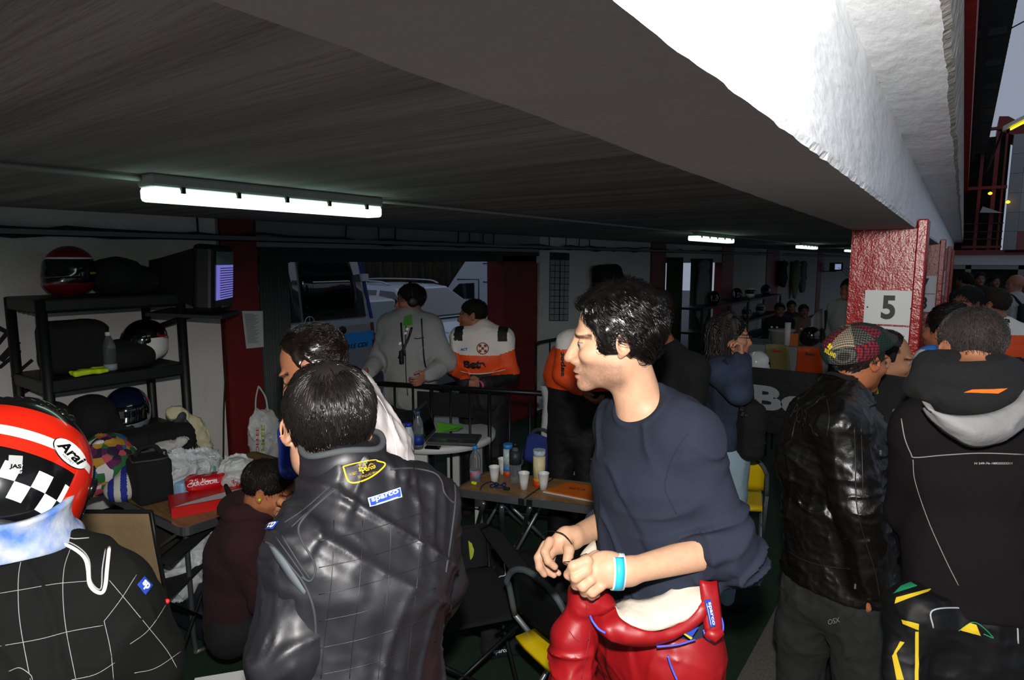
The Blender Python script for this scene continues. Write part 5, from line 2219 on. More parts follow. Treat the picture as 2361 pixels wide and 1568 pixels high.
def hooded_man():
    j = std((0, 0), -6, 1.78)
    j['hc'] = J(2238, 806, 1.84)
    j['hf'] = nz(FH * .95 + CR * .10 - ZU * .30)
    j['hu'] = nz(ZU * .95 + FH * .28)
    j['hs'] = .96
    l = nz(-CR * .97 - FH * .05)
    j['l'] = l
    j['f'] = nz(np.cross(l, ZU))
    j['c7'] = J(2240, 905, 1.72)
    j['shL'] = J(2130, 985, 1.72)
    j['shR'] = J(2380, 1000, 1.70)
    j['uch'] = J(2250, 1010, 1.74)
    j['chest'] = J(2255, 1080, 1.74)
    j['waist'] = J(2255, 1250, 1.74)
    pel = J(2255, 1420, 1.74)
    j['pelvis'] = pel
    j['base'] = np.array([pel[0], pel[1], 0])
    j['elL'] = J(2098, 1180, 1.85)
    j['wrL'] = J(2110, 1290, 2.02)
    j['elR'] = J(2450, 1200, 1.8)
    j['wrR'] = J(2400, 1330, 1.95)
    for n, sg in (('L', 1), ('R', -1)):
        j['hp' + n] = pel + l * sg * .10
        j['kn' + n] = np.array([pel[0], pel[1], .50]) + l * sg * .12
        j['an' + n] = np.array([pel[0], pel[1], .08]) + l * sg * .13
    T = person('man seen from behind in a dark hooded jacket with grey hood lining, cropped greying hair', j)
    body_ob(j, T, 'a87050', h=.0045, stub=.3)
    hair_ob(j, T, '35302d', n=7000, length=.012, steps=4, curl=.0, r=.0008, infl=.003, lift=.003, whorl=(-.03, 0, .13), seed=41, shell_h=.005, shellcut=.05, keep=hairline(.05, -.085))
    m = mat('dark_brown_fleece', '141213', .95, spec=.15, bump=[(420, .35)], crease=[(3, .35)])
    P = torso_p(j, .022, 1.04, k=.06, shoulder=.054) + arm_p(j, 'L', .020, 1.95, 1.04) + arm_p(j, 'R', .020, 1.95, 1.04)
    P += [cap(pel + ZU * .06, j['waist'], .135, .14, l, 1.35, 1.35, k=.05), halfsp(pel + ZU * .05, -ZU, k=.015)]
    P += [noisep(4, .008, st=(1, 1, .6)), foldp(.004, (7, 7, 4))]
    jk = skin_ob('jacket', P, .006, m, T)
    bv = bvh_of(jk)
    mb = MB()
    seam(mb, bv, [(2078, 965), (2086, 1010), (2100, 1045), (2110, 1055), (2170, 1050), (2260, 1045), (2361, 1048)], .0016)
    seam(mb, bv, [(2105, 1060), (2110, 1110), (2140, 1200), (2180, 1290), (2210, 1350)], .0012)
    mb.build('seam', mat('light_grey_thread', '85827f', .8), jk)
    mb = MB(); patch_text(mb, bv, 'N 249-76-18822222211', [(2246, 1071), (2332, 1071), (2332, 1066), (2246, 1066)], off=.003, bold=.02)
    mb.build('small_print', mat('grey_print', 'a09c98', .7), jk)
    # black inner collar, piled up round the neck, and hood
    bm = mat('black_cotton', '141415', .95, bump=[(14, .5), (500, .3)])
    c = j['c7'] + ZU * .02
    P = [torus(c + ZU * .045 + j['f'] * .02, .088, .034, frame(j['f'], nz(ZU + j['f'] * .2)), 1.12, .02),
         torus(c - ZU * .01 - j['f'] * .0, .105, .036, frame(j['f'], nz(ZU + j['f'] * .3)), 1.2, .03),
         ell(c - j['f'] * .05 - ZU * .045, (.06, .115, .05), frame(j['f'], ZU), .04), noisep(14, .007), noisep(34, .002)]
    hd = skin_ob('black_collar', P, .005, bm, T)
    g = mat('heather_grey_jersey', '8d8c8b', .95, bump=[(12, .5), (600, .3)])
    up = bez([J(a, b, d_) for a, b, d_ in ((2122, 926, 1.60), (2140, 944, 1.555), (2185, 958, 1.52), (2240, 960, 1.51), (2295, 950, 1.52), (2340, 925, 1.55), (2375, 880, 1.60))], 8)
    lo_ = bez([J(a, b, d_) for a, b, d_ in ((2126, 940, 1.61), (2150, 972, 1.57), (2190, 1003, 1.55), (2240, 1028, 1.545), (2300, 1018, 1.555), (2345, 985, 1.57), (2385, 930, 1.62))], 8)
    rows = []
    for t in np.linspace(0, 1, 12):
        r_ = up * (1 - t) + lo_ * t - CF * (.030 * math.sin(math.pi * t) ** .7)
        r_ = r_ - CF * (.007 * ridge(r_ * np.array([9, 9, 22])))[:, None]
        rows.append(r_)
    mb = MB(); mb.grid(np.array(rows), 0, True, .008)
    hg = mb.build('hood_lining', g, T)
    bh = bvh_of(hd, hg, jk)
    mb = MB(); patch(mb, bh, [(2222, 906), (2300, 908), (2322, 897), (2240, 900)], off=.004, nu=16); mb.build('orange_stripe', mat('orange_fabric', 'e06a14', .8), T)
    # trousers: black with yellow stripes
    tm = mat('black_nylon', '0b0b0c', .6, spec=.4, crease=[(6, .8), (15, .5)])
    P = [cap(pel + ZU * .04, pel - ZU * .08, .130, .135, l, 1.30, 1.30, k=.04)]
    for n in 'LR':
        P += [cap(j['hp' + n], j['kn' + n], .118, .10, k=.04), cap(j['kn' + n], j['an' + n], .095, .085, k=.03)]
    # bundled overalls hanging at his left hip
    P += [cap(J(2090, 1385, 1.72), J(2130, 1420, 1.66), .05, .06, k=.05), cap(J(2090, 1400, 1.70), J(2085, 1600, 1.66), .045, .05, k=.05)]
    P += [noisep(6, .012), foldp(.012, (9, 9, 6)), foldp(.006, (18, 18, 24))]
    tr = skin_ob('overalls', P, .007, tm, T)
    bt = bvh_of(tr)
    yl_ = mat('overall_yellow', 'd9b81c', .7)
    mb = MB()
    patch(mb, bt, [(2064, 1392), (2140, 1366), (2148, 1358), (2068, 1378)], off=.003)
    mb.build('yellow_stripe', yl_, tr)
    mb = MB(); patch(mb, bt, [(2083, 1438), (2118, 1452), (2119, 1438), (2080, 1428)], off=.003); mb.build('yellow_stripe', yl_, tr)
    mb = MB(); patch(mb, bt, [(2068, 1568), (2085, 1568), (2066, 1500), (2058, 1512)], off=.003); mb.build('yellow_stripe', yl_, tr)
    mb = MB(); patch(mb, bt, [(2058, 1512), (2068, 1505), (2086, 1480), (2076, 1478)], off=.0032); mb.build('yellow_stripe', yl_, tr)
    mb = MB(); patch(mb, bt, [(2108, 1568), (2116, 1568), (2118, 1455), (2110, 1455)], off=.003); mb.build('yellow_stripe', yl_, tr)
    mb = MB(); patch(mb, bt, [(2060, 1370), (2115, 1352), (2100, 1343), (2078, 1352)], off=.002); mb.build('green_stripe', mat('overall_green', '1f8a5a', .7), tr)
    mb = MB()
    seam(mb, bt, [(2152, 1448), (2150, 1408), (2220, 1402), (2290, 1412), (2340, 1430), (2348, 1484)], .0020)
    mb.build('pocket_piping', mat('reflective_grey', 'b4b6b8', .5), tr)
    mb = MB(); patch(mb, bt, [(2212, 1452), (2260, 1465), (2250, 1440), (2235, 1436)], off=.003, nu=8); lg = mb.build('pocket_emblem', yl_, tr)
    mb = MB(); seam(mb, bt, [(2210, 1455), (2248, 1435), (2290, 1470), (2268, 1462)], .0015); mb.build('emblem_line', MATS['overall_green'], lg)
    for n in 'LR':
        shoe_ob(j, n, mat('black_suede'), T)
    # ear plug
    E = thing('ear_plug', 'fluorescent yellow ear plug in the left ear of the man in the hooded jacket', 'ear plug', J(2170, 818, 1.78))
    mb = MB(); R = frame(j['hf'], j['hu']); pp = j['hc'] + R @ np.array([-.006, .087, -.010])
    mb.lathe(pp, [(.0055, 0), (.0055, .008), (.003, .011), (0, .012)], 12, 0, axis=R @ np.array([0, 1, -.2])); mb.build('foam_tip', mat('fluo_yellow', 'c8e81a', .6), E)


white_suit_man(); black_suit_man(); helmet_man(); cap_man(); smiling_man(); hooded_man()
# ------------------------------------------------------------------ props
clearp = mat('clear_plastic', 'e6eef0', .08, trans=.92, ior=1.3)
filmp = mat('thin_plastic_film', 'd4dadd', .35, alpha=.8, spec=.7, bump=[(25, .9), (70, .6)])
alu = mat('aluminium', '9fa2a4', .32, metal=.9, bump=[(200, .1)])
woodt = mat('wood_laminate', '93714a', .45, col2='7d5c38', vscale=3, vdist=2.5, stretch=(1, 8, 1))
W1 = mat('white_plastic', 'd2d4d2', .45)
fab = mat('black_cordura', '121214', .9, bump=[(500, .5), (14, .4)])


def soft(name, label, cat, prims, h, m, group=None, base=None, cols=None, mi=None, part='body'):
    b = base if base is not None else np.mean([p['c'] for p in prims if p['c'] is not None and p['op'] == 'u'], 0)
    T = thing(name, label, cat, b, group)
    skin_ob(part, prims, h, m, T, cols=cols, mi=mi)
    return T


# --- shelf unit, left wall
SX0, SX1, SY0, SY1 = -4.22, -3.78, 1.20, 1.90
T = thing('shelf_unit', 'black plastic shelf unit with four levels against the white left wall', 'shelf', ((SX0 + SX1) / 2, (SY0 + SY1) / 2, 0))
SH = [.42, .94, 1.335, 1.755]
for z in SH:
    mb = MB()
    mb.box(((SX0 + SX1) / 2, (SY0 + SY1) / 2, z - .035), (SX1 - SX0 + .04, SY1 - SY0 + .04, .07), bev=.012)
    for i in range(6):
        mb.box((SX0 + .05 + i * .068, (SY0 + SY1) / 2, z - .068), (.012, SY1 - SY0, .02))
    mb.build('shelf_board', blackm, T)
for x in (SX0, SX1):
    for y in (SY0, SY1):
        mb = MB(); mb.tube([(x, y, 0), (x, y, 1.75)], .026, 12); mb.build('post', blackm, T)


def colr(*rules, default=0):
    def f(a, e):
        for (cond, m_) in rules:
            if cond(a, e):
                return m_
        return default
    return f


def small_helmet(label, O, yaw, s, colf, mats, pitch=0.0, loc=None):
    f = yawdir(yaw)
    R = frame(nz(f * math.cos(pitch) - ZU * math.sin(pitch)), nz(ZU + f * math.sin(pitch)))
    T = thing('racing_helmet', label, 'helmet', O)
    helmet_ob('h', T, O, R, s, colf, mats, nu=60, nvv=36)
    return T


hb_, hw_, hr_ = mat('helmet_black', '0b0b0c', .22, coat=.8), mat('helmet_white', 'e8e8e6', .25, coat=.8), mat('helmet_dark_red', '6d1010', .3, coat=.6)
yv_ = mat('helmet_yellow', 'b8a818', .3)
z_ = lambda i, s=1.0: SH[i] + .145 * s
small_helmet('dark red and black helmet on the top level of the black shelf unit', (-4.0, 1.42, z_(3)), 175, 1.0, colr((lambda a, e: e > 30, 2), (lambda a, e: -12 < e < -4 and abs(abs(a) - 100) < 12, 3), (lambda a, e: e < -30, 2), (lambda a, e: 28 < e <= 30, 1), default=0), [hb_, hw_, hr_, yv_])
H2 = small_helmet('white helmet with black crown and red lettering on the shelf unit\'s second level', (-3.95, 1.76, z_(2)), 150, .95, colr((lambda a, e: e > 8, 0), default=1), [hb_, hw_])
hbv = bvh_of([o for o in H2.children if o.name.startswith('shell')][0])
mb = MB(); patch_text(mb, hbv, 'Havoline', [(362, 777), (388, 781), (388, 772), (362, 767)], off=.003, bold=.03)
mb.build('lettering', mat('red_lettering', 'b01818', .4), [o for o in H2.children if o.name.startswith('shell')][0])
chrome = mat('chrome_blue', '2a3c66', .12, metal=.9)
H3 = small_helmet('shiny blue and silver helmet on the third level of the shelf unit', (-3.92, 1.62, z_(1)), 200, 1.02, colr((lambda a, e: e < -8, 1), default=0), [mat('dark_blue_lacquer', '0d1730', .12, coat=.9), mat('silver_lacquer', 'b8bcc4', .15, metal=.6, coat=.6)], .1)
hbv = bvh_of([o for o in H3.children if o.name.startswith('shell')][0])
mb = MB(); patch_text(mb, hbv, 'Red Bull', [(326, 914), (350, 914), (352, 908), (328, 908)], off=.003, bold=.03)
patch(mb, hbv, [(336, 928), (352, 928), (352, 918), (336, 918)], off=.003, nu=3, nv=3)
mb.build('emblem', mat('emblem_red', 'c0301c', .4), [o for o in H3.children if o.name.startswith('shell')][0])
small_helmet('black helmet with dark green trim, bottom of the shelf unit behind the white cloth', (-3.93, 1.66, .66), 250, .98, colr((lambda a, e: 52 < abs(a) < 76 and e > -30, 1), default=0), [hb_, mat('helmet_green', '0f4a34', .3)], -.3)
# bags and small things on the shelves
N_ = lambda a=.008, s=12: noisep(s, a)
F_ = lambda a=.010, s=14: foldp(a, (s, s, s * .6))
soft('duffel_bag', 'dark sports bag on the shelf unit\'s top level, right of the dark red helmet', 'bag', [ell((-4.0, 1.66, SH[3] + .10), (.15, .15, .11), None, .03), ell((-4.0, 1.84, SH[3] + .07), (.13, .13, .075), None, .05), F_(), halfsp((0, 0, SH[3] + .002), -ZU)], .009, fab)
soft('backpack', 'black boxy backpack on the left of the second level of the shelf unit', 'bag', [boxp((-3.98, 1.40, SH[2] + .145), (.13, .15, .14), None, .06), F_(.006), halfsp((0, 0, SH[2] + .002), -ZU)], .009, fab)
soft('duffel_bag', 'black bag slumped in the middle of the second level, beside the white helmet', 'bag', [ell((-3.95, 1.62, SH[2] + .06), (.15, .15, .10), None, .04), ell((-3.93, 1.72, SH[2] + .08), (.10, .09, .09), None, .04), F_(.006), halfsp((0, 0, SH[2] + .002), -ZU)], .009, fab)
soft('safety_vest', 'fluorescent yellow vest folded flat on the second level of the shelf unit', 'vest', [boxp((-3.80, 1.40, SH[2] + .018), (.035, .085, .014), None, .01), noisep(30, .006), halfsp((0, 0, SH[2] + .002), -ZU)], .004, mat('fluo_vest', 'c8e010', .6))
soft('garment_bag', 'dark brown jacket heaped on the left of the third level of the shelf unit', 'jacket', [ell((-3.95, 1.27, SH[1] + .11), (.13, .09, .14), None, .04), F_(.014), halfsp((0, 0, SH[1] + .002), -ZU)], .009, mat('dark_brown_cloth', '1c1917', .9))
soft('duffel_bag', 'rounded black bag on the third level, left of the shiny helmet', 'bag', [ell((-3.93, 1.44, SH[1] + .12), (.16, .13, .14), None, .04), ell((-3.88, 1.58, SH[1] + .06), (.10, .10, .07), None, .05), F_(.012), halfsp((0, 0, SH[1] + .002), -ZU)], .009, fab)
soft('balaclava', 'cream cloth balaclava hanging over the right end of the third level', 'balaclava', [cap((-3.76, 1.82, SH[1] + .10), (-3.74, 1.92, SH[1] + .0), .05, .045, k=.03), cap((-3.74, 1.92, SH[1] + .02), (-3.72, 1.97, SH[1] - .12), .045, .035, k=.03), noisep(20, .010), F_(.010, 20)], .006, mat('cream_cloth', 'c8bf9c', .95))
soft('glove', 'black and white glove on the third level beside the cream balaclava', 'glove', [cap((-3.75, 1.80, SH[1] + .03), (-3.72, 1.83, SH[1] + .09), .03, .028, k=.02), cap((-3.72, 1.84, SH[1] + .08), (-3.70, 1.87, SH[1] + .02), .015, .012, k=.01), N_(.004, 20)], .005, mat('glove_grey', '3a3b3d', .7))
T = thing('water_bottle', 'half empty clear bottle between the bags on the second level of the shelf unit', 'bottle', (-3.84, 1.52, SH[2]))
BOT = [(.0, 0), (.030, .002), (.032, .01), (.031, .05), (.033, .06), (.033, .13), (.028, .155), (.013, .185), (.012, .195)]


def bottle(T, p, h=.21, capm=None, label=None, sc=1.0, m=None, lab=(.35, .62)):
    k = h / .21
    mb = MB(); mb.lathe(p, [(r * sc, z * k) for r, z in BOT], 20); mb.build('bottle_body', m or clearp, T)
    mb = MB(); mb.lathe((p[0], p[1], p[2] + .19 * k), [(.0145 * sc, 0), (.0145 * sc, .018 * k), (.013 * sc, .02 * k), (0, .02 * k)], 16); mb.build('bottle_cap', capm or W1, T)
    if label:
        mb = MB(); mb.lathe((p[0], p[1], p[2]), [(.0338 * sc, .21 * k * lab[0] * .8), (.0338 * sc, .21 * k * lab[1] * .95)], 20); mb.build('bottle_label', label, T)


bottle(T, (-3.84, 1.52, SH[2]), .22, None, mat('pale_label', '8a9aa8', .5), lab=(.05, .2))

# --- wall lettering, stencilled along a circle
mb = MB()
for s_, (x, y), rot in (('T', (2, 785), -38), ('I', (22, 808), -42), ('N', (38, 838), -50), ('G', (68, 878), -62)):
    p = onX(x, y, WX)
    a = math.radians(rot)
    ux = np.array([0, math.cos(a), math.sin(a)])
    uy = np.array([0, -math.sin(a), math.cos(a)])
    w_ = .035 if s_ == 'I' else .10
    text_on(mb, s_, p - ux * w_ / 2 - uy * .07, ux * w_, uy * .135, 0, .02, .002 * 1)
T = mb.build('wall_lettering', mat('stencil_black', '131313', .8), loc=(WX, .9, 1.3)); tag(T, 'black stencilled letters running down the white wall at the photo\'s left edge', 'lettering')

# --- television on its bracket
c = onPl(505, 640, (-3.75, 0, 0), np.array([1.0, 0, 0]))
T = thing('television', 'old black tube television on a wall bracket, its bluish timing screen turned to the right', 'television', c)
tvd = nz(np.array([.70, .71, -.06]))
R = frame(tvd, ZU)
mb = MB()
mb.box(c - tvd * .03, (.12, .46, .40), R, bev=.03)
q = []
for (xx, hw, hh) in ((-.09, .21, .17), (-.30, .13, .10), (-.36, .11, .085)):
    q.append([c + R @ np.array([xx, sy * hw, sz * hh]) for sy, sz in ((-1, -1), (1, -1), (1, 1), (-1, 1))])
mb.grid(np.array(q), 0, False, 0, wrap=True)
mb.add(np.array(q[-1]), [(0, 1, 2, 3)])
mb.build('casing', mat('tv_black', '0c0c0d', .45), T)
scr = mat('screen_glow', '11131a', .2, emis=('8a86f0', .55))
G = [[c + R @ np.array([.034 + .012 * (1 - (y / .2) ** 2) * (1 - (z / .16) ** 2), y, z + .02]) for y in np.linspace(-.19, .19, 14)] for z in np.linspace(-.15, .06, 8)]
mb = MB(); mb.grid(np.array(G), 0, True); s1 = mb.build('screen', scr, T)
G = [[c + R @ np.array([.034 + .012 * (1 - (y / .2) ** 2) * (1 - (z / .16) ** 2), y, z + .02]) for y in np.linspace(-.19, .19, 14)] for z in np.linspace(.06, .14, 4)]
mb = MB(); mb.grid(np.array(G), 0, True); mb.build('screen_top', mat('screen_dark_green', '0c1210', .2, emis=('1a2a26', .4)), T)
mb = MB()
for k in range(13):
    zz = -.135 + k * .0145
    for (a_, b_) in ((-.175, .165),):
        G = [c + R @ np.array([.050 + .003, y, zz + dz + .02]) for y, dz in ((a_, 0), (b_, 0), (b_, .005), (a_, .005))]
        mb.add(G, [(0, 1, 2, 3)])
mb.build('screen_text', mat('screen_text_dark', '22204a', .5), s1)
mb = MB()
for k in range(4):
    mb.box(c + R @ np.array([.035, -.05 + .03 * k, -.175]), (.01, .018, .012), R)
mb.build('buttons', mat('tv_grey', '3a3b3c', .4), T)
mb = MB(); mb.box(c + np.array([-.12, -.10, -.22]), (.42, .42, .02), R); mb.tube([c + np.array([-.15, -.1, -.23]), (WX, c[1] - .2, c[2] - .35)], .018, 8)
mb.build('bracket', dark, T)

# --- notices and wall things
def sheet(name, label, cat, quadpx, x, m, lines=0, lm=None):
    P = [onX(a, b, x) for a, b in quadpx]
    T = thing(name, label, cat, P[0])
    mb = MB(); mb.prism(P, (-.002, 0, 0)); s = mb.build('sheet', m, T)
    if lines:
        mb = MB()
        P = np.array(P)
        for k in range(lines):
            t = .08 + .8 * k / lines
            a = P[3] * (1 - t) + P[0] * t
            b = P[2] * (1 - t) + P[1] * t
            w = .5 + .35 * ((k * 37) % 10) / 10
            h = (P[0] - P[3]) * .012
            o = np.array([.0015, 0, 0])
            mb.add([a + (b - a) * .1 + o, a + (b - a) * (.1 + w * .85) + o, a + (b - a) * (.1 + w * .85) + h + o, a + (b - a) * .1 + h + o], [(0, 1, 2, 3)])
        mb.build('print_lines', lm or mat('grey_print_ink', '5a5d60', .8), s)
    return T


paper = mat('paper', 'b9bbbb', .8)
sheet('notice', 'printed white notice sheet taped to the red door post', 'paper', [(568, 804), (608, 800), (606, 717), (558, 717)], WX + .04, paper, 26)
sheet('paper_slip', 'small white slip stuck on the wall beside the wall chart', 'paper', [(1243, 728), (1254, 726), (1252, 705), (1241, 705)], WX + .01, paper)
sheet('wall_switch', 'small pale switch box at the top of the right door post', 'switch', [(1237, 606), (1246, 606), (1246, 591), (1237, 591)], WX + .01, paper)
P = [onX(a, b, WX + .006) for a, b in ((1266, 740), (1309, 740), (1312, 585), (1268, 583))]
T = thing('wall_chart', 'tall grid timing chart pinned on the white wall, right of the doorway', 'chart', P[0])
mb = MB(); mb.prism(P, (-.003, 0, 0)); s = mb.build('sheet', mat('chart_paper', '8e908e', .8), T)
mb = MB(); P = np.array(P); o = np.array([.003, 0, 0])
for k in range(12):
    t = k / 11
    a, b = P[0] * (1 - t) + P[3] * t, P[1] * (1 - t) + P[2] * t
    h = (P[3] - P[0]) * .010
    mb.add([a + o, b + o, b + h + o, a + h + o], [(0, 1, 2, 3)])
for t in (0, .25, .5, .75, 1):
    a, b = P[0] * (1 - t) + P[1] * t, P[3] * (1 - t) + P[2] * t
    w = (P[1] - P[0]) * (.05 if t == .5 else .02)
    mb.add([a + o, a + w + o, b + w + o, b + o], [(0, 1, 2, 3)])
mb.prism([P[3] * .9 + P[0] * .1 + o, P[2] * .9 + P[1] * .1 + o, P[2] + o, P[3] + o], (.001, 0, 0))
mb.build('grid_lines', mat('black_paint', '101214', .5), s)
q = onX(1400, 650, WX + .12)
soft('garment_bag', 'bulky black bag hanging on the wall above the curly-haired man', 'bag', [boxp(q, (.10, .34, .24), None, .08), ell(q + np.array([.03, .2, -.05]), (.1, .2, .2), None, .05), F_(.02, 9)], .014, fab)
T = thing('wall_cable', 'thin black cable hanging down the white wall beside the red door post', 'cable', onX(518, 900, WX + .01))
mb = MB(); mb.tube(bez([onX(a, b, WX + .012) for a, b in ((515, 690), (519, 760), (520, 850), (516, 950), (515, 1050), (512, 1110))], 6), .006, 6); mb.build('cable', mat('black_rubber', '101010', .7), T)
# shopping bag hanging on the post
c = onX(612, 990, WX + .10)
T = thing('shopping_bag', 'translucent white shopping bag with red and green print hanging on the red door post', 'bag', c)
P = [ell(c + np.array([0, .0, -.08]), (.075, .135, .19), None, 0), ell(c + np.array([0, -.03, .06]), (.04, .09, .10), None, .05), ell(c + np.array([.0, .05, -.20]), (.06, .10, .08), None, .05), foldp(.022, (12, 12, 6)), foldp(.010, (26, 26, 14))]
sb = skin_ob('bag_body', P, .007, mat('white_film', 'c9cccb', .4, alpha=.93, spec=.6, bump=[(30, .8)]), T)
mb = MB()
top = onX(596, 890, WX + .07)
for s_ in (-1, 1):
    mb.tube(bez([c + np.array([.01, s_ * .05 - .03, .10]), top * .5 + (c + np.array([.01, s_ * .04 - .02, .14])) * .5 + np.array([0, s_ * .02, 0]), top], 6), [.014] * 12 + [.010], 6, flat=.4)
mb.build('handle', MATS['white_film'], T)
bb = bvh_of(sb)
mb = MB(); patch_text(mb, bb, 'COFFEE', [(590, 1060), (590, 985), (597, 985), (597, 1060)], off=.003, bold=.02); mb.build('print', mat('bag_red_print', 'b02818', .6), sb)
mb = MB(); patch_text(mb, bb, 'FREE', [(602, 1040), (602, 980), (611, 980), (611, 1040)], off=.003, bold=.03); mb.build('print', mat('bag_green_print', '8a9a28', .6), sb)

# --- left folding table and what lies on it
TZ = .72
X0, X1, Y0, Y1 = -3.66, -2.84, 1.37, 2.25


def fold_table(T, P, z, legs):
    """P: 4 corners counter-clockwise; wooden top with an aluminium rim"""
    P = [np.array([p[0], p[1], z]) for p in P]
    C_ = sum(P) / 4
    inn = [p + (C_ - p) * .02 for p in P]
    ring = []
    n = 4
    for i in range(n):
        a, b, c = P[i - 1], P[i], P[(i + 1) % n]
        u, v = nz(a - b), nz(c - b)
        for t in np.linspace(0, 1, 6):
            ring.append(b + u * .05 * (1 - t) ** 2 + v * .05 * t ** 2)
    ring = np.array(ring)
    mb = MB(); mb.prism([r + (C_ - r) * .015 for r in ring], (0, 0, -.018)); mb.build('table_top', woodt, T)
    mb = MB()
    G = [ring + ZU * .002, ring * 1.0 + ZU * .0 + nz(np.array([0, 0, 1.0])) * 0, ring - ZU * .045]
    o_ = ring + (ring - C_) / np.linalg.norm(ring - C_, axis=1)[:, None] * .004
    i_ = ring + (C_ - ring) * .02
    mb.grid(np.array([i_ + ZU * .003, o_ + ZU * .003, o_ - ZU * .040, i_ - ZU * .040]), 0, False, 0, wrap=False)
    mb.grid(np.array([np.array([g[-1], g[0]]) for g in (i_ + ZU * .003, o_ + ZU * .003, o_ - ZU * .040, i_ - ZU * .040)]), 0, False)
    mb.build('rim', alu, T)
    for lg in legs:
        mb = MB(); mb.tube(lg, .0125, 10); mb.build('leg', alu, T)


T = thing('folding_table', 'brown folding table with aluminium rim in front of the shelf unit', 'table', ((X0 + X1) / 2, (Y0 + Y1) / 2, 0))
cx = X1 - .06
fold_table(T, [(X0, Y0), (X1, Y0), (X1, Y1), (X0, Y1)], TZ, [
    bez([(X1 - .10, Y0 + .06, .69), (X1 - .11, Y0 + .07, .35), (X1 - .12, Y0 + .08, .06), (X1 - .115, Y0 + .14, .02), (X1 - .11, Y1 - .2, .02), (X1 - .11, Y1 - .1, .06), (X1 - .10, Y1 - .08, .69)], 6),
    bez([(X0 + .10, Y0 + .06, .69), (X0 + .11, Y0 + .08, .06), (X0 + .11, Y0 + .14, .02), (X0 + .11, Y1 - .2, .02), (X0 + .11, Y1 - .1, .06), (X0 + .10, Y1 - .08, .69)], 6)])
mb = MB(); mb.box(((X1 - .3), Y0 + .05, .55), (.5, .012, .012), frame((.8, 0, .5))); mb.build('brace', alu, T)


def onT(px, py, z=TZ):
    return onZ(px, py, z)


# red flat box
a, b, c_, d_ = onT(396, 1196), onT(365, 1176), onT(560, 1160), onT(396, 1196)
p0 = onT(396, 1197)
u = nz(onT(535, 1170) - p0); v = np.cross(ZU, u)
T = thing('cardboard_box', 'flat red carton box with a white oval print and handle on the left table', 'box', p0)
mb = MB(); C0 = p0 + u * .20 + v * .10 + ZU * .027
Rb = np.stack([u, v, ZU], 1)
mb.box(C0, (.40, .20, .052), Rb); mb.build('carton', mat('glossy_red_card', 'c8140f', .4), T)
mb = MB(); mb.add([C0 + Rb @ np.array([x, y, .0275]) for x, y in [(-.19 + .005, -.095)] + [(-.19 + .40 * t, -.095 + .10 * math.sin(math.pi * (.5 * t)) ** .8) for t in np.linspace(0, .93, 12)] + [(.19, -.02), (.19, -.095)]], [tuple(range(15))[::-1][::-1]]); mb.build('white_print', mat('white_card_print', 'c6c9cf', .4), T)
mb = MB(); mb.tube(bez([C0 + Rb @ np.array([x, -.103, z]) for x, z in ((.0, -.012), (.03, .004), (.08, .008), (.13, .004), (.15, .0))], 5), .004, 6); mb.build('handle', mat('glossy_red_card'), T)
# red foil packet on the box
q = C0 + u * .02 + v * .13 + ZU * .035
soft('snack_packet', 'puffed red foil packet with white printing on top of the red carton', 'packet', [boxp(q + ZU * .02, (.135, .05, .035), Rb, .03), noisep(12, .006), foldp(.006, (18, 18, 18))], .005, mat('red_foil', 'c01420', .28, spec=.8), part='packet')
pk = bpy.data.objects[-1]
pko = [o for o in COL.objects if o.name.startswith('packet')][-1]
bb = bvh_of(pko)
mb = MB()
patch_text(mb, bb, 'CARCODIL', [(432, 1124), (505, 1112), (504, 1104), (433, 1116)], off=.003, bold=.02)
patch_text(mb, bb, '25 k.', [(436, 1117), (480, 1108), (479, 1101), (437, 1108)], off=.003)
mb.build('printing', mat('white_thread', 'eef0f4', .7), pko)
# black cool bag
p = onT(352, 1166)
T = thing('cool_bag', 'black cube-shaped padded bag with grey piping on the left table', 'bag', p)
Rk = frame(nz(u * 1.0 + v * .25))
P = [boxp(p + ZU * .115 + v * .10 + u * .0, (.085, .10, .115), Rk, .03), halfsp(p + ZU * .002, -ZU)]
cb_ = skin_ob('bag_body', P, .006, fab, T)
mb = MB(); mb.tube(bez([p + ZU * .23 + v * y + u * x for x, y in ((-.07, .02), (.07, .02), (.08, .10), (.07, .19), (-.07, .19), (-.08, .1), (-.07, .02))], 5), .005, 6); mb.build('piping', mat('dark_grey_piping', '3c3d3e', .7), cb_)
mb = MB(); mb.tube(bez([p + ZU * (.235 + h) + v * .1 + u * x for x, h in ((-.06, 0), (-.03, .04), (.03, .045), (.06, 0))], 6), .011, 8, flat=.5); mb.build('handle', fab, T)
p = onT(330, 1110)
soft('backpack', 'black backpack with grey straps behind the cube-shaped bag', 'bag', [boxp(p + ZU * .14 + np.array([-.06, .10, 0]), (.12, .20, .14), None, .06), F_(.012), halfsp((0, 0, TZ + .002), -ZU)], .008, fab)
p = onT(300, 1075)
T = thing('bag_strap', 'thin grey carrying strap looped above the black backpack', 'strap', onT(290, 1100))
mb = MB(); mb.tube(bez([J(270, 1052, 3.55), J(278, 1035, 3.5), J(300, 1030, 3.5), J(318, 1045, 3.5), J(322, 1070, 3.5)], 6), .008, 6, flat=.4); mb.build('strap', mat('grey_strap', '4a4c4e', .8), T)
# white cloth on top
q = J(378, 1035, 3.55)
P = [cap(J(328, 1050, 3.5), J(372, 1040, 3.45), .035, .03, k=.03), cap(J(372, 1040, 3.45), J(424, 1018, 3.5), .03, .022, k=.03), cap(J(345, 1062, 3.45), J(365, 1040, 3.42), .02, .028, k=.03), noisep(16, .014), foldp(.014, (20, 20, 20))]
soft('cloth', 'crumpled white cloth thrown over the black backpack and helmet', 'cloth', P, .005, mat('white_cotton', 'b8b7b2', .95))
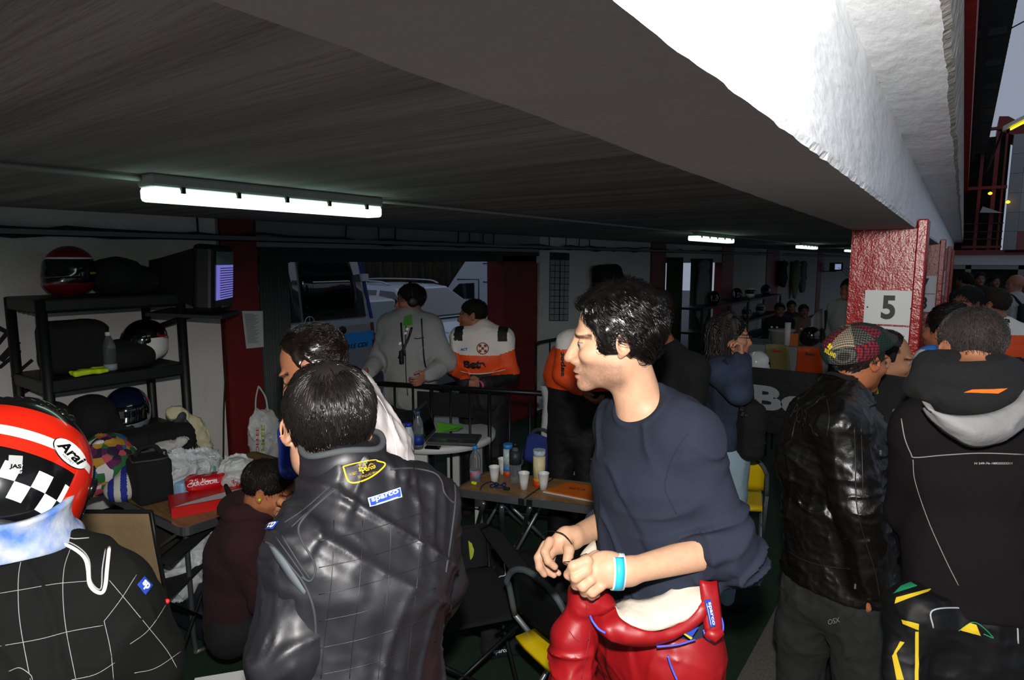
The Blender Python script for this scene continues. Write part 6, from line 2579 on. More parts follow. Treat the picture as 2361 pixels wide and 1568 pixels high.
# floral bag and striped ball bag
p = onT(255, 1155)
fl_ = mat('floral_print', '3a2050', .8, bump=[(30, .4)])
nt = fl_.node_tree; N, Lk = nt.nodes, nt.links
vo = N.new('ShaderNodeTexVoronoi'); vo.inputs['Scale'].default_value = 22
rp = N.new('ShaderNodeValToRGB'); rp.color_ramp.interpolation = 'CONSTANT'
els = rp.color_ramp.elements
els[0].color = (*lin('5a1f52'), 1)
for pos, cc in ((.2, 'd8d0d4'), (.34, '2a6a3a'), (.5, 'c05060'), (.62, '2a6a98'), (.75, 'b88c30'), (.86, '301838')):
    e_ = els.new(pos); e_.color = (*lin(cc), 1)
els[-1].color = (*lin('301838'), 1)
sp = N.new('ShaderNodeSeparateColor')
Lk.new(N['Texture Coordinate'].outputs['Object'], vo.inputs['Vector']); Lk.new(vo.outputs['Color'], sp.inputs[0]); Lk.new(sp.outputs[0], rp.inputs['Fac']); Lk.new(rp.outputs['Color'], N['Principled BSDF'].inputs['Base Color'])
soft('floral_bag', 'bright flowered cloth bag bulging at the left end of the table', 'bag', [ell(p + np.array([-.16, .06, .14]), (.15, .16, .15), None, .0), ell(p + np.array([-.18, -.06, .10]), (.12, .12, .12), None, .05), ell(p + np.array([-.2, .08, .24]), (.08, .1, .06), None, .05), F_(.014), halfsp((0, 0, TZ + .002), -ZU)], .007, fl_)
p = onT(275, 1160)
T = thing('beach_shoe_bag', 'blue and white striped round cloth bag at the table edge', 'bag', p)
V, F = polygonise([ell(p + np.array([-.02, .02, .065]), (.085, .075, .064), None, 0), cap(p + np.array([-.02, .05, .09]), p + np.array([-.10, .14, .14]), .06, .05, k=.03), noisep(12, .004), halfsp((0, 0, TZ + .002), -ZU)], .005)
c3 = V[F].mean(1)
mi = (np.floor((c3[:, 1] * 1.0 + c3[:, 0] * .5) / .032).astype(int) % 2)
mesh_ob('bag_body', V, F, [mat('white_canvas', 'cfcdc4', .9), mat('blue_canvas', '26349a', .9)], T, mi=mi, smooth=True)
# plastic bags
p = onT(430, 1150)
film = MATS['thin_plastic_film']
T = soft('plastic_bag', 'crumpled clear plastic bag behind the red foil packet', 'bag', [ell(p + np.array([-.14, .02, .09]), (.10, .12, .11), None, 0), ell(p + np.array([-.16, .16, .08]), (.09, .12, .10), None, .05), foldp(.03, (12, 12, 12)), foldp(.012, (28, 28, 28)), halfsp((0, 0, TZ + .002), -ZU)], .006, film)
p = onT(548, 1140)
T = soft('plastic_bag', 'white crumpled plastic bag with red lettering, next to the seated man\'s head', 'bag', [ell(p + np.array([-.06, .04, .08]), (.08, .09, .10), None, 0), foldp(.03, (14, 14, 14)), foldp(.010, (30, 30, 30)), halfsp((0, 0, TZ + .002), -ZU)], .005, mat('white_film', 'c9cccb', .4))
bo = [o for o in T.children][0]
mb = MB(); patch_text(mb, bvh_of(bo), 'drink', [(534, 1112), (558, 1125), (560, 1115), (536, 1102)], off=.004, bold=.02); mb.build('printing', mat('red_lettering', 'b01818', .4), bo)
p = onT(489, 1118)
T = thing('pump_bottle', 'small turquoise pump bottle standing behind the plastic bags', 'bottle', p)
mb = MB(); mb.lathe(p + ZU * .0, [(.022, 0), (.026, .01), (.024, .10), (.014, .125), (.010, .13)], 16); mb.build('bottle_body', mat('turquoise_plastic', '5fb0b0', .35), T)
mb = MB(); mb.lathe(p + ZU * .13, [(.010, 0), (.010, .012), (.004, .014), (.004, .03)], 12); mb.box(p + np.array([.008, .008, .163]), (.036, .010, .008), frame((1, 1, 0))); mb.build('pump', W1, T)
p = onT(415, 1160)
T = thing('tissue_pack', 'pale blue tissue pack leaning beside the black cube-shaped bag', 'pack', p)
mb = MB(); mb.box(p + np.array([-.04, .05, .05]), (.06, .10, .10), frame((1, .4, 0)), bev=.015); mb.build('pack', mat('pale_blue_film', '8fb8dc', .5), T)
# things under the table
pB = onZ(470, 1470, 0)
soft('duffel_bag', 'large dark blue duffel bag on the carpet under the left table', 'bag', [boxp((-3.25, 1.95, .20), (.28, .50, .19), rotz(.1), .12), F_(.02, 7), noisep(4, .02), halfsp((0, 0, .003), -ZU)], .014, mat('navy_nylon', '0f1422', .7, bump=[(15, .4)]))
soft('duffel_bag', 'black sack lying on the dark blue duffel bag under the table', 'bag', [ell((-3.12, 1.98, .46), (.22, .28, .12), None, 0), F_(.02, 9), halfsp((0, 0, .385), -ZU)], .012, fab)
soft('plastic_bag', 'clear plastic bag with purple contents hanging under the left table', 'bag', [ell((-3.12, 1.58, .42), (.10, .12, .12), None, 0), ell((-3.10, 1.48, .34), (.09, .09, .09), None, .04), foldp(.03, (13, 13, 13)), foldp(.012, (28, 28, 28))], .007, film)
soft('plastic_bag', 'white plastic carrier with blue print in the heap under the table', 'bag', [ell((-3.1, 1.72, .40), (.09, .10, .10), None, 0), cap((-3.08, 1.78, .45), (-3.0, 1.95, .56), .03, .02, k=.03), foldp(.025, (13, 13, 13))], .007, MATS['white_film'])
soft('rope_coil', 'brown coil of leather strap in the heap under the table', 'strap', [torus((-3.3, 2.05, .56), .10, .02, frame((1, 0, 0), (.3, 0, 1)), 1.0, .01), torus((-3.27, 2.12, .58), .08, .018, frame((1, 0, 0), (.1, .4, 1)), 1.0, .01)], .006, mat('brown_leather', '5a3a20', .6))
soft('sneaker', 'grey trainer lying on its side on top of the dark bags', 'shoe', [cap((-3.2, 2.25, .58), (-3.05, 2.38, .57), .04, .035, k=.02), ell((-3.22, 2.22, .60), (.05, .05, .05), None, .03), foldp(.008, (25, 25, 25))], .006, mat('grey_suede', '6a6c70', .8))
soft('garment_bag', 'dark brown crumpled jacket stuffed under the left table', 'jacket', [ell((-3.35, 1.62, .48), (.20, .22, .15), None, 0), F_(.03, 10)], .012, mat('dark_brown_cloth', '1c1917', .9))

# --- camping chairs
cf_ = mat('black_canvas', '101012', .92, bump=[(500, .4), (20, .3)])


def camp_chair(label, loc, yaw, backm, stripe=None, high=.88):
    """seat faces local +x"""
    T = thing('camping_chair', label, 'chair', (0, 0, 0))
    st = mat('black_steel', '17181a', .4, metal=.3)
    for sy in (-1, 1):
        mb = MB(); mb.tube([(-.24, sy * .26, .02), (.24, sy * .26, .42), (.24, sy * .27, .62)], .010, 8); mb.build('leg', st, T, local=True)
        mb = MB(); mb.tube([(.25, sy * .26, .02), (-.22, sy * .26, .42), (-.30, sy * .27, high)], .010, 8); mb.build('leg', st, T, local=True)
        mb = MB(); mb.grid(np.array([[(x, sy * (.27 + dy), .63 - .01 * abs(dy) * 30) for dy in (-.045, 0, .045)] for x in np.linspace(.26, -.26, 8)]), 0, True, .008); mb.build('armrest', cf_, T, local=True)
        mb = MB(); mb.box((-.24 if sy > 0 else .24, sy * .26, .015), (.05, .05, .03), bev=.01); mb.build('foot_cap', blackm, T, local=True)
    for x in (-1, 1):
        mb = MB(); mb.tube([(x * .25, -.26, .03), (x * .24, .26, .40)], .009, 8); mb.tube([(x * .25, .26, .03), (x * .24, -.26, .40)], .009, 8); mb.build('cross_brace', st, T, local=True)
    G = [[(x, y, .43 - .05 * math.sin(math.pi * (x + .24) / .48) * (1 - (y / .27) ** 2)) for y in np.linspace(-.27, .27, 9)] for x in np.linspace(-.24, .25, 9)]
    mb = MB(); mb.grid(np.array(G), 0, True, .008); mb.build('seat', cf_, T, local=True)
    G = [[(-.22 - .08 * t - .03 * math.sin(math.pi * t) * (1 - (y / .27) ** 2), y, .40 + (high - .40) * t) for y in np.linspace(-.27, .27, 11)] for t in np.linspace(0, 1, 9)]
    mb = MB(); mb.grid(np.array(G), 0, True, .008); bk = mb.build('backrest', backm, T, local=True)
    mb = MB()
    mb.tube([G[-1][i] for i in range(11)], .009, 6); mb.tube([G[i][0] for i in range(9)], .008, 6); mb.tube([G[i][-1] for i in range(9)], .008, 6)
    mb.build('edge_binding', cf_, bk, local=True)
    if stripe:
        for sy in (-1, 1):
            mb = MB()
            mb.grid(np.array([[(G[i][0][0] - .012, sy * yy, G[i][0][2]) for yy in (.17, .25)] for i in range(1, 7)]), 0, True, .004)
            mb.build('side_stripe', stripe, bk, local=True)
    T.location = Vector([float(x) for x in loc]); T.rotation_euler = (0, 0, yaw)
    return T


lime = mat('lime_canvas', 'a8b43a', .85)
p = onZ(262, 1188, .86)
camp_chair('camping chair with a beige canvas back between the helmeted person and the left table', (p[0] - .25, p[1] + .18, 0), math.radians(125), mat('beige_canvas', '8c7656', .92, bump=[(12, .5), (400, .4)]))
p = onZ(575, 1205, .78)
camp_chair('black camping chair with lime green side stripes, under the seated man', (p[0] - .02, p[1] + .30, 0), math.radians(70), cf_, lime, .84)
p = onZ(1090, 1400, .42)
camp_chair('empty black camping chair with lime green patches in front of the folding table', (p[0] - .12, p[1] - .02, 0), math.radians(-35), cf_, lime, .62)

# --- round white plastic table
c = (onZ(1095, 1020, TZ) + onZ(870, 1040, TZ)) / 2
NR = onZ(1095, 1015, TZ); NL_ = onZ(940, 1056, TZ)
cc = np.array([-2.98, 3.12, 0]); rad = .42
cc = np.array([NR[0] - .37, NR[1] + .03, 0])
T = thing('garden_table', 'round white plastic garden table behind the man in white', 'table', cc)
mb = MB(); mb.lathe((cc[0], cc[1], TZ), [(0, 0), (rad - .02, 0), (rad, -.006), (rad, -.045), (rad - .01, -.047), (rad - .012, -.01)], 64); mb.build('table_top', W1, T)
for a in (20, 110, 200, 290):
    d = np.array([math.cos(math.radians(a)), math.sin(math.radians(a)), 0])
    mb = MB(); mb.box(cc + d * .31 + ZU * .35, (.03, .10, .68), frame(nz(d + ZU * .0)), bev=.006); mb.build('leg', W1, T)


def onR(px, py):
    return onZ(px, py, TZ)


# laptop
p0, p1, p2 = onR(980, 1022), onR(1052, 1026), onR(1082, 1004)
p0 = onR(982, 1026); u = nz(onR(1058, 1029) - p0); v = np.cross(ZU, u)
Rl = np.stack([u, v, ZU], 1)
T = thing('laptop', 'open silver laptop with a dark screen on the round white table', 'laptop', p0)
Cb = p0 + u * .17 + v * .115 + ZU * .012
mb = MB(); mb.box(Cb, (.34, .235, .022), Rl, bev=.006); bs = mb.build('base', mat('laptop_silver', '5a5c5e', .4, metal=.5), T)
mb = MB()
for i in range(5):
    for k in range(13):
        mb.box(Cb + Rl @ np.array([-.145 + k * .0235, .08 - i * .0225, .013]), (.019, .018, .004), Rl)
mb.build('keyboard', mat('key_grey', '35373a', .6), bs)
mb = MB(); mb.box(Cb + Rl @ np.array([0, -.08, .0125]), (.075, .045, .003), Rl); mb.build('touchpad', mat('key_grey'), bs)
# the screen stands on the left edge in the photo
hn = p0 + v * .23 + u * .01 + ZU * .02
sl_ = onPl(958, 945, p0 + u * .02, nz(np.cross(v, ZU)))
Rs = np.stack([v, nz(ZU * .95 - u * .3), nz(u * .95 + ZU * .3)], 1)
Cs = p0 + v * .115 + ZU * .135 - u * .035
mb = MB(); mb.box(Cs, (.30, .225, .010), Rs, bev=.004); lid = mb.build('lid', mat('laptop_silver'), T)
mb = MB(); mb.box(Cs + Rs[:, 2] * .0055, (.262, .185, .002), Rs); mb.build('screen', mat('screen_off', '060607', .15), lid)
T = thing('milk_bottle', 'white plastic bottle with a blue cap beside the man in white', 'bottle', onR(943, 1040))
p = onR(943, 1040)
mb = MB(); mb.lathe(p, [(.0, 0), (.036, .0), (.036, .10), (.030, .13), (.019, .16), (.018, .175)], 20); mb.build('bottle_body', mat('milky_plastic', 'c8d0d4', .4), T)
mb = MB(); mb.lathe(p + ZU * .165, [(.022, 0), (.022, .022), (0, .023)], 20); mb.build('bottle_cap', mat('blue_cap', '2438b8', .5), T)
T = thing('water_bottle', 'clear water bottle with a dark blue label on the round white table', 'bottle', onR(965, 1034))
bottle(T, onR(965, 1034), .25, mat('dull_blue_cap', '3a5a80', .5), mat('dark_blue_label', '183a90', .5), 1.05, lab=(.15, .38))
p = onR(1040, 995)
T = thing('document_folder', 'bright green folder standing open behind the laptop', 'folder', p)
G = [[J(1007, 972, 4.35), J(1069, 982, 4.25)], [J(1010, 998, 4.35), J(1055, 992, 4.3)]]
mb = MB(); mb.grid(np.array(G), 0, False, .004); mb.build('cover', mat('green_card', '4e9a2a', .7), T)
p = onR(1000, 1032)
T = thing('mobile_phone', 'thin black phone lying at the edge of the round white table', 'phone', p)
mb = MB(); mb.box(p + v * .0 - v * .02 + ZU * .008, (.10, .05, .012), Rl, bev=.004); mb.build('phone_body', mat('gloss_black', '0c0c0e', .2), T)

# --- folding table in the middle
A_, B_, D_ = onT(1050, 1128), onT(1420, 1176), onT(1125, 1086)
C_ = B_ + (D_ - A_)
D_ = A_ + (D_ - A_) * 1.0
T = thing('folding_table', 'long folding camping table with aluminium rim behind the curly-haired man', 'table', (A_ + C_) / 2 * np.array([1, 1, 0]))
u = nz(B_ - A_); v = nz(D_ - A_)
fold_table(T, [A_, B_, C_, D_], TZ, [
    bez([J(1157, 1168, 3.15), onZ(1157, 1290, .06) + ZU * 0, onZ(1140, 1312, .02), onZ(1075, 1350, .02)], 6),
    bez([J(1115, 1160, 3.35), onZ(1095, 1235, .10), onZ(1105, 1254, .03), onZ(1165, 1268, .03), onZ(1193, 1250, .08), J(1222, 1170, 3.3)], 6)])
mb = MB()
hx = onT(1247, 1100); hy = onT(1247, 1150)
s_ = A_ + u * .40
mb.box(s_ + v * .17 + ZU * .003, (.006, .36, .004), np.stack([u, v, ZU], 1)); mb.build('centre_joint', dark, T)
for k in (-.022, .022):
    mb = MB(); mb.box(s_ + u * k - v * .006 - ZU * .02, (.030, .006, .032), np.stack([u, v, ZU], 1)); mb.build('hinge', mat('hinge_steel', '2a2b2d', .4, metal=.7), T)
# cups
T0 = thing('plastic_cup', 'white disposable cup left of the dark-labelled bottle', 'cup', (0, 0, 0), 'white plastic cups on the folding table')
mb = MB(); mb.lathe((0, 0, 0), [(0, .002), (.020, .0), (.024, .045), (.0245, .047), (.030, .088), (.032, .090), (.031, .092), (.029, .090), (.0235, .046), (.019, .004), (0, .003)], 28)
mb.build('cup', mat('white_polystyrene', 'd6d6d4', .45), T0, local=True)
cups = [((1140, 1112), 'white disposable cup standing behind the tangle of blue cord'), ((1160, 1092), 'white disposable cup half hidden behind the blue and white snack tube'), ((1208, 1127), 'white disposable cup in front, right of the water bottle with a dark label'), ((1253, 1128), 'white disposable cup beside the orange papers, with a dark scribble')]
for i, (px_, lb) in enumerate(cups):
    if i == 0:
        T0.location = Vector(onT(*px_).tolist()); T0['label'] = lb
    else:
        copy_tree(T0, None, onT(*px_), label=lb)
T = thing('water_bottle', 'small blue-capped water bottle at the left end of the middle folding table', 'bottle', onT(1096, 1110))
bottle(T, onT(1096, 1110), .205, mat('light_blue_cap', '2a88c8', .5), mat('blue_red_label', '5a90b8', .5, col2='b84030', vscale=40), .95, lab=(.14, .36))
T = thing('water_bottle', 'clear bottle with a dark cap and black label standing among the cups', 'bottle', onT(1188, 1112))
bottle(T, onT(1188, 1112), .225, blackm, mat('dark_label', '1c2a30', .5), 1.0, lab=(.60, .86))


def tubecan(label, p, h, r, bands):
    T = thing('snack_tube', label, 'snack tube', p)
    prof = [(0, 0)]
    ms_, idx = [], []
    zs = [0] + [b[0] for b in bands]
    for k, (zt, m_) in enumerate(bands):
        mb = MB(); mb.lathe((p[0], p[1], p[2] + zs[k] * h), [(r, 0), (r, (zt - zs[k]) * h)], 24)
        mb.build('wrapper' if k < len(bands) - 1 else 'lid', m_, T)
    return T


tubecan('blue and white snack tube with a blue lid on the folding table', onT(1171, 1095), .185, .027, [(.16, mat('tube_red_blue', 'b84a2a', .5)), (.30, mat('tube_blue', '2a7ac0', .5)), (.86, mat('tube_white', 'c8ccc8', .5, col2='88a8b8', vscale=50)), (1, mat('tube_blue'))])
tubecan('yellow snack tube with a white lid on the folding table', onT(1243, 1118), .200, .034, [(.12, mat('tube_red', 'd03818', .5)), (.22, mat('tube_orange', 'e08818', .5)), (.84, mat('tube_cream', 'd8cc88', .5, col2='c8b8a0', vscale=60)), (1, mat('tube_white'))])
T = thing('ear_plug', 'small yellow ear plug lying on the folding table beside the blue-capped bottle', 'ear plug', onT(1093, 1118))
mb = MB(); mb.box(onT(1093, 1117) + ZU * .009, (.030, .016, .014), bev=.005); mb.build('foam', mat('fluo_yellow', 'c8e81a', .6), T)
T = thing('lanyard', 'blue and black cord with plug bundled on the folding table', 'cord', onT(1148, 1128))
rg = np.random.default_rng(8)
p = onT(1150, 1127)
mb = MB()
mb.tube(bez([onT(1108, 1132) + ZU * .006, onT(1112, 1122) + ZU * .006, onT(1128, 1115) + ZU * .01, onT(1140, 1122) + ZU * .02] + [p + np.array([rg.normal() * .022, rg.normal() * .02, .01 + rg.random() * .025]) for _ in range(10)] + [onT(1170, 1130) + ZU * .012], 5), .0035, 6)
mb.build('cord', mat('navy_cord', '16204a', .5), T)
mb = MB(); mb.box(onT(1168, 1131) + ZU * .010, (.035, .02, .014), frame((1, .3, 0)), bev=.004); mb.build('plug', blackm, T)
q = [onT(1252, 1136), onT(1380, 1161), onT(1420, 1136), onT(1310, 1118)]
T = thing('paper_stack', 'orange booklet on white sheets at the edge of the folding table', 'papers', q[0])
mb = MB(); mb.prism([a + ZU * .001 for a in q], ZU * .006); mb.build('white_sheets', paper, T)
q2 = [onT(1254, 1132, TZ + .008), onT(1378, 1157, TZ + .008), onT(1418, 1132, TZ + .008), onT(1312, 1113, TZ + .008)]
mb = MB(); mb.prism(q2, ZU * .004); cv = mb.build('orange_cover', mat('orange_card', 'c8641a', .6), T)
a = (q2[0] + q2[1] + q2[2] + q2[3]) / 4
mb = MB(); text_on(mb, 'BETA', a - u * .07 + ZU * .0045, u * .09, v * .03, 0, .02, .001); mb.build('printing', mat('dark_orange_ink', '8a2c10', .6), cv)


# --- tubular folding chairs
def tube_chair(label, loc, yaw, colm, high=.80, backm=None, arch=True):
    T = thing('folding_chair', label, 'chair', (0, 0, 0))
    st = mat('grey_tube', '8a8d90', .35, metal=.7)
    for sy in (-1, 1):
        mb = MB(); mb.tube([(.22, sy * .21, .01), (-.16, sy * .21, .55)], .011, 8); mb.build('leg', st, T, local=True)
        mb = MB(); mb.tube([(-.24, sy * .19, .01), (.16, sy * .19, .44)], .011, 8); mb.build('leg', st, T, local=True)
    top = [(-.16, -.21, .55), (-.19, -.205, .68)] + [(-.205 - .01 * math.sin(a), -.20 * math.cos(a), .68 + (high - .68) * math.sin(a)) for a in np.linspace(.2, math.pi - .2, 12)] + [(-.19, .205, .68), (-.16, .21, .55)]
    mb = MB(); mb.tube(bez(top, 3), .0125, 8); mb.build('back_tube', mat('dark_grey_tube', '4c5356', .5), T, local=True)
    G = [[(x, y, .45 + .012 * (y / .2) ** 2) for y in np.linspace(-.19, .19, 7)] for x in np.linspace(-.17, .21, 7)]
    mb = MB(); mb.grid(np.array(G), 0, True, .022); mb.build('seat', colm, T, local=True)
    G = [[(-.175 - .03 * t + .02 * (y / .19) ** 2, y, .58 + (high - .015 - .58) * t * (1 - .25 * (y / .19) ** 4)) for y in np.linspace(-.19, .19, 11)] for t in np.linspace(0, .9, 6)]
    mb = MB(); mb.grid(np.array(G), 0, True, .014); mb.build('backrest', backm or colm, T, local=True)
    T.location = Vector([float(x) for x in loc]); T.rotation_euler = (0, 0, yaw)
    return T


yel = mat('yellow_seat', 'd8b80c', .45)
p = onZ(1290, 1300, .80)
C1 = tube_chair('grey tubular folding chair with a yellow seat and black back, beside the red race suit', (p[0] + .07, p[1] + .04, 0), math.radians(70), yel, .82, blackm)
c = np.array([p[0] + .08, p[1] + .17, .50])
soft('jacket', 'crumpled black jacket hanging over the yellow-seated folding chair', 'jacket', [ell(c, (.22, .19, .15), None, 0), ell(c + np.array([-.06, .05, -.13]), (.13, .13, .15), None, .05), foldp(.03, (11, 11, 5)), foldp(.012, (24, 24, 12))], .008, fab)
p = onZ(1690, 1030, .80)
tube_chair('tubular folding chair with a yellow back behind the curly-haired man\'s elbow', (p[0] - .02, p[1] + .05, 0), math.radians(105), yel, .82)
p = onZ(1222, 998, .80)
tube_chair('tubular folding chair with a blue back behind the snack tubes', (p[0], p[1] - .15, 0), math.radians(-115), mat('blue_seat', '3c4a9c', .6), .82)

# --- barrier by the back door
A0, A1 = onZ(868, 884, 1.05), onZ(1420, 918, 1.05)


def barrier(label, A, B, n, zt=1.05):
    T = thing('crowd_barrier', label, 'barrier', (A + B) / 2 * np.array([1, 1, 0]))
    bl_ = mat('black_steel', '17181a', .4, metal=.3)
    A, B = A * np.array([1, 1, 0]), B * np.array([1, 1, 0])
    mb = MB(); mb.tube([A + ZU * zt, B + ZU * zt], .019, 10); mb.build('top_rail', bl_, T)
    mb = MB(); mb.tube([A + ZU * .18, B + ZU * .18], .016, 10); mb.build('bottom_rail', bl_, T)
    for k in range(n + 1):
        q = A + (B - A) * k / n
        mb = MB(); mb.tube([q + ZU * (0.0 if k % 3 == 0 else .18), q + ZU * zt], .014 if k % 3 == 0 else .009, 8); mb.build('post' if k % 3 == 0 else 'bar', bl_, T)
    return T


BT = barrier('black steel barrier the grey-sweatered man and the man in the orange suit lean on', A0, A1, 12)
d = nz((A1 - A0) * np.array([1, 1, 0]))
mb = MB(); pa, pb = onPl(962, 892, A0, np.cross(d, ZU)), onPl(1092, 900, A0, np.cross(d, ZU))
mb.prism([pa - ZU * .03, pb - ZU * .03, pb - ZU * .20, pa - ZU * .20], np.cross(d, ZU) * .006); mb.build('sign_panel', blackm, BT)
pb0 = onX(1236, 776, WX + .5)
barrier('second black barrier standing by the white wall under the wall chart', np.array([WX + .35, onX(1236, 776, WX + .35)[1], 0]), np.array([WX + .35, onX(1400, 780, WX + .35)[1], 0]), 6, 1.0)
# grey-white jacket over the barrier
n_ = np.cross(d, ZU)
if np.dot(n_, CF) > 0:
    n_ = -n_
T = thing('covering_sheet', 'pale grey fabric cover with a broad black zip strip hanging from the barrier', 'cover', onPl(1310, 900, A0, n_))
L_ = [(1246, 890), (1252, 925), (1250, 960), (1248, 1000), (1250, 1040), (1255, 1092)]
M_ = [(1316, 892), (1314, 930), (1312, 965), (1310, 1000), (1308, 1040), (1308, 1094)]
M2 = [(1326, 892), (1325, 930), (1323, 965), (1321, 1000), (1319, 1040), (1319, 1095)]
R_ = [(1392, 898), (1388, 930), (1380, 965), (1376, 1000), (1380, 1040), (1392, 1098)]


def sheetcol(a, b, w):
    rows = []
    for (x0, y0), (x1, y1) in zip(a, b):
        row = []
        for t in np.linspace(0, 1, 10):
            q = onPl(x0 + (x1 - x0) * t, y0 + (y1 - y0) * t, A0 + n_ * (.05 + .02 * math.sin(t * 5 + y0 * .02)), n_)
            row.append(q)
        rows.append(row)
    return bezrows(rows)


def bezrows(rows):
    rows = np.array(rows)
    return np.stack([bez(rows[:, k], 5) for k in range(rows.shape[1])], 1)


gw = mat('pale_grey_cloth', 'b4b6b4', .9, bump=[(10, .5), (400, .3)])
mb = MB(); mb.grid(sheetcol(L_, M_, 0), 0, True, .006); mb.build('cloth_panel', gw, T)
mb = MB(); mb.grid(sheetcol(M_, M2, 0) + n_ * .008, 0, True, .008); mb.build('zip_strip', cf_, T)
mb = MB(); mb.grid(sheetcol(M2, R_, 0), 0, True, .006); mb.build('cloth_panel', gw, T)

# --- banner barrier with the word Beta
BY = 5.5
T = thing('advertising_banner', 'black banner with the grey word Beta on a low barrier beside the woman', 'banner', (-1.0, BY, 0))
b0, b1 = onY(1728, 849, BY), onY(1905, 852, BY)
x0, x1 = b0[0], -.55
mb = MB(); mb.bx((x0, BY, .50), (x1, BY + .012, 1.045)); bn = mb.build('banner_cloth', mat('banner_black', '0d0d0e', .6, bump=[(6, .2)]), T)
for x in (x0, (x0 + x1) / 2, x1):
    mb = MB(); mb.tube([(x, BY + .03, 0), (x, BY + .03, 1.04)], .014, 8); mb.build('post', alu, T)
mb = MB(); t0, t1 = onY(1732, 942, BY - .003), onY(1735, 886, BY - .003)
text_on(mb, 'Beta', (t0[0], BY - .002, t0[2]), (.80, 0, 0), (0, 0, t1[2] - t0[2]), 0, .045, .001); mb.build('lettering', mat('banner_grey', '9a9c9e', .7), bn)

# --- far part of the garage
DY = 8.6
T = thing('white_counter', 'long white covered table across the far bay behind the banner', 'table', (-1.9, DY, 0))
q0, q1 = onY(1640, 790, DY), onY(1925, 792, DY)
mb = MB(); mb.bx((q0[0], DY, 0), (q1[0] + .3, DY + .02, q0[2])); mb.build('front_cover', mat('dull_white_cover', '8f918f', .8, bump=[(6, .4)]), T)
mb = MB(); mb.bx((q0[0], DY, q0[2]), (q1[0] + .3, DY + .7, q0[2] + .02)); mb.build('table_top', mat('dull_white_cover'), T)


def shell_chair(label, px0, px1, py, yy, m, lm):
    a, b = onY(px0, py, yy), onY(px1, py, yy)
    cx_, w = (a[0] + b[0]) / 2, b[0] - a[0]
    zt = a[2]
    T = thing('shell_chair', label, 'chair', (cx_, yy, 0))
    G = [[(cx_ + x * w / 2 * (.85 + .25 * (1 - t)), yy - .05 * (x ** 2) + .10 * (1 - t), zt - (1 - t) * .42 - .01 * x * x) for x in np.linspace(-1, 1, 9)] for t in np.linspace(0, 1, 7)]
    mb = MB(); mb.grid(np.array(G), 0, True, .012); bk = mb.build('backrest', m, T)
    G = [[(cx_ + x * w / 2 * 1.05, yy + .10 + s_ * .4, zt - .42 + .03 * x * x) for x in np.linspace(-1, 1, 7)] for s_ in np.linspace(0, 1, 5)]
    mb = MB(); mb.grid(np.array(G), 0, True, .012); mb.build('seat', m, T)
    for sx in (-1, 1):
        for sy in (.12, .48):
            mb = MB(); mb.tube([(cx_ + sx * w * .4, yy + sy, zt - .43), (cx_ + sx * w * .5, yy + sy, 0)], .012, 6); mb.build('leg', alu, T)
    mb = MB(); text_on(mb, 'Beta', (cx_ - w * .16, yy - .012, zt - .10), (w * .34, 0, 0), (0, 0, .035), 0, .03, .003); mb.build('lettering', lm, bk)


shell_chair('beige plastic shell chair with a small red logo behind the banner', 1763, 1824, 791, 8.0, mat('beige_plastic', '8a7c50', .5), mat('red_lettering', 'b01818', .4))
shell_chair('orange plastic shell chair with a small dark logo behind the banner', 1838, 1900, 797, 7.6, mat('orange_plastic', 'c24410', .5), blackm)
p = onY(1747, 836, 6.6)
T = thing('stool', 'low dark stool carrying the white helmet behind the banner', 'stool', p * np.array([1, 1, 0]))
mb = MB(); mb.bx((p[0] - .18, p[1] - .16, p[2] - .19), (p[0] + .18, p[1] + .16, p[2] - .15)); mb.build('stool_top', dark, T)
for sx in (-1, 1):
    for sy in (-1, 1):
        mb = MB(); mb.tube([p * np.array([1, 1, 0]) + np.array([sx * .15, sy * .13, 0]), p + np.array([sx * .15, sy * .13, -.17])], .012, 6); mb.build('leg', dark, T)
small_helmet('white helmet resting behind the banner at the woman\'s elbow', p, -60, .95, None, [hw_])
# things on the far counter
zc = q0[2] + .02


def onC(px, yy=DY + .3):
    return onY(px, 780, yy) * np.array([1, 1, 0]) + ZU * zc


p = onC(1802)
T = thing('storage_tub', 'white plastic tub with a lid on the far counter', 'tub', p)
mb = MB(); mb.lathe(p, [(.13, 0), (.16, .17), (.175, .175), (.175, .19), (0, .195)], 24); mb.build('tub', mat('dull_white_plastic', '9a9c98', .5), T)
p = onC(1815, DY + .15)
T = thing('paper_cup_stack', 'upright stack of white cups on the far counter', 'cups', p)
mb = MB(); mb.lathe(p, [(.035, 0), (.038, .30), (0, .30)], 16); mb.build('cups', W1, T)
p = onC(1830, DY + .2)
T = thing('snack_box', 'small orange and yellow box on the far counter', 'box', p)
mb = MB(); mb.box(p + ZU * .08, (.12, .08, .16)); mb.build('carton', mat('orange_card', 'c8641a', .6), T)
for k, (px_, lb) in enumerate(((1778, 'left of the white tub'), (1790, 'just left of the stack of cups'), (1846, 'right of the orange box'))):
    p = onC(px_, DY + .35)
    T = thing('water_bottle', 'small clear bottle on the far counter, ' + lb, 'bottle', p, 'bottles on the far counter')
    bottle(T, p, .22)
small_helmet('black helmet on the far counter, right of the orange box', onC(1868) + ZU * .13, 20, .95, None, [hb_])
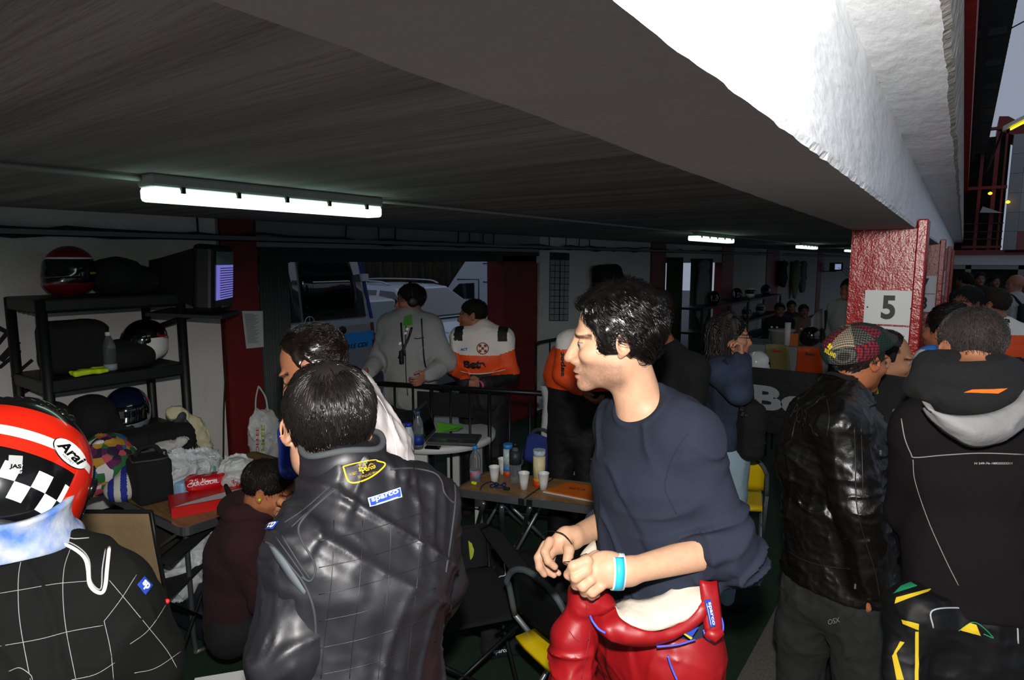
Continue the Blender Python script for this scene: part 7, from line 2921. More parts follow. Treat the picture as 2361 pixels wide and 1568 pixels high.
# far shelf with helmets
FX = -3.75
zt = onX(1660, 704, FX)[2]
ya_, yb_ = onX(1622, 704, FX)[1], onX(1772, 704, FX)[1] * 1.08
T = thing('shelf_unit', 'dark shelf unit carrying helmets along the back wall of the far bay', 'shelf', (FX, (ya_ + yb_) / 2, 0))
for z in (zt, zt - .45, zt - .9):
    mb = MB(); mb.bx((FX - .45, ya_, z - .04), (FX, yb_, z)); mb.build('shelf_board', blackm, T)
for y in (ya_, (ya_ + yb_) / 2, yb_):
    mb = MB(); mb.bx((FX - .04, y - .03, 0), (FX, y + .03, zt)); mb.bx((FX - .45, y - .03, 0), (FX - .41, y + .03, zt)); mb.build('post', blackm, T)
for px_, dz, c3, lb in ((1646, 0, hb_, 'black glossy helmet at the left end of the far shelf'), (1698, 0, hb_, 'second black helmet on the far shelf, right of the glossy one'), (1729, .12, hw_, 'white helmet on the far shelf, in the middle'), (1764, .12, hb_, 'black helmet at the right end of the far shelf')):
    y = onX(px_, 690, FX - .2)[1]
    small_helmet(lb, (FX - .2, y, zt + .14), 160, .98, None, [c3])
for px_, lb in ((1724, 'grey helmet on the lower level of the far shelf, left'), (1755, 'pale round helmet on the lower level of the far shelf, right')):
    y = onX(px_, 690, FX - .2)[1]
    small_helmet(lb, (FX - .2, y, zt - .45 + .14), 160, .98, None, [mat('helmet_grey', '8a8c8e', .3, coat=.5)])
# hanging clothes on the far wall
for px_, w_, zz, m_, nm, lb in ((1806, .34, .55, mat('black_cordura'), 'jacket', 'black jacket hanging on the far wall'), (1836, .30, .95, mat('yellow_grey_suit', '77742a', .8, col2='6a6c6e', vscale=6), 'racing_suit', 'yellow and grey racing suit hanging on the far wall'), (1852, .22, .8, mat('grey_suit_cloth', '5e6162', .9), 'racing_suit', 'grey racing suit hanging right of the yellow one'), (1622, .30, 1.1, mat('grey_suit_cloth'), 'racing_suit', 'pale suit hanging by the dark curtain in the far bay')):
    q = onX(px_, 610, WX + .13)
    soft(nm, lb, 'clothes', [ell(q - ZU * zz / 2, (.09, w_, zz / 2 + .1), None, 0), cap(q + np.array([0, -w_ * .7, 0]), q + np.array([0, w_ * .7, 0]), .07, .07, k=.05), foldp(.05, (5, 5, 2))], .03, m_)
q = onX(1928, 615, -3.85)
T = thing('television', 'small far television showing a pale screen near the red column', 'television', q)
mb = MB(); mb.box(q, (.35, .35, .30), rotz(.6), bev=.02); mb.build('casing', blackm, T)
mb = MB(); mb.box(q + np.array([-.22, 0, -.17]), (.48, .3, .03)); mb.build('bracket', dark, T)
Rq = rotz(.6)
mb = MB(); mb.box(q + Rq @ np.array([-.02, -.18, 0]), (.22, .01, .2), Rq); mb.build('screen', mat('far_screen_glow', '222222', .3, emis=('a8b4e8', .5)), T)
T = thing('body_panel', 'white curved body panel standing beyond the far counter', 'panel', onY(1885, 740, 10.5) * np.array([1, 1, 0]))
G = [[onY(1870 + 28 * s_, 712 + 22 * (1 - s_) ** 2 + 46 * t, 10.5) + np.array([0, .15 * math.sin(3 * s_), 0]) for t in np.linspace(0, 1, 5)] for s_ in np.linspace(0, 1, 7)]
mb = MB(); mb.grid(np.array(G), 0, True, .02); mb.build('panel', mat('dull_white_plastic'), T)
mb = MB()
for g_ in (G[1][4], G[5][4]):
    mb.tube([g_, g_ * np.array([1, 1, 0])], .02, 6)
mb.build('stand', dark, T)

# small things low in the picture
p = onZ(528, 1560, .74)
T = thing('side_table', 'corner of a small brown table with a white sheet, at the bottom edge', 'table', p * np.array([1, 1, 0]))
c = p + np.array([.12, -.16, 0])
mb = MB(); mb.box(c - ZU * .015, (.34, .34, .03), rotz(.5), bev=.01); mb.build('table_top', mat('orange_wood', 'a86a28', .5), T)
mb = MB(); mb.box(c + np.array([-.09, .12, .004]), (.16, .12, .003), rotz(.9)); mb.build('white_sheet', paper, T)
for a_ in (.5, 2.07, 3.64, 5.2):
    mb = MB(); mb.tube([c + .18 * np.array([math.cos(a_), math.sin(a_), 0]) - ZU * .03, (c + .18 * np.array([math.cos(a_), math.sin(a_), 0])) * np.array([1, 1, 0])], .014, 8); mb.build('leg', dark, T)
p = onZ(1165, 1512, .0)
u = nz(CR + FH * .1)
T = soft('racing_shoe', 'black racing shoe with small white lettering standing on the carpet under the camping chair', 'shoe', [cap(p + ZU * .05 - u * .07, p + ZU * .04 + u * .10, .045, .036, k=.02), cap(p + ZU * .05 - u * .07, p + ZU * .13 - u * .08, .045, .042, k=.03), foldp(.005, (20, 20, 20)), halfsp(p + ZU * .003, -ZU)], .005, mat('black_suede'), base=p)
o = T.children[0]
mb = MB(); patch_text(mb, bvh_of(o), 'sparco', [(1138, 1510), (1172, 1505), (1172, 1496), (1138, 1500)], off=.002, bold=.01); mb.build('lettering', mat('white_thread'), o)
p = onZ(1215, 1345, .12)
T = soft('duffel_bag', 'black sports bag lying on the carpet beneath the middle folding table', 'bag', [ell(p + ZU * .03, (.20, .16, .14), None, 0), ell(p + np.array([.12, .16, .05]), (.16, .16, .15), None, .05), foldp(.02, (9, 9, 9)), halfsp((0, 0, .003), -ZU)], .009, fab)
o = T.children[0]
E_ = thing('earphones', 'thin white earphone lead trailing over the black bag on the carpet', 'cord', p)
mb = MB(); seam(mb, bvh_of(o), [(1158, 1360), (1146, 1345), (1152, 1330), (1165, 1325), (1163, 1300), (1170, 1285), (1190, 1282), (1210, 1300), (1226, 1328)], .003); mb.build('cord', mat('white_thread'), E_)
p = onZ(2030, 1540, 0)
T = thing('cool_box', 'blue and white box on the ground between the man in leather and the hooded man', 'box', p)
mb = MB(); mb.box(p + np.array([0, .12, .10]), (.24, .24, .20), rotz(.3), bev=.015); mb.build('box', mat('box_blue', '1a38a0', .5), T)
mb = MB(); mb.box(p + np.array([0, .12, .225]), (.25, .25, .05), rotz(.3), bev=.012); mb.build('lid', mat('box_lid_white', 'a8a8a8', .6, var=.5, vscale=20), T)
# ------------------------------------------------------------------ outside, behind the garage
glass = mat('car_glass', '0c1014', .06, spec=.8, coat=.3)
carw = mat('white_car_paint', 'aeb6bf', .35, coat=.5)
cars = mat('silver_car_paint', '8d959f', .3, metal=.3, coat=.6)
tyre = mat('tyre_rubber', '121212', .85)


def wheel(T, c, ax, r=.33, w=.2):
    mb = MB(); mb.lathe(np.asarray(c) - nz(ax) * w / 2, [(r * .5, 0), (r * .92, .005), (r, .03), (r, w - .03), (r * .92, w - .005), (r * .5, w)], 28, axis=ax); o = mb.build('wheel', tyre, T)
    mb = MB(); mb.lathe(np.asarray(c) - nz(ax) * (w / 2 + .005), [(r * .6, 0), (r * .6, w + .01), ], 20, axis=ax); mb.build('rim', alu, o)


# silver people carrier with a blue band, rear towards the garage
VX = -5.35
ye = onX(866, 800, VX)[1]
ys_ = ye - 1.85
T = thing('van', 'silver van with a light blue band, its rear filling the left of the back doorway', 'van', (VX - 2.3, (ye + ys_) / 2, 0))
prof = [(0, .35), (0, 1.05), (.0, 1.25), (-.06, 1.35), (-.10, 1.75), (-.16, 2.15), (-.30, 2.38), (-.7, 2.45), (-3.6, 2.45), (-4.6, 1.5), (-5.0, .9), (-5.0, .35)]
V, F = [], []
ins = [0, 0, 0, .01, .05, .10, .17, .20, .20, .1, .0, 0]
sec = []
for k, t in enumerate((-1, -.96, .96, 1)):
    for i, (x, z) in enumerate(prof):
        hw = .925 - ins[i] * (1.0)
        sec.append((VX + x + (-.05 if abs(t) == 1 else 0), (ye + ys_) / 2 + t * hw, z))
n = len(prof)
for k in range(3):
    for i in range(n):
        j = (i + 1) % n
        F.append((k * n + i, (k + 1) * n + i, (k + 1) * n + j, k * n + j))
F.append(tuple(range(n))); F.append(tuple(range(3 * n, 4 * n))[::-1])
mb = MB(); mb.add(sec, F); vb = mb.build('body', cars, T)
ym = (ye + ys_) / 2
mb = MB()
Rg = [(-.050, 1.33), (-.10, 1.75), (-.155, 2.12), (-.24, 2.30)]
for (ya1, yb1) in ((ys_ + .10, ym - .015), (ym + .015, ye - .10)):
    G = [[(VX + x + .012, ya1 + (yb1 - ya1) * t + (.0 if t < .5 else -.06 * (z - 1.38)) * (1 if yb1 > ym + .1 else 0), z) for t in np.linspace(0, 1, 6)] for x, z in Rg]
    mb.grid(np.array(G), 0, True, .01)
mb.build('rear_window', glass, T)
bluev = mat('van_blue_band', '1f86d8', .4)
mb = MB(); mb.prism([(VX + .004, ym + .02, .98), (VX + .004, ye - .03, 1.0), (VX + .004, ye - .03, 1.17), (VX + .004, ym + .02, 1.16)], (.004, 0, 0)); mb.build('blue_band', bluev, vb)
mb = MB(); text_on(mb, '315 CDI', (VX + .010, ye - .42, 1.0), (0, .30, 0), (0, 0, .05), 0, .03, .001, shear=.3); mb.build('lettering', blackm, vb)
mb = MB()
p = onX(798, 826, VX)
for txt, dz in (('023', .0), ('GC', -.18)):
    text_on(mb, txt, (VX + .006, ye - .70 + (.12 if txt == 'GC' else 0), .80 + dz), (0, .30 if txt == '023' else .20, 0), (0, 0, .12), 0, .03, .001)
mb.build('lettering', bluev, vb)
mb = MB(); mb.prism([(VX + .0, ye - .035, .78), (VX + .0, ye + .0, .78), (VX - .02, ye - .02, 1.26), (VX - .02, ye - .07, 1.26)], (.02, 0, 0)); mb.build('tail_light', mat('tail_light_red', '5a0c0c', .2), T)
mb = MB(); mb.tube([(VX + .02, ym + .04 + .10 * math.cos(a) * .55, 1.33 + .055 * math.sin(a)) for a in np.linspace(0, 6.283, 25)[:-1]], .005, 6, closed=True)
for a in (90, 210, 330):
    a = math.radians(a); mb.tube([(VX + .02, ym + .04, 1.33), (VX + .02, ym + .04 + .05 * math.cos(a), 1.33 + .052 * math.sin(a))], .004, 6)
mb.build('badge', mat('chrome', 'd0d0d0', .15, metal=1), T)
mb = MB(); mb.lathe((VX + .0, ye - .46, 1.21), [(.045, 0), (.04, .02), (0, .02)], 20, axis=(1, 0, 0)); mb.build('door_lock', blackm, T)
mb = MB(); mb.bx((VX - .12, ye - .12, 1.72), (VX - .05, ye - .03, 1.80)); mb.build('door_hinge', carw, T)
mb = MB(); mb.prism([(VX - .05, ye - .03, 1.3), (VX - .05, ye + .005, 1.3), (VX - .17, ye - .10, 2.2), (VX - .17, ye - .14, 2.2)], (.02, 0, 0)); mb.build('blue_pillar_strip', mat('dark_blue_paint', '18307a', .4), T)
for x in (-.9, -4.1):
    for y in (ys_ + .1, ye - .1):
        wheel(T, (VX + x, y, .33), (0, 1, 0))


def car(label, c, yaw, L, Wd, H, paint, name='car', rails=False, wind=None):
    """car facing local +x, built from side profiles"""
    Tt = thing(name, label, 'car', (0, 0, 0))
    base = [(-.5, .32), (-.5, .62), (-.47, .88), (-.46, .93), (.18, .95), (.36, .88), (.47, .72), (.5, .55), (.5, .32)]
    top = [(-.47, .90), (-.43, H - .16), (-.36, H - .03), (-.15, H), (.05, H - .02), (.12, H - .06), (.30, .93)]

    def loft(pr, wf):
        sec, F = [], []
        n = len(pr)
        for t in (-1, -.9, .9, 1):
            for (x, z) in pr:
                k = wf(z)
                sec.append((x * L * (1 if abs(t) < 1 else .98), t * Wd / 2 * k, z))
        for k in range(3):
            for i in range(n):
                j = (i + 1) % n
                F.append((k * n + i, k * n + j, (k + 1) * n + j, (k + 1) * n + i))
        F.append(tuple(range(n))[::-1]); F.append(tuple(range(3 * n, 4 * n)))
        return sec, F
    mb = MB(); mb.add(*loft(base, lambda z: 1 if z < .9 else .97)); mb.build('body', paint, Tt, local=True)
    wf = lambda z: .95 - .22 * max(0, (z - .9) / (H - .9))
    mb = MB(); mb.add(*loft(top, wf)); mb.build('roof', paint, Tt, local=True)
    mb = MB()
    for sy in (-1, 1):
        for (a, b) in ((-.41, -.20), (-.18, .02), (.04, .24)):
            zt = lambda x: min(H - .12, .96 + (.29 - x) / .19 * (H - 1.02)) if x > .08 else (H - .10 if x > -.38 else H - .22)
            P = [(a * L, .97), (b * L, .97), ((b if b < .1 else .12) * L, zt(b if b < .1 else .12)), (a * L, zt(a))]
            mb.add([(x, sy * (Wd / 2 * wf(z) + .006), z) for x, z in P], [(0, 1, 2, 3)])
    P = [(.292 * L, .96), (.135 * L, H - .10)]
    mb.grid(np.array([[(x + .01, y * Wd / 2 * wf(z) * .9, z + .015) for y in (-1, -.3, .3, 1)] for x, z in P]), 0, False)
    mb.grid(np.array([[(x - .012, y * Wd / 2 * wf(z) * .85, z) for y in (-1, 0, 1)] for x, z in ((-.468 * L, .98), (-.435 * L, H - .2))]), 0, False)
    mb.build('windows', wind or glass, Tt, local=True)
    if rails:
        for sy in (-1, 1):
            mb = MB(); mb.tube(bez([(-.38 * L, sy * Wd * .36, H - .04), (-.34 * L, sy * Wd * .36, H + .05), (0, sy * Wd * .36, H + .06), (.08 * L, sy * Wd * .36, H - .0)], 5), .016, 6); mb.build('roof_rail', alu, Tt, local=True)
    for x in (-.31, .33):
        for sy in (-1, 1):
            mb = MB(); mb.lathe((x * L, sy * (Wd / 2 - .1) - .1 * 1, .32), [(.16, 0), (.31, .005), (.33, .03), (.33, .17), (.31, .195), (.16, .2)], 24, axis=(0, 1, 0)); mb.build('wheel', tyre, Tt, local=True)
    Tt.location = Vector([float(v_) for v_ in c]); Tt.rotation_euler = (0, 0, yaw)
    return Tt


car('grey estate car parked behind the van, misted windscreen', (-7.65, 6.18, 0), 0, 4.3, 1.70, 1.42, cars, wind=mat('misted_glass', '34464c', .4))
car('silver off-roader with roof rails parked beyond the grey estate car', (-8.9, 8.75, 0), 0, 4.6, 1.85, 1.50, mat('pale_silver_paint', 'a2acb8', .3, metal=.3, coat=.5), rails=True)
# white high-roof van beyond
O_ = J(1020, 690, 14.5)
f_ = nz(-CR + FH * .12); s_ = nz(np.cross(ZU, f_))
if np.dot(s_, FH) > 0:
    s_ = -s_
zb = O_[2]
T = thing('van', 'white high-roofed delivery van seen through the back door, behind the cars', 'van', O_ * np.array([1, 1, 0]))
def vp(a, b, z): return O_ * np.array([1, 1, 0]) + f_ * a + s_ * b + ZU * z
prof = [(-5.0, .4), (-5.0, 2.5), (-.95, 2.5), (-.60, 2.0), (.05, zb), (.9, zb - .15), (1.1, .8), (1.1, .4)]
mb = MB(); mb.prism([vp(a, 0, z) for a, z in prof], s_ * -1.9); vb = mb.build('body', carw, T)
mb = MB(); mb.prism([vp(a, .005, z) for a, z in ((-.75, zb + .02), (-.05, zb + .02), (-.40, zb + .36), (-.75, zb + .38))], s_ * .01); mb.build('side_window', glass, T)
mb = MB(); mb.tube([vp(-.85, .006, .6), vp(-.85, .006, zb + .46), vp(-.35, .006, zb + .46)], .012, 5); mb.build('door_gap', dark, T)
for zz in (zb + .40, zb + .82):
    mb = MB(); mb.tube([vp(-4.9, .006, zz), vp(-.95, .006, zz)], .012, 5); mb.build('body_crease', mat('screw_grey', '4a4a4a', .4, metal=.8), T)
mb = MB(); mb.prism([vp(-.56, -.1, 1.96), vp(.06, -.1, zb + .04), vp(.06, -1.8, zb + .04), vp(-.56, -1.8, 1.96)], f_ * .02); mb.build('windscreen', glass, T)
for a in (-3.8, .3):
    wheel(T, vp(a, -.15, .34), s_)
# reed fence / hedge
mb = MB()
rg = np.random.default_rng(21)
yy = np.arange(-2, 42, .06)
pts = []
G = [[(-21 + .10 * rg.standard_normal(), y, z) for y in yy] for z in (0, 1.5, 3.0, 4.5, 6.5)]
mb.grid(np.array(G), 0, True, .05)
o = mb.build('reed_hedge', mat('reed_hedge', '23241a', .95, col2='3a3626', vscale=3, stretch=(6, 6, .6), bump=[(20, .8)]), loc=(-21, 18, 0)); tag(o, 'tall dark reed hedge closing the yard behind the parked cars', 'hedge', kind='stuff')

# ------------------------------------------------------------------ end of the pit lane, right
EY = 15.0
TY = EY + 1


def tp(px, py, y=None):
    return onY(px, py, TY if y is None else y)


mb = MB(); mb.bx((-.6, EY, 1.86), (7, EY + .3, 2.05)); struct('wall_far_lintel', mb, mat('pale_lintel', 'a9adb2', .9))
mb = MB(); mb.bx((-.6, EY - .05, 2.05), (7, EY + .35, 2.14)); struct('trim_far_beam', mb, redd)
mb = MB()
for px_ in (2224, 2346):
    x = onY(px_, 640, EY)[0]; mb.bx((x, EY + .02, 0), (x + .09, EY + .14, 1.86))
mb.bx((-.5, EY + .02, 1.78), (7, EY + .1, 1.86)); struct('trim_far_frame', mb, mat('pale_steel', '70767a', .6))
T = thing('net_fence', 'dark green netting stretched across the far doorway at the end of the pit lane', 'fence', (.7, EY + .2, 0))
mb = MB()
for k in np.arange(-2.2, 3.2, .07):
    mb.tube([(k, EY + .2, .3), (k + 1.6, EY + .2, 1.8)], .004, 4); mb.tube([(k, EY + .2, 1.8), (k + 1.6, EY + .2, .3)], .004, 4)
mb.build('netting', mat('green_net', '1d3a2a', .8), T)
mb = MB(); mb.bx((-.6, EY + 2.5, 0), (8, EY + 2.6, 2.1)); struct('wall_far_dark', mb, mat('dark_interior', '10110f', .9))
T = thing('stair_tower', 'dark red steel stair tower rising above the far end of the pit lane', 'tower', tp(2290, 590) * np.array([1, 1, 0]))
for p0_, p1_ in ((2258, 2266), (2290, 2300), (2312, 2317)):
    x0_, x1_ = tp(p0_, 400)[0], tp(p1_, 400)[0]
    mb = MB(); mb.bx((x0_, TY, 2.14), (x1_, TY + .2, tp(2300, 300)[2])); mb.build('column', redd, T)
for py_, h_, m_ in ((572, .05, redd), (552, .02, dark), (535, .02, dark), (516, .02, dark), (436, .06, redd), (300, .05, redd)):
    z = tp(2290, py_)[2]
    mb = MB(); mb.bx((tp(2232, 400)[0], TY - .05, z), (tp(2325, 400)[0], TY + .05, z + h_)); mb.build('crossbeam', m_, T)
g0, g1, g2, g3 = tp(2300, 300), tp(2304, 268), tp(2326, 268), tp(2361, 300)
mb = MB(); mb.prism([g0, g1, g2, g3 + np.array([.3, 0, -.12]), g3 + np.array([.3, 0, -.3])], (0, 1.2, 0)); mb.build('gable', redd, T)
mb = MB(); mb.bx((-.6, TY + .8, 2.14), (tp(2328, 400)[0], TY + .9, g0[2])); mb.build('backing', mat('dark_interior'), T)
T = thing('clad_building', 'grey panelled building at the right edge, with one pinkish panel', 'building', tp(2400, 590) * np.array([1, 1, 0]))
pm = [mat('clad_grey_a', '7f868c', .7), mat('clad_grey_b', '8f969b', .7), mat('clad_teal', '5a7e8a', .7), mat('clad_pink', '80464a', .7)]
x0_ = tp(2329, 400)[0]; z1_ = tp(2329, 312)[2]
for i in range(6):
    for k in range(6):
        m_ = pm[(i * 3 + k * 2 + (i * k) % 3) % 2]
        if (i, k) == (1, 4):
            m_ = pm[2]
        if (i, k) in ((0, 0), (3, 2)):
            m_ = pm[3] if i else pm[0]
        if (i, k) == (1, 0):
            m_ = pm[3]
        w_, h_ = .20, (z1_ - 2.14) / 6
        mb = MB(); mb.bx((x0_ + i * w_, TY - .1, 2.14 + k * h_), (x0_ + (i + 1) * w_ - .003, TY + .1, 2.14 + (k + 1) * h_ - .005)); mb.build('cladding_panel', m_, T)
mb = MB(); mb.tube([(.6, EY - .12, 2.12), (5, EY - .12, 2.12)], .025, 6); mb.build('gutter_pipe', dark, T)
for k, (px_, py_) in enumerate(((2283, 446), (2324, 466))):
    q = tp(px_, py_, TY - .2)
    T = thing('tower_lamp', ('upper left' if k == 0 else 'lower right') + ' small orange lamp glowing on the far stair tower', 'lamp', q)
    mb = MB(); mb.lathe(q, [(0, -.03), (.032, -.015), (.036, .01), (0, .035)], 14); mb.build('bulb', mat('orange_glow', 'ffb020', .4, emis=('ffb020', 4)), T)
    mb = MB(); mb.tube([q, q + np.array([0, .25, 0])], .01, 5); mb.build('arm', dark, T)
q = tp(2285, 485, TY - .4)
T = thing('tower_canopy', 'small white triangular canopy on the far stair tower', 'canopy', q)
mb = MB(); mb.prism([tp(2259, 490, TY - .6), tp(2312, 491, TY - .6), tp(2266, 476, TY - .6)], (0, .7, .03)); mb.build('canopy', mat('pale_sheet', '9ca5aa', .6), T)
q = onY(2338, 287, 12)
T = thing('street_lamp', 'wedge-shaped street lamp with a yellow glowing face near the top right corner', 'lamp', q)
Rl_ = frame(nz(np.array([.9, 0, .50])))
mb = MB(); mb.box(q + ZU * .02, (.34, .14, .06), Rl_, bev=.02, taper=.8); mb.build('housing', lampgrey, T)
mb = MB(); mb.box(q + np.array([.05, -.03, -.02]), (.20, .12, .02), Rl_); mb.build('lamp_face', mat('yellow_glow', 'ffe020', .4, emis=('f8e010', 1.6)), T)
mb = MB(); mb.tube([q + np.array([-.12, 0, -.05]), (q[0] - .22, TY + .1, q[2] - .25)], .018, 6); mb.build('arm', dark, T)
T = thing('overhead_wire', 'black overhead wire crossing the sliver of sky', 'cable', onY(2340, 60, 14))
mb = MB(); mb.tube([onY(2330, 66, 14), onY(2420, 18, 14)], .012, 5); mb.build('wire', dark, T)
# ------------------------------------------------------------------ people further back
def simple(label, j, skin, top, bottom, hair=None, h=.009, hairkw=None, sleeves=1.96, g=.022, bw=1.04, body=True, legs=True, handspec=None, mouth=0, regions=None, stub=.3, group=None, seated=False):
    T = person(label, j, group)
    body_ob(j, T, skin, h=h * .8, stub=stub, mouth=mouth, handspec=handspec)
    if hair:
        kw = dict(n=1200, length=.03, steps=4, r=.0016, infl=.008, shell_h=.008, seed=3)
        kw.update(hairkw or {})
        hair_ob(j, T, hair, **kw)
    P = torso_p(j, g, bw) + arm_p(j, 'L', g * .9, sleeves) + arm_p(j, 'R', g * .9, sleeves) + [noisep(5, .008), foldp(.010, (9, 9, 7))]
    if regions:
        ms, fn = regions
        o = skin_ob('jacket', P, h, ms, T, mi=fn)
    else:
        o = skin_ob('jacket', P, h, top, T)
    if legs:
        P = [cap(j['pelvis'] + ZU * .04, j['pelvis'] - ZU * .05, .118, .12, j['l'], 1.28, 1.28, k=.04)] + leg_p(j, 'L', .018) + leg_p(j, 'R', .018) + [foldp(.010, (10, 10, 8))]
        skin_ob('trousers', P, h * 1.2, bottom, T)
        for n in 'LR':
            shoe_ob(j, n, mat('black_suede', '18181a', .9), T)
    return T, o


def setj(j, **k):
    for a, b in k.items():
        j[a] = np.asarray(b, float) if not np.isscalar(b) else b
    return j


def at(px, py, d, yaw, H):
    p = J(px, py, d)
    return std(p[:2], yaw, H)


# grey sweater man with headphones
j = at(945, 800, 4.75, 158, 1.80)
setj(j, hc=J(946, 694, 4.72), hf=nz(-CR * .95 - FH * .25 - ZU * .06), elL=J(1030, 835, 4.65), wrL=J(985, 866, 4.50), elR=J(872, 828, 4.75), wrR=J(848, 858, 4.55))
gj = mat('grey_sweat', '8f9191', .95, bump=[(400, .4), (10, .4)])
T, o = simple('big man in a light grey zipped sweatshirt with headphones, leaning on the barrier', j, '9c6a54', gj, mat('dark_jeans', '14161c', .9), '14110f', handspec={}, bw=1.22, g=.03)
bv = bvh_of(o)
mb = MB(); patch(mb, bv, [(930, 752), (952, 750), (950, 726), (932, 730)], off=.006, nu=4, nv=4); mb.build('green_collar', mat('green_shirt', '4a8a30', .9), T)
mb = MB(); seam(mb, bv, [(936, 752), (935, 800), (936, 860), (940, 912)], .004); mb.build('zip', mat('screw_grey', '4a4a4a', .4, metal=.8), o)
mb = MB(); seam(mb, bv, [(950, 755), (940, 785), (926, 812), (920, 826)], .010); seam(mb, bv, [(925, 745), (928, 790), (934, 820)], .008); mb.build('lanyard', blackm, T)
mb = MB()
for px_, py_ in ((940, 760), (936, 770), (924, 793)):
    patch(mb, bv, [(px_ - 3, py_ + 3), (px_ + 3, py_ + 2), (px_ + 4, py_ - 3), (px_ - 2, py_ - 3)], off=.013, nu=2, nv=2)
mb.build('lanyard_print', mat('white_thread', 'eef0f4', .7), T)
mb = MB(); q = pxpt(bv, 928, 822, .02)
mb.box(q, (.03, .03, .10), bev=.008); mb.build('radio', blackm, T)
mb = MB(); seam(mb, bv, [(955, 780), (962, 781), (972, 779), (978, 778)], .004); mb.build('chest_emblem', blackm, o)
mb = MB(); seam(mb, bv, [(972, 735), (975, 790), (978, 830), (982, 850)], .006); mb.build('camera_strap', blackm, T)
R = frame(j['hf'], ZU)
HP = thing('headphones', 'black headphones worn by the man in the grey sweatshirt', 'headphones', j['hc'])
mb = MB(); mb.tube([j['hc'] + R @ np.array([-.01, math.cos(a) * .095, .03 + math.sin(a) * .11]) for a in np.linspace(0, math.pi, 14)], .010, 6); mb.build('headband', blackm, HP)
for sg in (-1, 1):
    mb = MB(); mb.lathe(j['hc'] + R @ np.array([-.01, sg * .078, 0]), [(.035, 0), (.042, .01), (.040, .03), (.02, .036), (0, .036)], 20, axis=R @ np.array([0, sg, 0])); mb.build('ear_cup', blackm, HP)
GL = thing('glasses', 'thin dark glasses worn by the man in the grey sweatshirt', 'glasses', j['hc'])
mb = MB()
for sg in (-1, 1):
    mb.tube([j['hc'] + R @ np.array([.108, sg * .034 + .022 * math.cos(a), .004 + .015 * math.sin(a)]) for a in np.linspace(0, 6.28, 17)[:-1]], .0018, 5, closed=True)
    mb.tube([j['hc'] + R @ np.array([.108, sg * .057, .008]), j['hc'] + R @ np.array([.0, sg * .080, .008])], .0018, 5)
mb.build('frame', blackm, GL)
WT = thing('wristwatch', 'black wristwatch of the man in the grey sweatshirt', 'watch', j['wrL'])
mb = MB(); dd = nz(j['wrL'] - j['elL']); mb.lathe(j['wrL'] - dd * .005, [(.034, 0), (.037, .004), (.037, .020), (.034, .024)], 16, axis=dd); mb.build('strap', blackm, WT)

# man in the orange, white and black Beta suit
ow, oo, ob = mat('suit_white', 'd6d2cc', .6, bump=[(12, .5)]), mat('suit_orange', 'e04a12', .6, bump=[(12, .5)]), mat('suit_black', '121214', .7, bump=[(12, .5)])


def beta_regions(j, z1, z2):
    zs = j['uch'][2]

    def fn(c):
        z = c[:, 2]
        lat = (c - j['uch']) @ j['l']
        r = np.where(z > z1 + .35 * np.clip(np.abs(lat) - .14, 0, .12), 0, 1)
        r = np.where((np.abs(z - (j['shL'][2] + .045)) < .06) & (np.abs(np.abs(lat) - .165) < .035), 2, r)
        r = np.where(z < z2 + .01 * np.sin(lat * 12), 2, r)
        return r
    return [ow, oo, ob], fn


j = at(1112, 800, 4.75, 172, 1.70)
setj(j, hc=J(1090, 728, 4.75), hf=nz(-CR * .97 + FH * .1 - ZU * .05), elL=J(1178, 862, 4.70), wrL=J(1112, 886, 4.50), elR=J(1052, 852, 4.75), wrR=J(1074, 884, 4.52))
hsp = dict(L=(nz(-CR + ZU * -.1), ZU, -FH * -1.0, .5), R=(nz(CR * .8 - ZU * .3), ZU, FH, .5))
T, o = simple('man in orange, white and black suit, Beta across his chest, leaning on the barrier', j, '9a664c', None, mat('suit_black'), '14110f', regions=beta_regions(j, 1.255, 1.115), handspec=hsp, hairkw=dict(length=.012, infl=.004, lift=.003, n=2500, r=.0012), sleeves=1.93)
bv = bvh_of(o)
mb = MB(); patch_text(mb, bv, 'Beta', [(1070, 849), (1120, 848), (1120, 829), (1070, 831)], off=.012, bold=.06); mb.build('chest_lettering', blackm, o)
mb = MB(); patch(mb, bv, [(1062, 811), (1080, 810), (1080, 802), (1062, 803)], off=.005, nu=3, nv=2); lg = mb.build('chest_patch', mat('patch_white', 'd8d8e0', .6), o)
mb = MB(); patch_text(mb, bv, 'ACT', [(1063, 810), (1079, 809), (1079, 803), (1063, 804)], off=.008, bold=.04); mb.build('patch_lettering', mat('sparco_blue', '1d3c9c', .6), lg)
mb = MB()
q = [pxpt(bv, 1113 + 13 * math.cos(a), 804 + 13 * math.sin(a), .006) for a in np.linspace(0, 6.283, 20)[:-1]]
if all(x is not None for x in q):
    mb.tube(q, .0035, 6, closed=True)
for i in range(-1, 2):
    for k in range(-1, 2):
        if (i + k) % 2 == 0:
            patch(mb, bv, [(1113 + i * 6 - 3, 804 + k * 6 + 3), (1113 + i * 6 + 3, 804 + k * 6 + 3), (1113 + i * 6 + 3, 804 + k * 6 - 3), (1113 + i * 6 - 3, 804 + k * 6 - 3)], off=.006, nu=1, nv=1)
mb.build('round_emblem', mat('emblem_dark_red', '8a2c1c', .6), o)
mb = MB(); seam(mb, bv, [(1062, 856), (1090, 862), (1130, 860), (1165, 852)], .004); mb.build('white_piping', ow, o)
WB = thing('wristband', 'white and pink paper wristband of the man in the Beta suit', 'wristband', j['wrL'])
dd = nz(j['wrL'] - j['elL']); mb = MB(); mb.lathe(j['wrL'] - dd * .0, [(.033, 0), (.034, .014)], 16, axis=dd); mb.build('white_band', W1, WB)
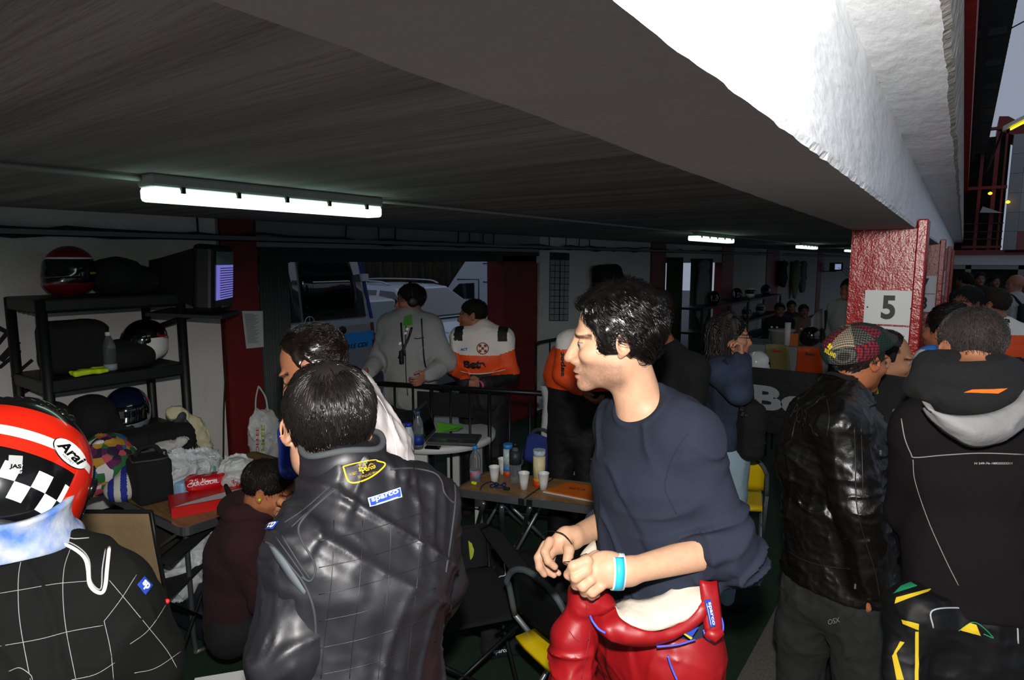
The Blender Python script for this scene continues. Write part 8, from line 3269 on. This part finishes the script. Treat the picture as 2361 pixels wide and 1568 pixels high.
mb = MB(); mb.lathe(j['wrL'] + dd * .014, [(.034, 0), (.033, .010)], 16, axis=dd); mb.build('pink_end', mat('pink_paper', 'd84a8a', .6), WB)

# second orange-suited man, mostly hidden by the main figure
j = at(1330, 800, 3.9, 150, 1.72)
setj(j, shR=J(1312, 795, 3.85), elR=J(1298, 862, 3.80), wrR=J(1345, 905, 3.7), hc=J(1372, 745, 3.95))
T, o = simple('man in orange and white suit, only his sleeve showing beside the curly-haired man', j, '9a664c', None, mat('suit_black'), '14110f', regions=([ow, oo, ob], lambda c, j=j: np.where(c[:, 2] > j['shR'][2] - .02, 0, np.where(c[:, 2] > j['elR'][2] - .10, 1, 2))))
mb = MB(); patch_text(mb, bvh_of(o), 'sabet', [(1294, 868), (1294, 812), (1304, 812), (1304, 868)], off=.006, bold=.04); mb.build('sleeve_lettering', blackm, o)

# dark-clothed person behind the main figure's head
j = at(1545, 800, 3.35, -60, 1.72)
setj(j, hc=J(1512, 722, 3.35), hf=nz(CR * .6 + FH * .75))
simple('person dressed in black with tousled brown hair, just behind the curly-haired man', j, '8a5a44', mat('black_fleece', '101112', .95), mat('black_trousers', '141416', .9), '2a1a12', hairkw=dict(length=.05, curl=.008, n=1600, infl=.012))

# woman in the denim jacket
j = at(1672, 850, 3.45, -78, 1.68)
l = j['l']
setj(j, hc=J(1684, 776, 3.42), hf=nz(CR * .95 - FH * .25 - ZU * .05), elR=J(1704, 905, 3.15), wrR=J(1708, 828, 3.22), elL=J(1650, 905, 3.6), wrL=J(1706, 962, 3.4))
setj(j, shR=J(1662, 858, 3.28), shL=J(1670, 850, 3.6), hs=.95, c7=J(1664, 835, 3.45))
hsp = dict(R=(nz(-CR * .1 + ZU), nz(FH), nz(-CR), .7, .92), L=(nz(-ZU + CR * .2), FH, -CR, .4, .9))
dn = mat('dark_denim', '18202e', .9, col2='2c3a50', vscale=7, bump=[(500, .5), (14, .5)])
T, o = simple('woman with long dark hair and glasses in a dark denim jacket, hand at her chin', j, 'b07c62', dn, mat('pale_denim', '8fa6b4', .9, bump=[(300, .4), (12, .4)]), '14100e', handspec=hsp, bw=.86, g=.024, stub=0, hairkw=dict(n=300))
R = frame(j['hf'], ZU)
O = j['hc']
rg = np.random.default_rng(3)
P = [ell(O + R @ np.array([-.035, 0, .03]), (.098, .092, .100), R, 0), ell(O + R @ np.array([-.05, 0, -.09]), (.075, .098, .13), R, .05), ell(O + R @ np.array([-.045, 0, -.20]), (.06, .10, .09), R, .06),
     ell(O + R @ np.array([.085, 0, -.06]), (.085, .075, .12), R, .02, 's'), noisep(1, .008, st=R @ np.diag([30, 30, 6])), foldp(.012, R @ np.diag([34, 34, 4]))]
skin_ob('long_hair', P, .006, mat('dark_long_hair', '14100e', .5, spec=.5, wave=(60, .6, 2, 'Y'), bump=[(90, .4)]), T)
GL = thing('glasses', 'thin-framed glasses worn by the woman', 'glasses', j['hc'])
mb = MB()
for sg in (-1, 1):
    mb.tube([O + R @ np.array([.105, sg * .032 + .020 * math.cos(a), .003 + .013 * math.sin(a)]) for a in np.linspace(0, 6.28, 17)[:-1]], .0016, 5, closed=True)
    mb.tube([O + R @ np.array([.105, sg * .052, .006]), O + R @ np.array([.0, sg * .078, .006])], .0016, 5)
mb.build('frame', blackm, GL)
q = J(1722, 985, 3.35)
HB = thing('handbag', 'black shoulder bag with bright buckles hanging at the woman\'s hip', 'bag', q)
skin_ob('bag_body', [boxp(q, (.06, .13, .15), frame(CR), .04), foldp(.01, (12, 12, 12))], .008, fab, HB)
mb = MB(); mb.tube(bez([J(1668, 830, 3.22), J(1690, 880, 3.18), J(1706, 930, 3.2), J(1715, 960, 3.25)], 6), .016, 6, flat=.3); mb.build('strap', fab, HB)
for a, b in ((1711, 944), (1714, 952), (1722, 957), (1712, 957)):
    mb = MB(); mb.box(J(a, b, 3.2), (.014, .014, .010)); mb.build('buckle', mat('chrome', 'd0d0d0', .15, metal=1), HB)

# seated man with a yellow ear plug
p = J(600, 1250, 2.75)
j = std(p[:2], -70, 1.72)
dz = -.60
for k_ in ('pelvis', 'waist', 'chest', 'uch', 'c7', 'shL', 'shR', 'elL', 'elR', 'wrL', 'wrR', 'hc', 'hpL', 'hpR'):
    j[k_] = j[k_] + ZU * dz
hc = J(618, 1128, 2.62)
ff = nz(CR * .92 + FH * .35)
setj(j, hc=hc, hf=nz(CR * .92 + FH * .12 - ZU * .42), hu=nz(ZU * .85 + CR * .45), f=ff, l=np.cross(ZU, ff), c7=J(580, 1175, 2.68))
l = j['l']
setj(j, uch=J(570, 1215, 2.70), chest=J(560, 1270, 2.72), waist=J(545, 1350, 2.76), pelvis=J(540, 1420, 2.8))
setj(j, shL=j['uch'] + l * .17, shR=j['uch'] - l * .17)
for n, sg in (('L', 1), ('R', -1)):
    j['el' + n] = j['sh' + n] - ZU * .26 + ff * .06; j['wr' + n] = j['el' + n] + ff * .24 - l * sg * .08
    j['hp' + n] = j['pelvis'] + l * sg * .10; j['kn' + n] = j['hp' + n] + ff * .42 + ZU * .04
    j['an' + n] = j['kn' + n] * np.array([1, 1, 0]) + ZU * .08 + ff * .02
maroon = mat('maroon_sweat', '2e1218', .95, bump=[(300, .4), (12, .4)])
T, o = simple('seated man in a maroon hooded sweatshirt with a yellow ear plug, looking down', j, 'b8744e', maroon, mat('black_trousers', '141416', .9), '16110e', hairkw=dict(n=3500, length=.018, infl=.004, r=.0009, lift=.003, shell_h=.005), h=.006, stub=.7)
P = [torus(j['c7'] + ZU * .02, .095, .040, frame(ff, nz(ZU * .9 + ff * .35)), 1.1, .03), noisep(12, .008)]
skin_ob('hood', P, .007, maroon, T)
R = frame(j['hf'], j['hu'])
E = thing('ear_plug', 'yellow ear plug in the right ear of the seated man', 'ear plug', hc)
mb = MB(); mb.lathe(hc + R @ np.array([-.006, -.084, -.008]), [(.0055, 0), (.0055, .010), (.003, .014), (0, .015)], 12, axis=R @ np.array([0, -1, -.1])); mb.build('foam_tip', mat('fluo_yellow', 'c8e81a', .6), E)

# people on the right, down the lane
j = at(2192, 830, 2.75, 10, 1.60)
setj(j, hc=J(2188, 765, 2.8), hf=nz(FH * .9 - CR * .3), shL=J(2152, 838, 2.75))
wb = mat('white_jersey', 'c8ccd0', .8); bbm = mat('bright_blue_jersey', '2f78c8', .8)
simple('person in a white and bright blue top, hidden behind the hooded man', j, 'a56a4c', None, mat('dark_jeans', '14161c', .9), '100d0c', regions=([wb, bbm], lambda c, j=j: np.where((c - j['uch']) @ j['l'] > .13, 0, 1)), bw=.9)
j = at(2225, 760, 4.6, 100, 1.74)
setj(j, hc=J(2228, 700, 4.6), hf=nz(-CR * .9 - FH * .3))
simple('dark-haired man looking left, his face just above the hooded man\'s left ear', j, '8a5a44', mat('black_fleece'), mat('black_trousers'), '100d0c', hairkw=dict(n=1500))
j = at(2310, 790, 4.6, -12, 1.74)
setj(j, hc=J(2287, 703, 4.6), hf=nz(FH * .8 - CR * .5))
T, o = simple('man in the orange and white Beta team suit walking away at the right edge', j, '8a5a44', None, mat('suit_black'), '241c18', regions=beta_regions(j, 1.42, 1.27), hairkw=dict(length=.012, infl=.004, lift=.003, n=1500), bw=1.05)
bv = bvh_of(o)
mb = MB(); patch_text(mb, bv, 'Beta', [(2301, 743), (2328, 745), (2328, 734), (2301, 732)], off=.006, bold=.05); patch_text(mb, bv, 'eta', [(2312, 782), (2331, 782), (2331, 774), (2312, 774)], off=.006, bold=.05)
patch_text(mb, bv, '(6', [(2310, 760), (2319, 760), (2319, 752), (2310, 752)], off=.006, bold=.03)
mb.build('back_lettering', blackm, o)
j = at(2338, 720, 7.6, 8, 1.78)
T, o = simple('bald man with a black backpack walking away, far right', j, '8a6252', mat('grey_sweat'), mat('dark_jeans'), None, h=.014, stub=0)
q = j['chest'] - j['f'] * .19 + ZU * .05
BP = thing('backpack', 'black backpack on the back of the bald man, far right', 'bag', q)
skin_ob('bag_body', [boxp(q - ZU * .06, (.05, .12, .17), frame(j['f']), .04)], .014, fab, BP)
for sg in (-1, 1):
    mb = MB(); mb.tube(bez([q + j['l'] * sg * .08 + ZU * .08, j['sh' + ('L' if sg > 0 else 'R')] * .6 + j['c7'] * .4 + ZU * .07, j['chest'] + j['f'] * .17 + j['l'] * sg * .13], 6), .018, 6, flat=.4); mb.build('strap', fab, BP)
for k_, (px_, d_, yaw, H, tm_, lb) in enumerate(((2252, 10.5, 160, 1.76, 'black_fleece', 'far person in black standing before the net fence, left'), (2286, 11.6, 175, 1.68, 'black_fleece', 'far person in dark clothes before the net fence, right'), (2222, 9.0, 20, 1.78, 'dark_jeans', 'far person in dark clothes and a pale cap close to the last red column'), (2352, 9.5, 190, 1.66, 'black_fleece', 'far person in dark red and black at the very right edge'))):
    j = at(px_, 700, d_, yaw, H)
    simple(lb, j, '6a4a3c', MATS[tm_], mat('black_trousers'), '100d0c', h=.02, hairkw=dict(n=200, shell_h=.012))
# people in the far bay
j = at(1955, 740, 7.2, 120, 1.74)
simple('man in a white shirt turned away in the far bay, next to the red column', j, '8a5a44', mat('dull_white_cloth', '8c8e90', .9), mat('dark_jeans'), '14110f', h=.014)
for px_, py_, d_, tm_, lb in ((1797, 715, 10.5, 'black_fleece', 'dark-clothed person seated behind the far counter, left'), (1824, 708, 12.0, 'dark_jeans', 'person seated just right of the first one behind the far counter'), (1852, 718, 10.8, 'pinkish_shirt', 'person in a pale pinkish shirt seated behind the far counter')):
    p = J(px_, py_, d_)
    j = std(p[:2], 170, 1.70)
    dz = p[2] - j['hc'][2]
    for k_ in ('pelvis', 'waist', 'chest', 'uch', 'c7', 'shL', 'shR', 'elL', 'elR', 'wrL', 'wrR', 'hc', 'hpL', 'hpR'):
        j[k_] = j[k_] + ZU * dz
    for n, sg in (('L', 1), ('R', -1)):
        j['kn' + n] = j['hp' + n] + j['f'] * .40; j['an' + n] = j['kn' + n] * np.array([1, 1, 0]) + ZU * .08
        j['wr' + n] = j['el' + n] + j['f'] * .22
    simple(lb, j, '7a5040', mat(tm_, '6a5050', .9), mat('black_trousers'), '14110f', h=.018, hairkw=dict(n=200, shell_h=.012))
